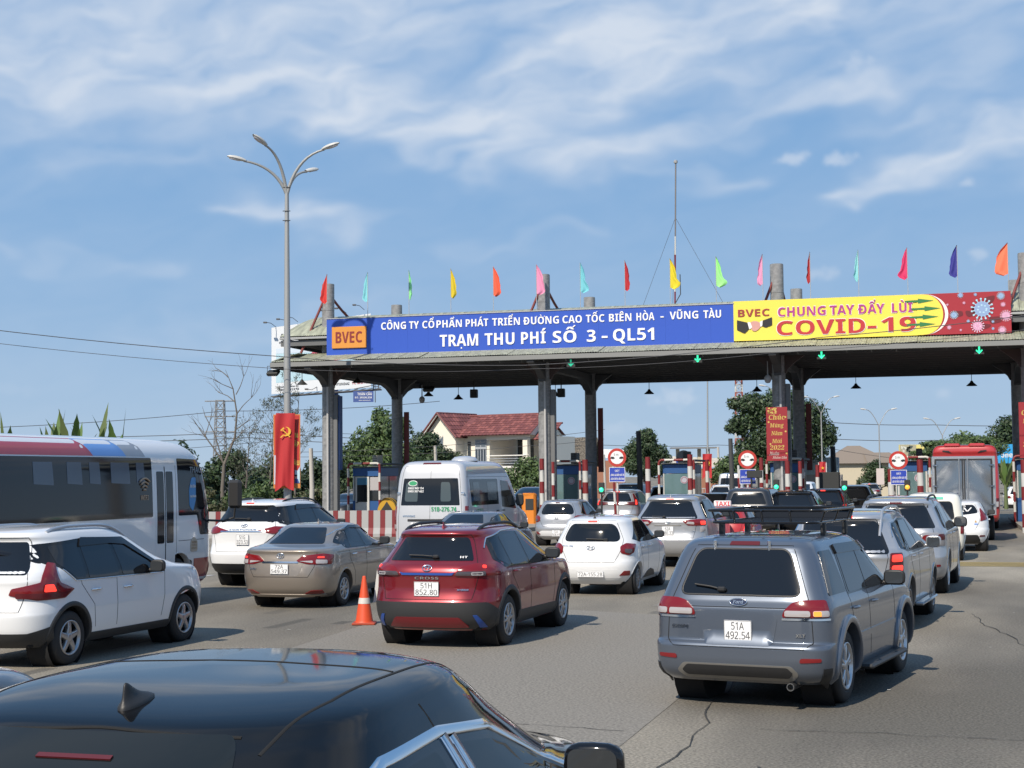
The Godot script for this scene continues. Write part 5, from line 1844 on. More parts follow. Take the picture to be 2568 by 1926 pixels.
func hammer_sickle(mb: MB, xf: Transform3D, s: float) -> void:
	var o := PackedVector2Array()
	for k in 15:
		var a := lerpf(1.75, -2.2, k / 14.0)
		o.append(Vector2(cos(a), sin(a)) * 0.40 + Vector2(0.02, 0.02))
	for k in 15:
		var a := lerpf(-2.2, 1.75, k / 14.0)
		o.append(Vector2(cos(a) * 0.34, sin(a) * 0.36) * (1.0 - 0.22 * sin(PI * k / 14.0)) + Vector2(-0.05, 0.06))
	mb.prism(o, 0.006, xf.scaled_local(Vector3(s, s, 1)))
	for e in [[-0.22, -0.28, -0.46, -0.50, 0.10], [-0.30, 0.18, 0.36, -0.46, 0.085], [-0.44, 0.10, -0.16, 0.34, 0.13]]:
		var a := Vector2(e[0], e[1])
		var b := Vector2(e[2], e[3])
		var q: Vector2 = (b - a).normalized().orthogonal() * float(e[4]) * 0.5
		mb.prism(PackedVector2Array([a - q, b - q, b + q, a + q]), 0.009, xf.scaled_local(Vector3(s, s, 1)))

# a cloth flag hung down a pole, swallow-tailed
func hanging_flag(parent: Node3D, w: float, h: float, top: float, z: float, m: Material, seed_: float) -> void:
	var mb := MB.new()
	var p := PackedVector3Array()
	for j in 21:
		var t := j / 20.0
		for i in 13:
			var u := i / 12.0
			var tail := 0.0
			if t > 0.93: tail = -0.10 * (1.0 - absf(u - 0.5) * 2.0) * (t - 0.93) / 0.07 * 2.0
			p.append(Vector3((u - 0.5) * w * (1.0 - 0.05 * sin(t * 3.0)) - 0.06 * t * w, top - h * t - tail - 0.03 * sin(u * 9.0 + seed_) * t, z + 0.035 * sin(u * 8.0 + t * 4.0 + seed_) + 0.02 * sin(u * 19.0 + seed_) * t))
	mb.grid(p, 13)
	put("cloth", mb, m, parent)

func build_background() -> void:
	var F := station_frame()
	var galv := mat("galvanised", 0.33, 0.335, 0.33, 0.45, 0.3)
	var red_cloth := mat("flag_red", 0.40, 0.018, 0.022, 0.7)
	var gold := mat("flag_gold", 0.70, 0.40, 0.04, 0.6)
	# --- the four-armed lamp post with the party banner
	var lp := thing("street_lamp", "tall grey street lamp with four curved arms, left of the station sign", "street lamp", Vector3(-9.36, 0, -64.0))
	var mb := MB.new()
	mb.tube([Vector3(0.03, 0, 0), Vector3(0.01, 7, 0), Vector3(0, 14.4, 0)], [0.17, 0.14, 0.085], 14)
	put("pole", mb, galv, lp)
	for e in [[-1.72, 1.05, 0.5], [-0.78, 1.62, 0.9], [1.62, 1.52, 0.4], [0.72, 0.85, -0.9]]:
		mb = MB.new()
		var pts := []
		var a := Vector3(0, 14.1, 0)
		var end := Vector3(e[0], 14.4 + e[1], e[2])
		for k in 10:
			var t := k / 9.0
			pts.append(a.lerp(Vector3(e[0] * 0.25, 14.4 + e[1] * 0.86, e[2] * 0.25), t).lerp(Vector3(e[0] * 0.25, 14.4 + e[1] * 0.86, e[2] * 0.25).lerp(end, t), t))
		mb.tube(pts, [0.075, 0.072, 0.07, 0.066, 0.062, 0.058, 0.055, 0.05, 0.048, 0.045], 8)
		put("arm", mb, galv, lp)
		lamp_head(lp, end - Vector3(e[0], 0, e[2]).normalized() * 0.08, (pts[9] - pts[7]).normalized())
	mb = MB.new()
	for y in [13.0, 13.4, 14.4]: mb.tube([Vector3(-0.16, y, 0.1), Vector3(0.16, y, 0.1)], 0.02, 6)
	put("step_irons", mb, mat("canopy_dark", 0.055, 0.058, 0.062, 0.7), lp).set_meta("kind", "stuff")
	var pb := thing("street_banner", "upright red and orange printed board on the street lamp behind the party flag", "banner", Vector3(-9.36, 0, -63.78), 0.08)
	mb = MB.new()
	mb.box(Vector3(0.03, 3.36, 0), Vector3(1.10, 3.05, 0.03))
	put("board", mb, mat("board_orange", 0.58, 0.22, 0.05, 0.55), pb)
	mb = MB.new()
	mb.box(Vector3(0.03, 3.55, 0.018), Vector3(1.02, 2.60, 0.01))
	put("board_face", mb, mat("board_red", 0.46, 0.035, 0.025, 0.55), pb)
	for e in [["M", 4.02, 0.13], ["ẬP", 3.66, 0.20], ["ÀU", 2.88, 0.24]]:
		mb = MB.new()
		letters(mb, e[0], e[2], 0.20, Transform3D(Basis(), Vector3(0.42, e[1], 0.026)))
		put("lettering", mb, mat("board_yellow", 0.70, 0.50, 0.10, 0.55), pb)
	for e in [[V([0.36, 2.05, 0.56, 2.05, 0.56, 2.72, 0.46, 2.55, 0.36, 2.60]), "sky_print", mat("print_sky", 0.45, 0.62, 0.72, 0.55), 0.026], [V([-0.50, 2.0, -0.38, 2.0, -0.38, 3.2, -0.50, 3.2]), "pale_print", mat("print_pale", 0.50, 0.50, 0.60, 0.55), 0.026], [ellipse(0.40, 2.30, 0.055, 0.07, 10), "face_print", mat("print_skin", 0.52, 0.27, 0.24, 0.6), 0.032], [V([0.34, 2.04, 0.54, 2.04, 0.48, 2.22, 0.36, 2.24]), "coat_print", mat("print_navy", 0.03, 0.05, 0.22, 0.55), 0.031], [ellipse(0.40, 2.36, 0.06, 0.04, 10), "hair_print", mat("sign_black"), 0.034]]:
		mb = MB.new()
		mb.prism(e[0], 0.004, Transform3D(Basis(), Vector3(0, 0, e[3])))
		put(e[1], mb, e[2], pb)
	var pf := thing("party_flag", "hanging dark red flag with gold hammer and sickle on the street lamp", "flag", Vector3(-9.36, 0, -63.62), 0.08)
	hanging_flag(pf, 0.78, 3.20, 4.93, 0.06, red_cloth, 1.0)
	mb = MB.new()
	hammer_sickle(mb, Transform3D(Basis(), Vector3(0.02, 4.16, 0.125)), 0.48)
	put("hammer_and_sickle", mb, gold, pf)
	# --- billboard with its steel back, and the small board under it
	var bb := thing("billboard", "large white roadside billboard with pink car picture behind the canopy's left end", "billboard", Vector3(-14.8, 0, -120.0), 0.0)
	mb = MB.new()
	mb.prism(V([-3.95, 8.75, 3.80, 9.22, 3.80, 15.0, -3.95, 13.95]), 0.06)
	put("face", mb, mat("billboard_white", 0.66, 0.69, 0.72, 0.5), bb)
	for e in [[V([-3.6, 9.62, 3.6, 10.15, 3.6, 12.2, -3.6, 11.9]), "sea_print", mat("print_aqua", 0.42, 0.60, 0.68, 0.5), 0.036], [V([-3.6, 11.92, 3.6, 12.22, 3.6, 13.4, -1.0, 12.5, -3.6, 12.3]), "sky_print", mat("print_pale_blue", 0.56, 0.65, 0.74, 0.5), 0.037], [rounded(V([-1.0, 11.7, -0.7, 12.1, 0.1, 12.5, 1.2, 12.75, 2.6, 12.5, 3.2, 12.0, 3.1, 11.5, 0.0, 11.3]), 0.2), "car_print", mat("print_pink", 0.55, 0.10, 0.16, 0.5), 0.042], [V([-0.5, 12.2, -0.3, 12.9, 0.0, 12.9, 0.0, 12.6, 0.3, 12.8, 0.3, 13.3, 0.7, 13.3, 0.7, 12.8, 1.2, 13.0, 1.2, 12.2]), "towers_print", mat("print_teal", 0.30, 0.48, 0.52, 0.5), 0.039], [V([-1.2, 10.55, 0.5, 10.25, 2.2, 10.7, 1.6, 11.2, -0.4, 10.9]), "shadow_print", mat("print_grey", 0.12, 0.13, 0.14, 0.5), 0.040]]:
		mb = MB.new()
		mb.prism(e[0], 0.004, Transform3D(Basis(), Vector3(0, 0, e[3])))
		put(e[1], mb, e[2], bb)
	var tilt := Basis(Vector3(1, 0.06, 0).normalized(), Vector3(-0.01, 1, 0).normalized(), Vector3(0, 0, 1))
	for e in [["ACCENT", -2.2, 13.35, 2.2, 0.34, "print_ink"], ["Kích hoạt mọi tầm nhìn", -1.9, 12.85, 2.9, 0.16, "print_ink"], ["HYUNDAI", 1.55, 9.50, 1.15, 0.20, "print_ink"], ["TC MOTOR", 3.02, 9.60, 1.4, 0.20, "print_red"], ["hyundaimotor.vn", -2.6, 9.35, 1.5, 0.13, "print_ink"], ["1900 561212", -2.6, 9.12, 1.6, 0.15, "print_ink"]]:
		mb = MB.new()
		letters(mb, e[0], e[3], e[4], Transform3D(tilt, Vector3(e[1], e[2], 0.05)))
		put("lettering", mb, mat("print_red", 0.42, 0.02, 0.05, 0.5) if e[5] == "print_red" else mat("print_ink", 0.05, 0.055, 0.07, 0.5), bb)
	mb = MB.new()
	mb.tube([Vector3(0.85, -0.5, -1.0), Vector3(0.85, 9.4, -1.0)], 0.3, 14)
	put("pillar", mb, mat("panel_blue", 0.02, 0.07, 0.24, 0.5), bb)
	for k in 14:
		var x := -3.8 + k * 0.6
		mb = MB.new()
		mb.tube([Vector3(x, 8.55 + (x + 3.95) * 0.06, 0.25), Vector3(x + 0.3, 8.70 + (x + 3.95) * 0.06, -0.7), Vector3(x + 0.6, 8.7 + (x + 3.95) * 0.06, 0.25)], 0.03, 4)
		put("truss_web", mb, mat("truss_grey", 0.09, 0.09, 0.095, 0.6), bb)
	for z in [0.25, -0.7]:
		mb = MB.new()
		mb.tube([Vector3(-3.95, 8.55, z), Vector3(4.6, 9.06, z)], 0.05, 5)
		put("truss_chord", mb, mat("truss_grey"), bb)
	for e in [3.95, 4.35]:
		mb = MB.new()
		mb.tube([Vector3(e, 9.1, -0.5), Vector3(e, 12.2, -0.5)], 0.045, 5)
		put("ladder_side", mb, mat("truss_grey"), bb)
	for k in 8:
		mb = MB.new()
		mb.tube([Vector3(3.95, 9.3 + k * 0.4, -0.5), Vector3(4.35, 9.3 + k * 0.4, -0.5)], 0.03, 4)
		put("rung", mb, mat("truss_grey"), bb)
	for e in [[-3.6, 14.0], [-2.6, 14.25], [-1.9, 14.4], [0.8, 14.9], [1.9, 15.05], [3.3, 15.3], [-0.4, 9.3], [4.2, 10.3]]:
		var y: float = e[1]
		mb = MB.new()
		var dn := -0.5 if y < 11.0 else 0.5
		mb.tube([Vector3(e[0], y, 0), Vector3(e[0] - 0.3, y + dn * 0.5, 0.6), Vector3(e[0] - 0.6, y + dn * 0.55, 1.1)], 0.025, 4)
		mb.box(Vector3(e[0] - 0.66, y + dn * 0.5, 1.2), Vector3(0.28, 0.12, 0.2), 0.02)
		put("arm_lamp", mb, mat("truss_grey"), bb)
	var sb := thing("hanging_board", "small blue board with white lettering under the billboard's right end", "sign", Vector3(-11.4, 0, -118.0))
	mb = MB.new()
	mb.box(Vector3(0, 8.40, 0), Vector3(1.55, 0.84, 0.06))
	put("board", mb, mat("board_blue", 0.05, 0.09, 0.27, 0.5), sb)
	mb = MB.new()
	letters(mb, "TOÀN CẦU", 1.1, 0.20, Transform3D(Basis(), Vector3(0.1, 8.60, 0.035)))
	letters(mb, "ĐT: 38220.228", 1.3, 0.13, Transform3D(Basis(), Vector3(0, 8.33, 0.035)))
	letters(mb, "www.toancau.vn", 0.9, 0.07, Transform3D(Basis(), Vector3(0.1, 8.12, 0.035)))
	put("lettering", mb, mat("sign_face_white"), sb)
	mb = MB.new()
	mb.tube([Vector3(0.9, 7.95, -0.1), Vector3(0.9, 9.3, -0.1), Vector3(-0.7, 9.0, -0.1)], 0.04, 5)
	put("hanger", mb, mat("truss_grey"), sb)
	build_house()
	build_far()
	# --- trees
	tree("leafy_tree", "tall green tree behind the blue booth and second column", Vector3(-9.1, 0, -106.0), 3.2, [[-0.4, 4.2, 0, 1.9, 1.6], [0.6, 5.4, 0, 1.4, 1.2], [0.1, 6.3, 0, 0.75, 0.75], [1.5, 5.5, 0.2, 0.8, 0.9], [-1.6, 3.6, 0, 1.5, 1.1], [1.2, 3.6, 0, 1.7, 1.4], [-0.2, 2.4, 0.8, 2.2, 1.2], [-1.9, 2.4, 0, 1.5, 1.2]], 7500, 0.26, 1)
	tree("leafy_tree", "green tree left of the tiled house, overlapping its gable", Vector3(-6.6, 0, -116.0), 2.6, [[-0.3, 4.6, 0, 1.0, 0.95], [0.5, 5.0, 0, 0.7, 0.6], [0.9, 3.8, 0, 1.1, 0.8], [-1.0, 3.7, 0, 0.9, 0.9], [0.2, 2.8, 0, 1.6, 1.1], [1.7, 3.2, 0, 0.7, 0.8]], 4200, 0.24, 0)
	tree("flowering_shrub", "reddish brown flowering shrub before the house's left wall", Vector3(-4.6, 0, -117.0), 2.0, [[0, 3.6, 0, 0.8, 0.6], [-0.6, 3.2, 0.3, 0.7, 0.7], [0.6, 3.0, 0, 0.7, 0.8], [0, 2.4, 0, 1.0, 0.8]], 1500, 0.2, 2)
	tree("leafy_tree", "low bushy tree right of the minibus, before the house's terrace", Vector3(1.3, 0, -112.0), 1.6, [[-0.4, 2.8, 0, 0.9, 0.8], [0.5, 2.5, 0, 1.1, 1.0], [0.0, 1.6, 0, 1.5, 1.1], [1.1, 3.3, 0, 0.5, 0.5], [-1.6, 2.0, 0, 0.9, 0.8], [-2.8, 1.9, 0, 0.8, 0.7]], 3200, 0.22, 1)
	tree("round_tree", "rounded dark green tree right of the left round sign", Vector3(11.9, 0, -140.0), 2.2, [[0, 4.6, 0, 1.5, 1.2], [0.3, 5.6, 0, 1.0, 0.75], [0.5, 6.15, 0, 0.35, 0.3], [-1.1, 4.0, 0, 1.1, 1.0], [1.2, 4.1, 0, 1.1, 0.9], [1.9, 3.6, 0, 0.7, 0.6], [-0.4, 3.0, 0.3, 1.7, 0.9], [0.9, 2.7, 0, 1.3, 0.8]], 6000, 0.24, 0)
	tree("big_tree", "big dark spreading tree behind the greeting banner column", Vector3(25.8, 0, -150.0), 4.0, [[0, 8.2, 0, 2.9, 1.9], [-2.6, 8.9, 0, 1.8, 1.2], [-4.2, 9.0, 0, 0.8, 0.6], [-3.2, 7.0, 0, 1.7, 1.2], [-4.4, 6.6, 0, 0.8, 0.5], [2.8, 7.6, 0, 2.2, 1.8], [4.4, 6.0, 0, 1.5, 1.4], [0.2, 5.4, 0.8, 3.2, 2.0], [3.2, 4.6, 0, 1.9, 1.4], [-2.2, 4.6, 0, 2.2, 1.5], [0.4, 9.7, 0, 1.5, 0.8], [-0.6, 3.0, 0, 3.0, 1.5], [-4.0, 2.9, 0, 1.6, 1.3], [5.1, 5.4, 0, 0.7, 0.6]], 14000, 0.34, 0)
	tree("leafy_tree", "light green low tree left of the big dark tree's foot", Vector3(20.6, 0, -146.0), 1.2, [[0, 2.9, 0, 1.5, 1.0], [1.3, 3.4, 0, 1.1, 0.9], [-1.3, 2.0, 0, 1.0, 0.8]], 1800, 0.26, 1)
	tree("tall_tree", "tall rounded tree above the blue roadside board at the right", Vector3(38.6, -0.5, -121.0), 3.0, [[0, 5.4, 0, 1.5, 1.2], [0.3, 6.4, 0, 0.95, 0.75], [-1.4, 4.4, 0, 1.2, 1.0], [1.5, 5.0, 0, 1.2, 1.1], [2.4, 4.0, 0, 1.2, 1.2], [0.2, 3.6, 0, 2.2, 1.3], [1.5, 2.6, 0, 2.0, 1.4]], 5200, 0.27, 0)
	tree("leafy_tree", "bright green tree behind the red coach's roof", Vector3(33.2, -0.5, -119.0), 2.4, [[0, 4.3, 0, 1.5, 0.9], [1.6, 4.9, 0, 1.2, 0.9], [-1.2, 3.6, 0, 1.1, 0.8], [0.8, 3.2, 0, 1.7, 1.0], [2.6, 4.2, 0, 1.0, 0.9]], 3800, 0.26, 1)
	tree("feathery_tree", "feathery tree with level sprays reaching left over the red coach", Vector3(26.0, -0.3, -88.0), 2.6, [[-0.6, 4.05, 0, 1.1, 0.25], [-1.9, 4.15, 0, 0.9, 0.16], [-2.6, 3.65, 0, 0.75, 0.13], [0.5, 4.3, 0, 0.9, 0.30], [-0.2, 3.6, 0, 1.3, 0.28], [1.3, 3.9, 0, 1.0, 0.5], [-2.9, 3.30, 0, 0.5, 0.10], [-1.5, 3.85, 0.4, 0.9, 0.16]], 3600, 0.20, 1, 0.4)
	tree("leafy_shrub", "dark shrub before the brown-roofed house", Vector3(38.6, -0.5, -165.0), 1.0, [[0, 2.6, 0, 1.3, 1.2], [1.3, 2.2, 0, 1.2, 1.0], [0.2, 3.5, 0, 0.6, 0.7], [-0.9, 1.5, 0, 1.0, 0.9], [2.3, 1.6, 0, 1.1, 1.0]], 2400, 0.3, 0)
	# hedge of scrub along the left verge: bushes one can tell apart by their humps
	for e in [[-19.2, -88.0, 2.6, 4.1, 0, "leftmost dark scrub bush beside the bus"], [-17.0, -92.0, 2.8, 3.9, 0, "dark scrub bush under the bare tree"], [-15.0, -96.0, 2.8, 3.5, 0, "dark scrub bush left of the party flag"], [-13.0, -99.0, 2.6, 3.3, 3, "darkest scrub bush behind the party flag"], [-11.9, -100.0, 2.3, 3.4, 0, "dark scrub bush right of the party flag"]]:
		tree("scrub_shrub", e[5], Vector3(e[0], 0, e[1]), 0.0, blob(e[2] * 1.15, e[3] * 0.95, 0.0, 9, int(-e[1])), 2900, 0.25, e[4], 0.5, "scrub along the left verge")
	for e in [[-13.2, -80.0, 2.4, 1.9, 1, "pale green low shrub behind the white seven-seat car"], [-10.6, -84.0, 2.2, 1.7, 2, "yellowish low shrub left of the left column"], [-16.4, -78.0, 2.6, 1.7, 2, "dry low shrub beside the bus mirror"], [-8.0, -96.0, 2.6, 2.3, 1, "green low shrub between the left column and the blue booth"]]:
		tree("low_shrub", e[5], Vector3(e[0], 0, e[1]), 0.0, blob(e[2] * 1.3, e[3], 0.0, 7, int(-e[1])), 1500, 0.20, e[4], 0.5, "low shrubs on the left verge")
	# bare tree and thin-leaved casuarinas
	rng.seed = 64
	var bt := thing("bare_tree", "leafless grey tree standing over the scrub, left of the party flag", "tree", Vector3(-14.95, 0, -80.0))
	mb = MB.new()
	mb.tube([Vector3(0, 0, 0), Vector3(-0.1, 1.6, 0), Vector3(0.0, 3.0, 0)], [0.15, 0.11, 0.09], 8)
	put("trunk", mb, mat("bark_grey", 0.13, 0.115, 0.10, 0.85), bt)
	mb = MB.new()
	mb.tube([Vector3(0, 3.0, 0), Vector3(0.55, 4.4, 0), Vector3(0.65, 5.6, 0), Vector3(0.45, 6.9, 0), Vector3(0.05, 7.9, 0)], [0.075, 0.06, 0.045, 0.03, 0.008], 6)
	mb.tube([Vector3(0, 3.0, 0), Vector3(-0.6, 3.9, 0), Vector3(-1.2, 4.7, 0), Vector3(-1.7, 5.5, 0.1)], [0.05, 0.04, 0.025, 0.008], 6)
	mb.tube([Vector3(-0.1, 3.2, 0), Vector3(-0.5, 4.6, 0.1), Vector3(-1.0, 5.5, 0), Vector3(-1.15, 6.0, 0)], [0.04, 0.03, 0.02, 0.006], 5)
	for e in [[0.62, 4.8, 0.9, 0.5], [0.66, 5.6, 0.8, 0.9], [0.55, 6.2, -1.0, 0.6], [0.45, 6.9, -1.3, 0.4], [0.3, 4.0, 0.8, 0.7], [-0.6, 3.9, -0.7, 0.8], [-1.0, 4.4, 0.2, 1.0], [0.6, 6.6, 0.6, 0.9], [0.2, 7.5, -0.7, 0.4]]:
		limbs(mb, Vector3(e[0], e[1], 0), Vector3(e[2], e[3], rng.randf_range(-0.3, 0.3)).normalized(), rng.randf_range(0.7, 1.2), 0.028, 2, 0.7)
	put("branches", mb, mat("bark_grey"), bt)
	for e in [[-13.6, -86.0, 5.6, "wispy bare-twigged tree left of the party flag"], [-14.6, -84.0, 4.9, "wispy twiggy tree beside the leafless grey tree"], [-12.75, -90.0, 7.3, "thin-leaved drooping tree touching the billboard's lower corner"]]:
		var t := thing("wispy_tree", e[3], "tree", Vector3(e[0], 0, e[1]))
		rng.seed = int(-e[1])
		var m := MB.new()
		var top: float = e[2]
		m.tube([Vector3(0, 0, 0), Vector3(0.1, top * 0.4, 0), Vector3(0.3, top, 0)], [0.07, 0.05, 0.012], 6)
		var ends := []
		for k in 16:
			var y := top * lerpf(0.35, 0.96, k / 15.0)
			ends += limbs(m, Vector3(0.3 * y / top, y, 0), Vector3(rng.randfn(), 0.9, rng.randfn()).normalized(), top * 0.14, 0.016, 2, 0.6)
		put("branches", m, mat("bark_grey"), t)
		m = MB.new()
		var cl := []
		for p in ends: cl.append([p.x, p.y, p.z, 0.22, 0.22])
		leaves(m, cl, 2600 if top > 7.0 else 1000, 0.16, 0.22, 0.9)
		put("foliage", m, leaf_mat("leaf_needle", 0.05, 0.058, 0.035), t)
	for e in [[-21.0, -70.5, 4.7, 6, "ragged banana plant leftmost above the bus roof"], [-19.9, -70.0, 4.9, 6, "ragged banana plant second from the left above the bus roof"], [-18.7, -69.0, 5.0, 5, "tall torn banana leaves above the bus roof"], [-17.9, -70.0, 4.75, 4, "banana plant rightmost above the bus roof"], [-23.6, -72.0, 4.7, 5, "ragged plant top at the left edge of the picture"]]:
		banana(Vector3(e[0], 0, e[1]), e[2], e[3], e[4])
	banana(Vector3(30.6, -0.4, -96.0), 3.4, 8, "broad-leaved banana plant under the blue roadside board")
	banana(Vector3(31.6, -0.4, -99.0), 3.0, 6, "second banana plant beside the right striped post")

func build_house() -> void:
	var cream := mat("house_cream", 0.72, 0.685, 0.59, 0.75)
	var shade := mat("house_glass", 0.03, 0.04, 0.05, 0.08, 0.0, 0.0, 0.8)
	var trim := mat("house_white", 0.66, 0.65, 0.62, 0.7)
	var tile := mat("roof_tile", 0.20, 0.066, 0.060, 0.6)
	tile.albedo_texture = ImageTexture.create_from_image(noise_image(64, 71, 0.2, 3, Color(0.75, 0.72, 0.72), Color(1, 1, 1), 1.4))
	var h := thing("tiled_house", "cream two-storey house with red tiled roofs beyond the second column", "house", Vector3(-7.3, 0, -130.0), -deg_to_rad(34.0))
	# local: x along the front, z towards the viewer
	var W := 3.1
	var mb := MB.new()
	mb.prism(V([0, 0, W, 0, W, 5.7, W / 2, 7.45, 0, 5.7]), 6.0, Transform3D(Basis(), Vector3(0, 0, -3.0)))
	put("gable_wing", mb, cream, h)
	mb = MB.new()
	mb.box(Vector3(W + 3.3, 1.5, -3.2), Vector3(6.8, 3.0, 5.0))
	put("ground_floor", mb, cream, h)
	mb = MB.new()
	mb.box(Vector3(W + 1.3, 4.3, -3.4), Vector3(2.6, 2.7, 4.4))
	put("upper_room", mb, cream, h)
	mb = MB.new()
	mb.box(Vector3(W + 5.0, 4.3, -5.3), Vector3(4.0, 2.7, 0.5))
	put("terrace_wall", mb, cream, h)
	for x in [W + 6.4, W + 8.3]:
		mb = MB.new()
		mb.box(Vector3(x, 4.3, -1.0), Vector3(0.45, 2.7, 0.45))
		put("terrace_column", mb, cream, h)
	mb = MB.new()
	mb.box(Vector3(W + 4.6, 5.45, -1.0), Vector3(4.1, 0.5, 0.4))
	put("terrace_beam", mb, cream, h)
	mb = MB.new()
	mb.box(Vector3(W + 5.5, 2.96, -2.8), Vector3(6.4, 0.16, 4.6))
	put("terrace_floor", mb, trim, h)
	for k in 3:
		mb = MB.new()
		mb.box(Vector3(W + 4.7, 3.25 + k * 0.2, -0.78), Vector3(4.2, 0.04, 0.04))
		put("rail_bar", mb, mat("window_grey", 0.33, 0.36, 0.40, 0.5), h)
	mb = MB.new()
	mb.box(Vector3(W + 4.7, 3.90, -0.78), Vector3(4.2, 0.08, 0.1))
	put("hand_rail", mb, trim, h)
	for e in [[W + 0.55, 0.32, 1.9], [W + 3.1, 0.5, 2.3], [W + 4.2, 0.5, 2.3]]:
		mb = MB.new()
		mb.box(Vector3(e[0], 4.15, -1.18 if e[0] < W + 2 else -5.02), Vector3(e[1], e[2], 0.06))
		put("dark_opening", mb, shade, h)
	# double window with transom
	var wx := W + 1.75
	mb = MB.new()
	mb.box(Vector3(wx, 4.2, -1.16), Vector3(1.15, 2.1, 0.08))
	var wf := put("window", mb, mat("window_grey", 0.33, 0.36, 0.40, 0.5), h)
	for k in 4:
		mb = MB.new()
		mb.box(Vector3(wx - 0.41 + k * 0.273, 3.85, -1.11), Vector3(0.19, 1.25, 0.03))
		put("pane", mb, shade, wf)
	for k in 2:
		mb = MB.new()
		mb.box(Vector3(wx - 0.27 + k * 0.54, 4.92, -1.11), Vector3(0.46, 0.5, 0.03))
		put("pane", mb, mat("pane_grey", 0.10, 0.12, 0.14, 0.1, 0.0, 0.0, 0.8), wf)
	# tiles: courses of rounded tiles on each slope, each tile a piece
	var tm := MB.new()
	var tp := PackedVector3Array()
	for j in 3:
		for i in 7:
			var u := i / 6.0
			tp.append(Vector3((u - 0.5) * 0.30, 0.045 * sin(u * PI) + (0.035 if j == 0 else (0.03 if j == 1 else 0.0)) - (0.05 if j == 0 else 0.0) * 0.0, 0.0 if j == 0 else (0.02 if j == 1 else 0.0)) + Vector3(0, 0, -0.40 * (0.0 if j == 0 else (0.05 if j == 1 else 1.0))))
	tm.grid(tp, 7)
	var tile_mesh := tm.done()
	var tints := [tile, mat("roof_tile_dark", 0.165, 0.053, 0.050, 0.6), mat("roof_tile_pale", 0.235, 0.080, 0.070, 0.6)]
	rng.seed = 91
	var slope := func(called: String, a: Vector3, along: Vector3, rise: Vector3, cols: int, rows: int, parent: Node3D, keep: Callable) -> void:
		# a backing sheet, then the tiles on it
		var bk := MB.new()
		bk.quad(a, a + along, a + along + rise, a + rise)
		var o := put(called, bk, tile, parent)
		var nn := along.cross(rise).normalized()
		if nn.y < 0: nn = -nn
		for j in rows:
			for i in cols:
				var f := Vector2((i + 0.5) / cols, (j + 0.0) / rows)
				if not keep.call(f): continue
				var piece := put("tile", tile_mesh, tints[rng.randi_range(0, 2)], o)
				var sc := Vector3(along.length() / cols / 0.30, 1.0, rise.length() / rows / 0.36)
				piece.transform = Transform3D(Basis(along.normalized() * sc.x, nn * sc.y, -rise.normalized() * sc.z), a + along * f.x + rise * f.y + nn * 0.02)
	var all := func(_f: Vector2) -> bool: return true
	# the gable wing's right slope, seen; its left one plain
	slope.call("roof_slope", Vector3(W + 0.35, 5.40, 0.45), Vector3(0, 0, -5.6), Vector3(-W / 2 - 0.35, 2.10, 0), 14, 6, h, all)
	slope.call("roof_slope", Vector3(-0.35, 5.40, -5.2), Vector3(0, 0, 5.65), Vector3(W / 2 + 0.35, 2.10, 0), 6, 3, h, all)
	# the main slope
	slope.call("roof_slope", Vector3(W - 0.4, 5.55, -0.3), Vector3(7.6, 0, 0), Vector3(0, 1.75, -2.7), 22, 9, h, func(f: Vector2) -> bool: return f.x > 0.02 + 0.10 * f.y)
	mb = MB.new()
	mb.quad(Vector3(W - 0.4, 7.3, -3.0), Vector3(W + 7.2, 7.3, -3.0), Vector3(W + 7.2, 5.55, -5.8), Vector3(W - 0.4, 5.55, -5.8))
	put("rear_slope", mb, tile, h)
	mb = MB.new()
	mb.prism(V([-0.55, 5.55, -3.0, 7.22, -5.6, 5.55]), 0.2, Transform3D(Basis(Vector3(0, 0, 1), Vector3.UP, Vector3(-1, 0, 0)), Vector3(W + 6.9, 0, 0)))
	put("gable_end", mb, cream, h)
	# small lower roof at the right end
	slope.call("small_roof_slope", Vector3(W + 7.0, 5.1, -0.9), Vector3(1.7, 0, 0), Vector3(0, 1.35, -1.9), 5, 6, h, all)
	mb = MB.new()
	mb.box(Vector3(W + 8.3, 3.2, -3.0), Vector3(1.0, 4.4, 3.2))
	put("end_room", mb, cream, h)
	for e in [[Vector3(W / 2, 7.54, 0.5), Vector3(W / 2, 7.54, -5.2)], [Vector3(W / 2 + 0.9, 7.34, -3.0), Vector3(W + 7.25, 7.34, -3.0)], [Vector3(W + 7.0, 6.5, -2.8), Vector3(W + 8.75, 6.5, -2.8)], [Vector3(W / 2, 7.54, 0.5), Vector3(W + 0.4, 5.42, 0.5)], [Vector3(W / 2, 7.54, 0.5), Vector3(-0.4, 5.42, 0.5)]]:
		mb = MB.new()
		mb.tube([e[0], e[1]], 0.085, 6)
		put("ridge_tiles", mb, mat("roof_tile_dark"), h)
	for e in [[Vector3(W / 2, 7.40, 0.44), Vector3(W + 0.3, 5.36, 0.44)], [Vector3(W / 2, 7.40, 0.44), Vector3(-0.3, 5.36, 0.44)]]:
		mb = MB.new()
		mb.tube([e[0], e[1]], 0.06, 4)
		put("bargeboard", mb, trim, h)
	# --- thatched building behind
	var thatch := mat("thatch", 0.21, 0.185, 0.15, 0.95)
	thatch.albedo_texture = ImageTexture.create_from_image(noise_image(128, 83, 0.2, 4, Color(0.45, 0.44, 0.43), Color(1, 1, 1), 1.8, 0.35))
	thatch.uv1_scale = Vector3(3, 2, 1)
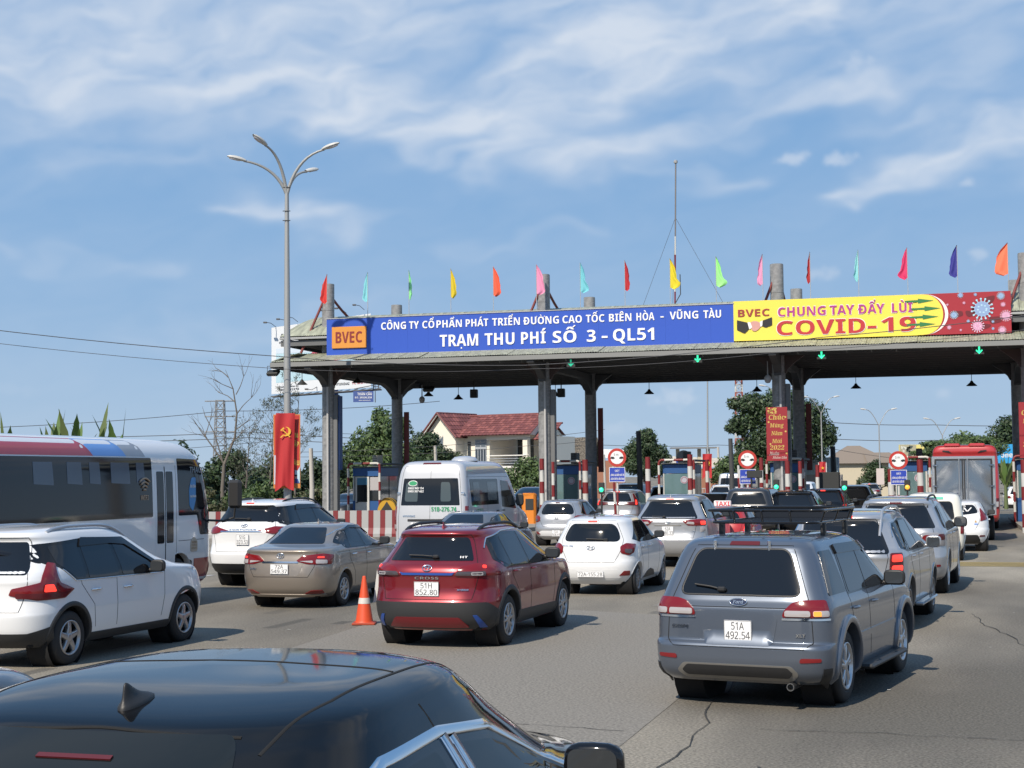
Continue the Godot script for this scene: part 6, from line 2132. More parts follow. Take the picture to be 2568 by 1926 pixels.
	for e in [[Vector3(4.4, 0, -140.0), 3.2, "thatched roof building behind the dark booth"], [Vector3(0.2, 0, -146.0), 3.4, "second thatched roof seen through the house's terrace"]]:
		var t := thing("thatched_building", e[2], "building", e[0], -0.15, "thatched buildings")
		mb = MB.new()
		rng.seed = 12
		var p := PackedVector3Array()
		for j in 9:
			for i in 25:
				p.append(Vector3(lerpf(-e[1], e[1], i / 24.0), 5.65 - 2.6 * j / 8.0 + rng.randf_range(-0.06, 0.06), -1.5 + 2.6 * j / 8.0 + rng.randf_range(-0.05, 0.05)))
		mb.grid(p, 25)
		mb.quad(Vector3(-e[1], 5.65, -1.5), Vector3(e[1], 5.65, -1.5), Vector3(e[1], 3.0, -4.2), Vector3(-e[1], 3.0, -4.2))
		put("roof", mb, thatch, t)
		mb = MB.new()
		mb.box(Vector3(0, 1.6, -1.6), Vector3(e[1] * 1.8, 3.2, 4.2))
		put("wall", mb, mat("far_wall", 0.30, 0.27, 0.22, 0.8), t)

func build_far() -> void:
	var galv := mat("galvanised")
	var mb: MB
	var pale := mat("pale_wall", 0.50, 0.49, 0.45, 0.85)
	pale.albedo_texture = ImageTexture.create_from_image(noise_image(128, 95, 0.04, 4, Color(0.7, 0.69, 0.67), Color(1, 1, 1), 1.6))
	# double-armed street lamps going away
	for e in [[28.06, -140.0, 9.15, "nearest double-armed street lamp, right of the big tree"], [34.0, -143.0, 8.1, "middle double-armed street lamp, above the brown-roofed house"], [39.3, -141.0, 7.1, "farthest double-armed street lamp, above the feathery tree"], [21.6, -124.0, 9.3, "double-armed street lamp half hidden behind the fourth column"]]:
		var t := thing("double_lamp", e[3], "street lamp", Vector3(e[0], -0.5, e[1]), 0.0, "double-armed street lamps")
		mb = MB.new()
		mb.tube([Vector3(0, 0, 0), Vector3(0, e[2] - 1.0, 0)], [0.085, 0.05], 8)
		put("pole", mb, galv, t)
		for q in [-1.0, 1.0]:
			mb = MB.new()
			var pts := []
			for k in 8:
				var u := k / 7.0
				pts.append(Vector3(q * 1.15 * u, e[2] - 1.05 + 1.5 * sin(u * PI / 2) , 0))
			mb.tube(pts, 0.035, 6)
			put("arm", mb, galv, t)
			lamp_head(t, pts[7], Vector3(q, 0.18, 0).normalized(), 0.75)
	var tp := thing("thin_pole", "tall thin grey pole above the small party flag", "pole", Vector3(15.1, -0.4, -120.0))
	mb = MB.new()
	mb.tube([Vector3(0, 0, 0), Vector3(0.15, 10.2, 0)], [0.09, 0.05], 8)
	put("shaft", mb, galv, tp)
	# flags in the distance
	var f1 := thing("party_flag", "small hanging red flag with gold hammer and sickle past the booths", "flag", Vector3(12.6, 0, -100.0))
	hanging_flag(f1, 0.62, 1.62, 3.55, 0.08, mat("flag_red", 0.40, 0.018, 0.022, 0.7), 2.0)
	mb = MB.new()
	hammer_sickle(mb, Transform3D(Basis(), Vector3(0.0, 2.95, 0.16)), 0.34)
	put("hammer_and_sickle", mb, mat("flag_gold"), f1)
	mb = MB.new()
	mb.tube([Vector3(0.1, 0, 0), Vector3(0.1, 3.7, 0)], 0.05, 8)
	put("pole", mb, galv, f1)
	var f2 := thing("star_flag", "small hanging red flag with a gold star on a street pole", "flag", Vector3(24.05, -0.4, -120.0))
	hanging_flag(f2, 0.52, 1.40, 3.50, 0.10, mat("flag_red"), 3.0)
	mb = MB.new()
	var star := PackedVector2Array()
	for k in 10: star.append(Vector2(sin(TAU * k / 10), cos(TAU * k / 10)) * (0.14 if k % 2 == 0 else 0.056) + Vector2(0, 3.02))
	mb.prism(star, 0.01, Transform3D(Basis(), Vector3(0, 0, 0.17)))
	put("star", mb, mat("flag_gold"), f2)
	mb = MB.new()
	mb.box(Vector3(0.02, 2.75, 0), Vector3(0.66, 1.4, 0.04))
	put("pale_board", mb, mat("board_pale", 0.55, 0.48, 0.46, 0.6), f2)
	mb = MB.new()
	mb.tube([Vector3(0.05, 0, -0.05), Vector3(0.05, 3.6, -0.05)], 0.05, 8)
	put("pole", mb, galv, f2)
	var f3 := thing("street_board", "pale upright board on the middle street lamp", "banner", Vector3(33.95, -0.5, -142.7))
	mb = MB.new()
	mb.box(Vector3(0, 2.35, 0), Vector3(0.72, 1.5, 0.04))
	put("board", mb, mat("board_pale"), f3)
	# pylon and communications tower: lattice of bars
	for e in [["lattice_pylon", "grey lattice power pylon behind the leafless tree", Vector3(-49.3, 0, -260.0), 15.3, 1.6, 0.9, "pylon", false], ["radio_tower", "red and white lattice radio tower above the big tree", Vector3(44.2, 0, -300.0), 24.0, 1.3, 0.75, "tower", true]]:
		var t := thing(e[0], e[1], e[6], e[2])
		var n := int(e[3] / 1.5)
		for k in n:
			var y0: float = e[3] * k / n
			var y1: float = e[3] * (k + 1) / n
			var w0: float = lerpf(e[4], e[5], float(k) / n)
			var w1: float = lerpf(e[4], e[5], float(k + 1) / n)
			mb = MB.new()
			for q in 4:
				var c0 := Vector2(1, 0).rotated(PI / 2 * q + PI / 4)
				var c1 := Vector2(1, 0).rotated(PI / 2 * (q + 1) + PI / 4)
				mb.tube([Vector3(c0.x * w0, y0, c0.y * w0), Vector3(c0.x * w1, y1, c0.y * w1)], 0.09, 4, false, false)
				mb.tube([Vector3(c0.x * w0, y0, c0.y * w0), Vector3(c1.x * w1, y1, c1.y * w1)], 0.06, 4, false, false)
				mb.tube([Vector3(c0.x * w1, y1, c0.y * w1), Vector3(c1.x * w1, y1, c1.y * w1)], 0.06, 4, false, false)
			put("lattice_stage", mb, (mat("tower_red", 0.32, 0.09, 0.06, 0.6) if k % 2 else mat("tower_white", 0.5, 0.5, 0.48, 0.6)) if e[7] else mat("pylon_grey", 0.22, 0.225, 0.23, 0.5), t)
		if e[7]:
			for y in [17.0, 20.5]:
				mb = MB.new()
				mb.lathe([1.5, y - 0.15, 1.5, y + 0.1, 1.2, y + 0.1, 1.2, y - 0.15, 1.5, y - 0.15], 12)
				put("gallery", mb, mat("tower_white"), t)
		else:
			for y in [10.0, 12.6, 15.2]:
				mb = MB.new()
				mb.tube([Vector3(-2.6, y, 0), Vector3(2.6, y, 0)], 0.1, 4)
				put("cross_arm", mb, mat("pylon_grey"), t)
	# houses, sheds and walls beyond the bend
	var bh := thing("brown_roofed_house", "cream house with a brown hipped roof beyond the bend", "house", Vector3(38.2, -0.5, -172.0), -0.1)
	mb = MB.new()
	mb.box(Vector3(0.3, 1.9, -2.5), Vector3(6.6, 3.8, 5.0))
	put("wall", mb, mat("far_cream", 0.50, 0.45, 0.34, 0.8), bh)
	mb = MB.new()
	mb.quad(Vector3(-3.7, 3.75, 0.5), Vector3(4.4, 3.75, 0.5), Vector3(0.8, 5.75, -2.5), Vector3(-0.6, 5.75, -2.5))
	mb.tri(Vector3(-3.7, 3.75, 0.5), Vector3(-0.6, 5.75, -2.5), Vector3(-3.7, 3.75, -5.5))
	mb.tri(Vector3(4.4, 3.75, 0.5), Vector3(4.4, 3.75, -5.5), Vector3(0.8, 5.75, -2.5))
	mb.quad(Vector3(1.2, 3.78, 0.9), Vector3(5.4, 3.78, 0.9), Vector3(3.9, 4.95, -1.2), Vector3(1.0, 4.95, -1.2))
	put("roof", mb, mat("brown_roof", 0.20, 0.165, 0.135, 0.75), bh)
	var ct := thing("shipping_container", "stacked pale blue shipping container on the far side of the wall", "container", Vector3(31.0, -0.5, -153.0), -0.25)
	mb = MB.new()
	mb.box(Vector3(-0.7, 3.4, 0), Vector3(3.9, 1.7, 2.4), 0.03)
	put("box", mb, mat("container_blue", 0.22, 0.30, 0.34, 0.6), ct)
	for k in 16:
		mb = MB.new()
		mb.box(Vector3(-2.5 + k * 0.24, 3.4, 1.21), Vector3(0.10, 1.55, 0.05))
		put("rib", mb, mat("container_rib", 0.25, 0.33, 0.37, 0.6), ct)
	mb = MB.new()
	mb.box(Vector3(1.26, 3.4, 0.02), Vector3(0.06, 1.66, 2.36))
	put("doors", mb, mat("container_dark", 0.11, 0.17, 0.24, 0.6), ct)
	mb = MB.new()
	mb.box(Vector3(-0.5, 1.3, 0), Vector3(4.2, 2.5, 2.2))
	put("plinth", mb, mat("far_grey", 0.20, 0.20, 0.20, 0.8), ct)
	var wl := thing("boundary_wall", "long pale stained wall along the bend", "wall", Vector3(44.0, -0.5, -192.0), -0.05)
	for k in 12:
		mb = MB.new()
		mb.box(Vector3(-9.0 + k * 1.9, 1.2, 0), Vector3(1.86, 2.4, 0.2))
		put("panel", mb, pale, wl)
	var nb := thing("name_wall", "low grey name wall with a blue emblem beyond the bend", "sign", Vector3(42.6, -0.5, -186.0))
	mb = MB.new()
	mb.box(Vector3(0.6, 1.7, 0), Vector3(5.6, 3.2, 0.3))
	put("wall", mb, mat("far_grey_wall", 0.30, 0.29, 0.27, 0.8), nb)
	mb = MB.new()
	mb.prism(rounded(V([-1.6, 1.0, -1.0, 0.7, -0.5, 1.6, -0.7, 2.5, -1.3, 2.7, -1.8, 2.0]), 0.2), 0.03, Transform3D(Basis(), Vector3(0, 0, 0.17)))
	put("emblem", mb, mat("emblem_sky", 0.08, 0.24, 0.48, 0.6), nb)
	mb = MB.new()
	letters(mb, "INTERNATIONAL", 2.6, 0.24, Transform3D(Basis(), Vector3(1.3, 2.75, 0.16)))
	letters(mb, "PACKAGING", 2.0, 0.38, Transform3D(Basis(), Vector3(1.0, 2.1, 0.16)))
	put("lettering", mb, mat("far_ink", 0.10, 0.10, 0.10, 0.7), nb)
	# low sheds between the tree and the flag; white roof left of the round tree
	for e in [[Vector3(20.5, -0.4, -165.0), 8.5, 4.6, "low shed with a pale sheet roof right of the rounded tree", [0.50, 0.46, 0.38]], [Vector3(10.6, -0.4, -172.0), 4.2, 5.6, "white sheet roof left of the rounded tree", [0.68, 0.68, 0.66]]]:
		var t := thing("sheet_roof_shed", e[3], "shed", e[0], -0.1)
		mb = MB.new()
		var p := PackedVector3Array()
		for j in 2:
			for i in 60: p.append(Vector3(lerpf(-e[1] / 2, e[1] / 2, i / 59.0), e[2] - 1.0 * j - 0.10 * i / 59.0 * e[1] / 2 + 0.03 * sin(i * 2.0), -2.0 + 3.0 * j))
		mb.grid(p, 60)
		put("roof", mb, mat("shed_roof_%d" % int(e[1]), e[4][0], e[4][1], e[4][2], 0.6), t)
		mb = MB.new()
		mb.box(Vector3(0, e[2] / 2 - 0.7, -0.5), Vector3(e[1] * 0.9, e[2] - 1.4, 2.4))
		put("wall", mb, mat("brick_wall_far", 0.30, 0.14, 0.09, 0.8), t)
	var ts := thing("far_structure", "small raised flat roof on posts above the shed", "shed", Vector3(18.5, -0.4, -158.0))
	mb = MB.new()
	mb.box(Vector3(0, 5.3, 0), Vector3(4.6, 0.12, 2.0))
	put("roof", mb, mat("far_grey"), ts)
	for x in [-1.6, 0.6, 1.5]:
		mb = MB.new()
		mb.box(Vector3(x, 2.6, 0), Vector3(0.35, 5.2, 0.35))
		put("post", mb, mat("far_cream"), ts)
	for e in [["yellow_billboard", "far billboard, half picture and half pale yellow, left of the red coach", Vector3(36.4, -0.5, -140.0), 2.7, 1.15, 4.15, true], ["blue_board", "bright blue roadside board with white lettering right of the red coach", Vector3(33.8, -0.5, -106.0), 1.5, 1.3, 3.45, false]]:
		var t := thing(e[0], e[1], "billboard", e[2])
		mb = MB.new()
		mb.box(Vector3(0, e[5] + 0.5, 0), Vector3(e[3], e[4], 0.1))
		put("face", mb, mat("bill_yellow", 0.66, 0.58, 0.20, 0.6) if e[6] else mat("bill_blue", 0.03, 0.30, 0.62, 0.5), t)
		if e[6]:
			mb = MB.new()
			mb.box(Vector3(-0.55, e[5] + 0.5, 0.06), Vector3(1.5, 1.12, 0.01))
			put("picture", mb, mat("bill_picture", 0.36, 0.34, 0.24, 0.6), t)
			rng.seed = 3
			for k in 9:
				mb = MB.new()
				mb.prism(rounded(V([0, 0, rng.randf_range(0.15, 0.4), 0, rng.randf_range(0.15, 0.4), rng.randf_range(0.1, 0.4), 0, 0.3]), 0.05, 2), 0.004, Transform3D(Basis(), Vector3(rng.randf_range(-1.25, -0.1), e[5] + rng.randf_range(0.0, 0.75), 0.068)))
				put("picture_patch", mb, mat("bill_dark", 0.07, 0.09, 0.08, 0.6) if k % 3 else mat("bill_light", 0.55, 0.56, 0.5, 0.6), t)
			mb = MB.new()
			letters(mb, "HOMEMALL CITY", 0.95, 0.10, Transform3D(Basis(), Vector3(0.78, e[5] + 0.55, 0.062)))
			put("lettering", mb, mat("bill_dark"), t)
		else:
			mb = MB.new()
			letters(mb, "one", 0.78, 0.36, Transform3D(Basis(), Vector3(0.12, e[5] + 0.42, 0.06)))
			put("lettering", mb, mat("sign_face_white"), t)
		for x in [-0.6, 0.6]:
			mb = MB.new()
			mb.tube([Vector3(x, 0, -0.1), Vector3(x, e[5] + 0.5, -0.1)], 0.08, 6)
			put("post", mb, galv, t)
	# utility poles and the peeled trunk by the left column
	for e in [[Vector3(-9.2, 0, -70.5), 3.6, 0.11, "pale peeled tree-trunk post left of the left column"], [Vector3(5.9, 0, -72.0), 4.3, 0.13, "dark wrapped post above the left round sign"], [Vector3(13.3, 0, -94.0), 4.4, 0.15, "dark square post right of the small party flag"], [Vector3(16.2, -0.3, -78.0), 3.9, 0.15, "grey post right of the fourth column pair"], [Vector3(7.0, -0.4, -118.0), 4.2, 0.10, "thin concrete pole behind the left round sign"], [Vector3(22.0, -0.5, -165.0), 5.6, 0.13, "far concrete power pole above the shed"], [Vector3(-5.4, 0, -108.0), 4.4, 0.12, "concrete post before the house's shrub"]]:
		mb = MB.new()
		mb.tube([Vector3(0, 0, 0), Vector3(0.03, e[1] * 0.5, 0), Vector3(-0.02, e[1], 0)], [e[2] * 1.15, e[2], e[2] * 0.85], 8)
		var o := put("utility_post", mb, mat("post_pale", 0.42, 0.40, 0.37, 0.8) if "pale" in e[3] or "concrete" in e[3] else mat("post_dark", 0.05, 0.052, 0.055, 0.7))
		o.position = e[0]
		tag(o, e[3], "post")
	var bs := thing("road_sign_back", "grey back of a round road sign right of the rounded tree's foot", "road sign", Vector3(8.2, 0, -74.0))
	mb = MB.new()
	mb.prism(ellipse(0, 3.05, 0.36, 0.36, 24), 0.03)
	put("disc", mb, mat("sign_back_grey", 0.26, 0.27, 0.27, 0.5), bs)
	mb = MB.new()
	mb.box(Vector3(0, 2.42, 0), Vector3(0.62, 0.26, 0.03))
	put("plate", mb, mat("sign_back_grey"), bs)
	mb = MB.new()
	mb.tube([Vector3(0, 0, 0.06), Vector3(0, 3.3, 0.06)], 0.035, 8)
	put("post", mb, galv, bs)
	var sb := thing("direction_board", "small blue board on the far roadside left of the pale booth", "sign", Vector3(9.6, 0, -88.0))
	mb = MB.new()
	mb.box(Vector3(0, 3.0, 0), Vector3(0.55, 0.42, 0.04))
	put("board", mb, mat("notice_blue"), sb)
	mb = MB.new()
	mb.tube([Vector3(0, 0, -0.05), Vector3(0, 3.1, -0.05)], 0.04, 6)
	put("post", mb, galv, sb)
	# orange plastic booth beyond the minibus and the fence past the booths
	var ob := thing("orange_box", "orange plastic barrier box behind the minibus's bonnet", "barrier", Vector3(0.72, 0, -68.0), -0.2)
	mb = MB.new()
	mb.box(Vector3(0, 0.75, 0), Vector3(0.62, 1.5, 0.5), 0.08)
	put("shell", mb, mat("barrier_orange", 0.62, 0.20, 0.02, 0.5), ob)
	mb = MB.new()
	mb.box(Vector3(0.05, 1.0, 0.245), Vector3(0.36, 0.5, 0.03), 0.01)
	put("opening", mb, mat("case_black"), ob)
	var fn := thing("roadside_fence", "low grey bar fence along the far side of the road", "fence", Vector3(11.0, -0.3, -125.0), -0.25)
	for k in 40:
		mb = MB.new()
		mb.box(Vector3(-4.0 + k * 0.22, 0.9, 0), Vector3(0.04, 1.0, 0.04))
		put("bar", mb, mat("fence_grey", 0.36, 0.37, 0.38, 0.6), fn)
	for y in [0.5, 1.38]:
		mb = MB.new()
		mb.box(Vector3(0.3, y, 0.03), Vector3(9.0, 0.06, 0.04))
		put("rail", mb, mat("fence_grey"), fn)
	# wires
	wire("dark wire crossing the left sky to the canopy's corner, upper one", [Vector3(-30, 9.6, -60), Vector3(-9.7, 7.25, -63.0), Vector3(0.5, 6.75, -62.6), Vector3(12.0, 7.55, -60.0), Vector3(24.0, 8.7, -56.0)], 0.016)
	wire("thin wire crossing the left sky below the darker one", [Vector3(-30, 9.1, -61), Vector3(-9.4, 6.72, -63.0), Vector3(1.0, 6.62, -62.8), Vector3(10.0, 6.95, -60.0), Vector3(24.0, 8.1, -56.0)], 0.011)
	wire("upper far power line left of the party flag", [Vector3(-60, 7.2, -150), Vector3(-30, 9.2, -160), Vector3(-8, 10.5, -170)], 0.03)
	wire("middle far power line behind the scrub", [Vector3(-60, 6.6, -140), Vector3(-24, 6.4, -140), Vector3(6, 5.4, -140)], 0.03)
	wire("lower far power line behind the scrub", [Vector3(-60, 6.2, -140), Vector3(-24, 5.9, -140), Vector3(6, 4.9, -140)], 0.03)
	wire("far power line rising towards the pylon", [Vector3(-60, 4.2, -150), Vector3(-20, 7.3, -180), Vector3(-6, 8.2, -200)], 0.025)
	wire("far wire over the shed", [Vector3(8, 5.4, -160), Vector3(22, 5.3, -165), Vector3(34, 5.5, -170)], 0.025)
	wire("upper far wire right of the big tree", [Vector3(30, 7.2, -150), Vector3(41.0, 6.8, -150), Vector3(60, 6.9, -150)], 0.03)
	wire("lower far wire right of the big tree", [Vector3(30, 5.6, -150), Vector3(41.0, 5.3, -150), Vector3(60, 5.4, -150)], 0.03)
	wire("wire sloping down to the container", [Vector3(28, 5.2, -150), Vector3(37.0, 3.6, -150), Vector3(50, 2.9, -150)], 0.022)
	wire("service wire before the house, upper", [Vector3(-14, 3.9, -100), Vector3(1.0, 4.7, -100), Vector3(6, 5.2, -100)], 0.014)
	wire("service wire before the house, lower", [Vector3(-14, 3.6, -101), Vector3(1.0, 4.2, -101), Vector3(6, 4.6, -101)], 0.014)
	# verges: grass strips beyond the kerb
	rng.seed = 44
	mb = MB.new()
	for k in 9000:
		var x := rng.randf_range(-42.0, -11.5)
		var z := rng.randf_range(-112.0, -76.0)
		if x > -14.0 + (z + 76.0) * -0.08: continue
		var s := rng.randf_range(0.15, 0.5)
		var a := rng.randf() * TAU
		var d := Vector3(cos(a), 0, sin(a)) * 0.05
		mb.tri(Vector3(x, 0, z) - d, Vector3(x, s, z) + Vector3(rng.randf_range(-0.1, 0.1), 0, rng.randf_range(-0.1, 0.1)), Vector3(x, 0, z) + d)
	put("grass", mb, leaf_mat("grass_blade", 0.07, 0.10, 0.03)).set_meta("kind", "stuff")
func paint(key: String, r: float, g: float, b: float, metal := 0.0, rough := 0.42) -> StandardMaterial3D:
	return mat(key, r, g, b, rough, metal, 1.0, 0.5 if metal > 0.0 or r > 0.2 else 0.1)

# a five-door estate-like shell, scaled to length, half width and height
func suv(L: float, W: float, H: float, more: Dictionary, deep := 1.0) -> Dictionary:
	var q := [[0.15, 0.045, 0.045, 0.88], [0.20, 0.020, 0.022, 0.955], [0.28, 0.005, 0.005, 0.985], [0.375, 0.0, 0.0, 0.997], [0.41, 0.004, 0.0, 1.0], [0.50, 0.012, 0.011, 0.992], [0.585, 0.011, 0.034, 0.985], [0.62, 0.009, 0.056, 0.98], [0.65, 0.012, 0.157, 0.968], [0.685, 0.020, 0.213, 0.948], [0.72, 0.034, 0.258, 0.915], [0.895, 0.085, 0.392, 0.755], [0.935, 0.078, 0.426, 0.715], [0.96, 0.085, 0.45, 0.68], [0.982, 0.135, 0.49, 0.60], [0.995, 0.224, 0.56, 0.46], [1.0, 0.36, 0.60, 0.1]]
	var rows := []
	for e in q: rows.append([e[0] * H, e[1] * L * (deep if e[0] > 0.6 else 1.0), e[2] * L, e[3] * W])
	var b := 0.655 * H
	var t := 0.905 * H
	var d := {"L": L, "nr": 4.0, "rx": 0.9, "nf": 3.2, "rxf": 1.1, "rows": rows, "ra": 0.2 * L, "wb": 0.59 * L, "r": 0.345, "arch": 0.405, "style": 1,
		"rg": [-0.74 * W, b + 0.06, 0.74 * W, b + 0.06, 0.68 * W, t, -0.68 * W, t], "rg_r": 0.08,
		"dlo": [0.10 * L, b + 0.06, 0.17 * L, b, 0.69 * L, b - 0.01, 0.65 * L, b + 0.09, 0.52 * L, t + 0.02, 0.27 * L, t + 0.03, 0.15 * L, t - 0.03],
		"wins": [[0.13 * L, b + 0.05, 0.20 * L, b + 0.02, 0.21 * L, t - 0.02, 0.16 * L, t - 0.05], [0.22 * L, b + 0.02, 0.39 * L, b + 0.01, 0.39 * L, t, 0.23 * L, t], [0.41 * L, b + 0.01, 0.655 * L, b + 0.01, 0.63 * L, b + 0.1, 0.515 * L, t, 0.41 * L, t]],
		"seams": [["R", [-0.68 * W, 0.41 * H, -0.80 * W, 0.62 * H, -0.76 * W, 0.93 * H, 0.76 * W, 0.93 * H, 0.80 * W, 0.62 * H, 0.68 * W, 0.41 * H, -0.68 * W, 0.41 * H]], ["S", [0.22 * L, b, 0.225 * L, 0.58 * H, 0.285 * L, 0.42 * H, 0.295 * L, 0.25 * H]], ["S", [0.40 * L, t, 0.405 * L, 0.24 * H]], ["S", [0.67 * L, b, 0.665 * L, 0.42 * H, 0.65 * L, 0.25 * H]]],
		"mirror": [0.60 * L, b + 0.05, mat("black_plastic", 0.016, 0.016, 0.017, 0.5)], "handles": [[0.26 * L, 0.61 * H], [0.44 * L, 0.605 * H]]}
	return d.merged(more, true)

# a short hatchback
func hatch(L: float, W: float, H: float, more: Dictionary) -> Dictionary:
	var q := [[0.14, 0.048, 0.048, 0.87], [0.20, 0.021, 0.021, 0.94], [0.28, 0.005, 0.005, 0.98], [0.365, 0.0, 0.0, 0.994], [0.42, 0.003, 0.003, 1.0], [0.465, 0.010, 0.008, 1.0], [0.565, 0.014, 0.032, 0.99], [0.63, 0.021, 0.106, 0.976], [0.678, 0.030, 0.20, 0.952], [0.865, 0.062, 0.332, 0.80], [0.925, 0.066, 0.372, 0.745], [0.955, 0.088, 0.40, 0.69], [0.982, 0.186, 0.465, 0.51], [0.992, 0.345, 0.53, 0.12]]
	var rows := []
	for e in q: rows.append([e[0] * H, e[1] * L, e[2] * L, e[3] * W])
	var d := {"L": L, "nr": 3.4, "rx": 0.85, "nf": 3.0, "rxf": 1.0, "rows": rows, "ra": 0.165 * L, "wb": 0.644 * L, "r": 0.29, "arch": 0.335, "style": 3, "rr": 0.19,
		"rg": [-0.75 * W, 0.675 * H, 0.75 * W, 0.675 * H, 0.70 * W, 0.90 * H, -0.70 * W, 0.90 * H], "rg_r": 0.16,
		"dlo": [0.115 * L, 0.70 * H, 0.20 * L, 0.66 * H, 0.67 * L, 0.655 * H, 0.62 * L, 0.73 * H, 0.46 * L, 0.925 * H, 0.25 * L, 0.925 * H],
		"wins": [[0.14 * L, 0.70 * H, 0.22 * L, 0.67 * H, 0.365 * L, 0.665 * H, 0.355 * L, 0.91 * H, 0.25 * L, 0.905 * H], [0.39 * L, 0.665 * H, 0.64 * L, 0.665 * H, 0.60 * L, 0.74 * H, 0.455 * L, 0.91 * H, 0.38 * L, 0.91 * H]],
		"seams": [["R", [-0.55 * W, 0.42 * H, -0.70 * W, 0.56 * H, -0.80 * W, 0.70 * H, -0.74 * W, 0.935 * H, 0.74 * W, 0.935 * H, 0.80 * W, 0.70 * H, 0.70 * W, 0.56 * H, 0.55 * W, 0.42 * H, -0.55 * W, 0.42 * H]], ["S", [0.20 * L, 0.66 * H, 0.23 * L, 0.5 * H, 0.27 * L, 0.3 * H]], ["S", [0.375 * L, 0.92 * H, 0.375 * L, 0.66 * H, 0.385 * L, 0.22 * H]], ["S", [0.67 * L, 0.65 * H, 0.665 * L, 0.4 * H, 0.64 * L, 0.22 * H]]],
		"mirror": [0.57 * L, 0.70 * H, mat("black_plastic", 0.016, 0.016, 0.017, 0.5)], "handles": [[0.25 * L, 0.60 * H], [0.42 * L, 0.60 * H]]}
	return d.merged(more, true)

# a four-door saloon
func saloon(L: float, W: float, H: float, more: Dictionary) -> Dictionary:
	var q := [[0.135, 0.045, 0.034, 0.87], [0.19, 0.018, 0.014, 0.935], [0.245, 0.007, 0.005, 0.97], [0.375, 0.0, 0.0, 0.994], [0.475, 0.002, 0.011, 1.0], [0.575, 0.007, 0.034, 0.988], [0.645, 0.011, 0.079, 0.977], [0.68, 0.009, 0.124, 0.96], [0.70, 0.016, 0.18, 0.942], [0.718, 0.045, 0.226, 0.925], [0.735, 0.102, 0.26, 0.907], [0.746, 0.136, 0.282, 0.89], [0.915, 0.262, 0.415, 0.72], [0.955, 0.300, 0.45, 0.655], [0.98, 0.375, 0.495, 0.50], [0.988, 0.46, 0.52, 0.12]]
	var rows := []
	for e in q: rows.append([e[0] * H, e[1] * L, e[2] * L, e[3] * W])
	var d := {"L": L, "nr": 3.6, "rx": 0.85, "nf": 3.0, "rxf": 1.1, "rows": rows, "ra": 0.215 * L, "wb": 0.576 * L, "r": 0.305, "arch": 0.352, "style": 2,
		"rg": [-0.72 * W, 0.752 * H, 0.72 * W, 0.752 * H, 0.62 * W, 0.935 * H, -0.62 * W, 0.935 * H], "rg_r": 0.05,
		"dlo": [0.19 * L, 0.76 * H, 0.24 * L, 0.69 * H, 0.70 * L, 0.685 * H, 0.66 * L, 0.75 * H, 0.53 * L, 0.93 * H, 0.38 * L, 0.94 * H, 0.28 * L, 0.89 * H],
		"wins": [[0.215 * L, 0.76 * H, 0.245 * L, 0.705 * H, 0.275 * L, 0.705 * H, 0.31 * L, 0.88 * H, 0.285 * L, 0.87 * H], [0.285 * L, 0.70 * H, 0.435 * L, 0.695 * H, 0.43 * L, 0.925 * H, 0.375 * L, 0.92 * H, 0.32 * L, 0.885 * H], [0.45 * L, 0.695 * H, 0.675 * L, 0.695 * H, 0.65 * L, 0.75 * H, 0.525 * L, 0.915 * H, 0.445 * L, 0.925 * H]],
		"seams": [["R", [-0.60 * W, 0.38 * H, -0.72 * W, 0.50 * H, -0.80 * W, 0.695 * H]], ["R", [0.60 * W, 0.38 * H, 0.72 * W, 0.50 * H, 0.80 * W, 0.695 * H]], ["R", [-0.60 * W, 0.38 * H, 0.60 * W, 0.38 * H]], ["S", [0.26 * L, 0.69 * H, 0.27 * L, 0.55 * H, 0.315 * L, 0.4 * H, 0.325 * L, 0.24 * H]], ["S", [0.44 * L, 0.93 * H, 0.445 * L, 0.22 * H]], ["S", [0.70 * L, 0.685 * H, 0.695 * L, 0.4 * H, 0.67 * L, 0.22 * H]]],
		"mirror": [0.62 * L, 0.715 * H, mat("black_plastic", 0.016, 0.016, 0.017, 0.5)], "handles": [[0.31 * L, 0.615 * H], [0.475 * L, 0.61 * H]]}
	return d.merged(more, true)

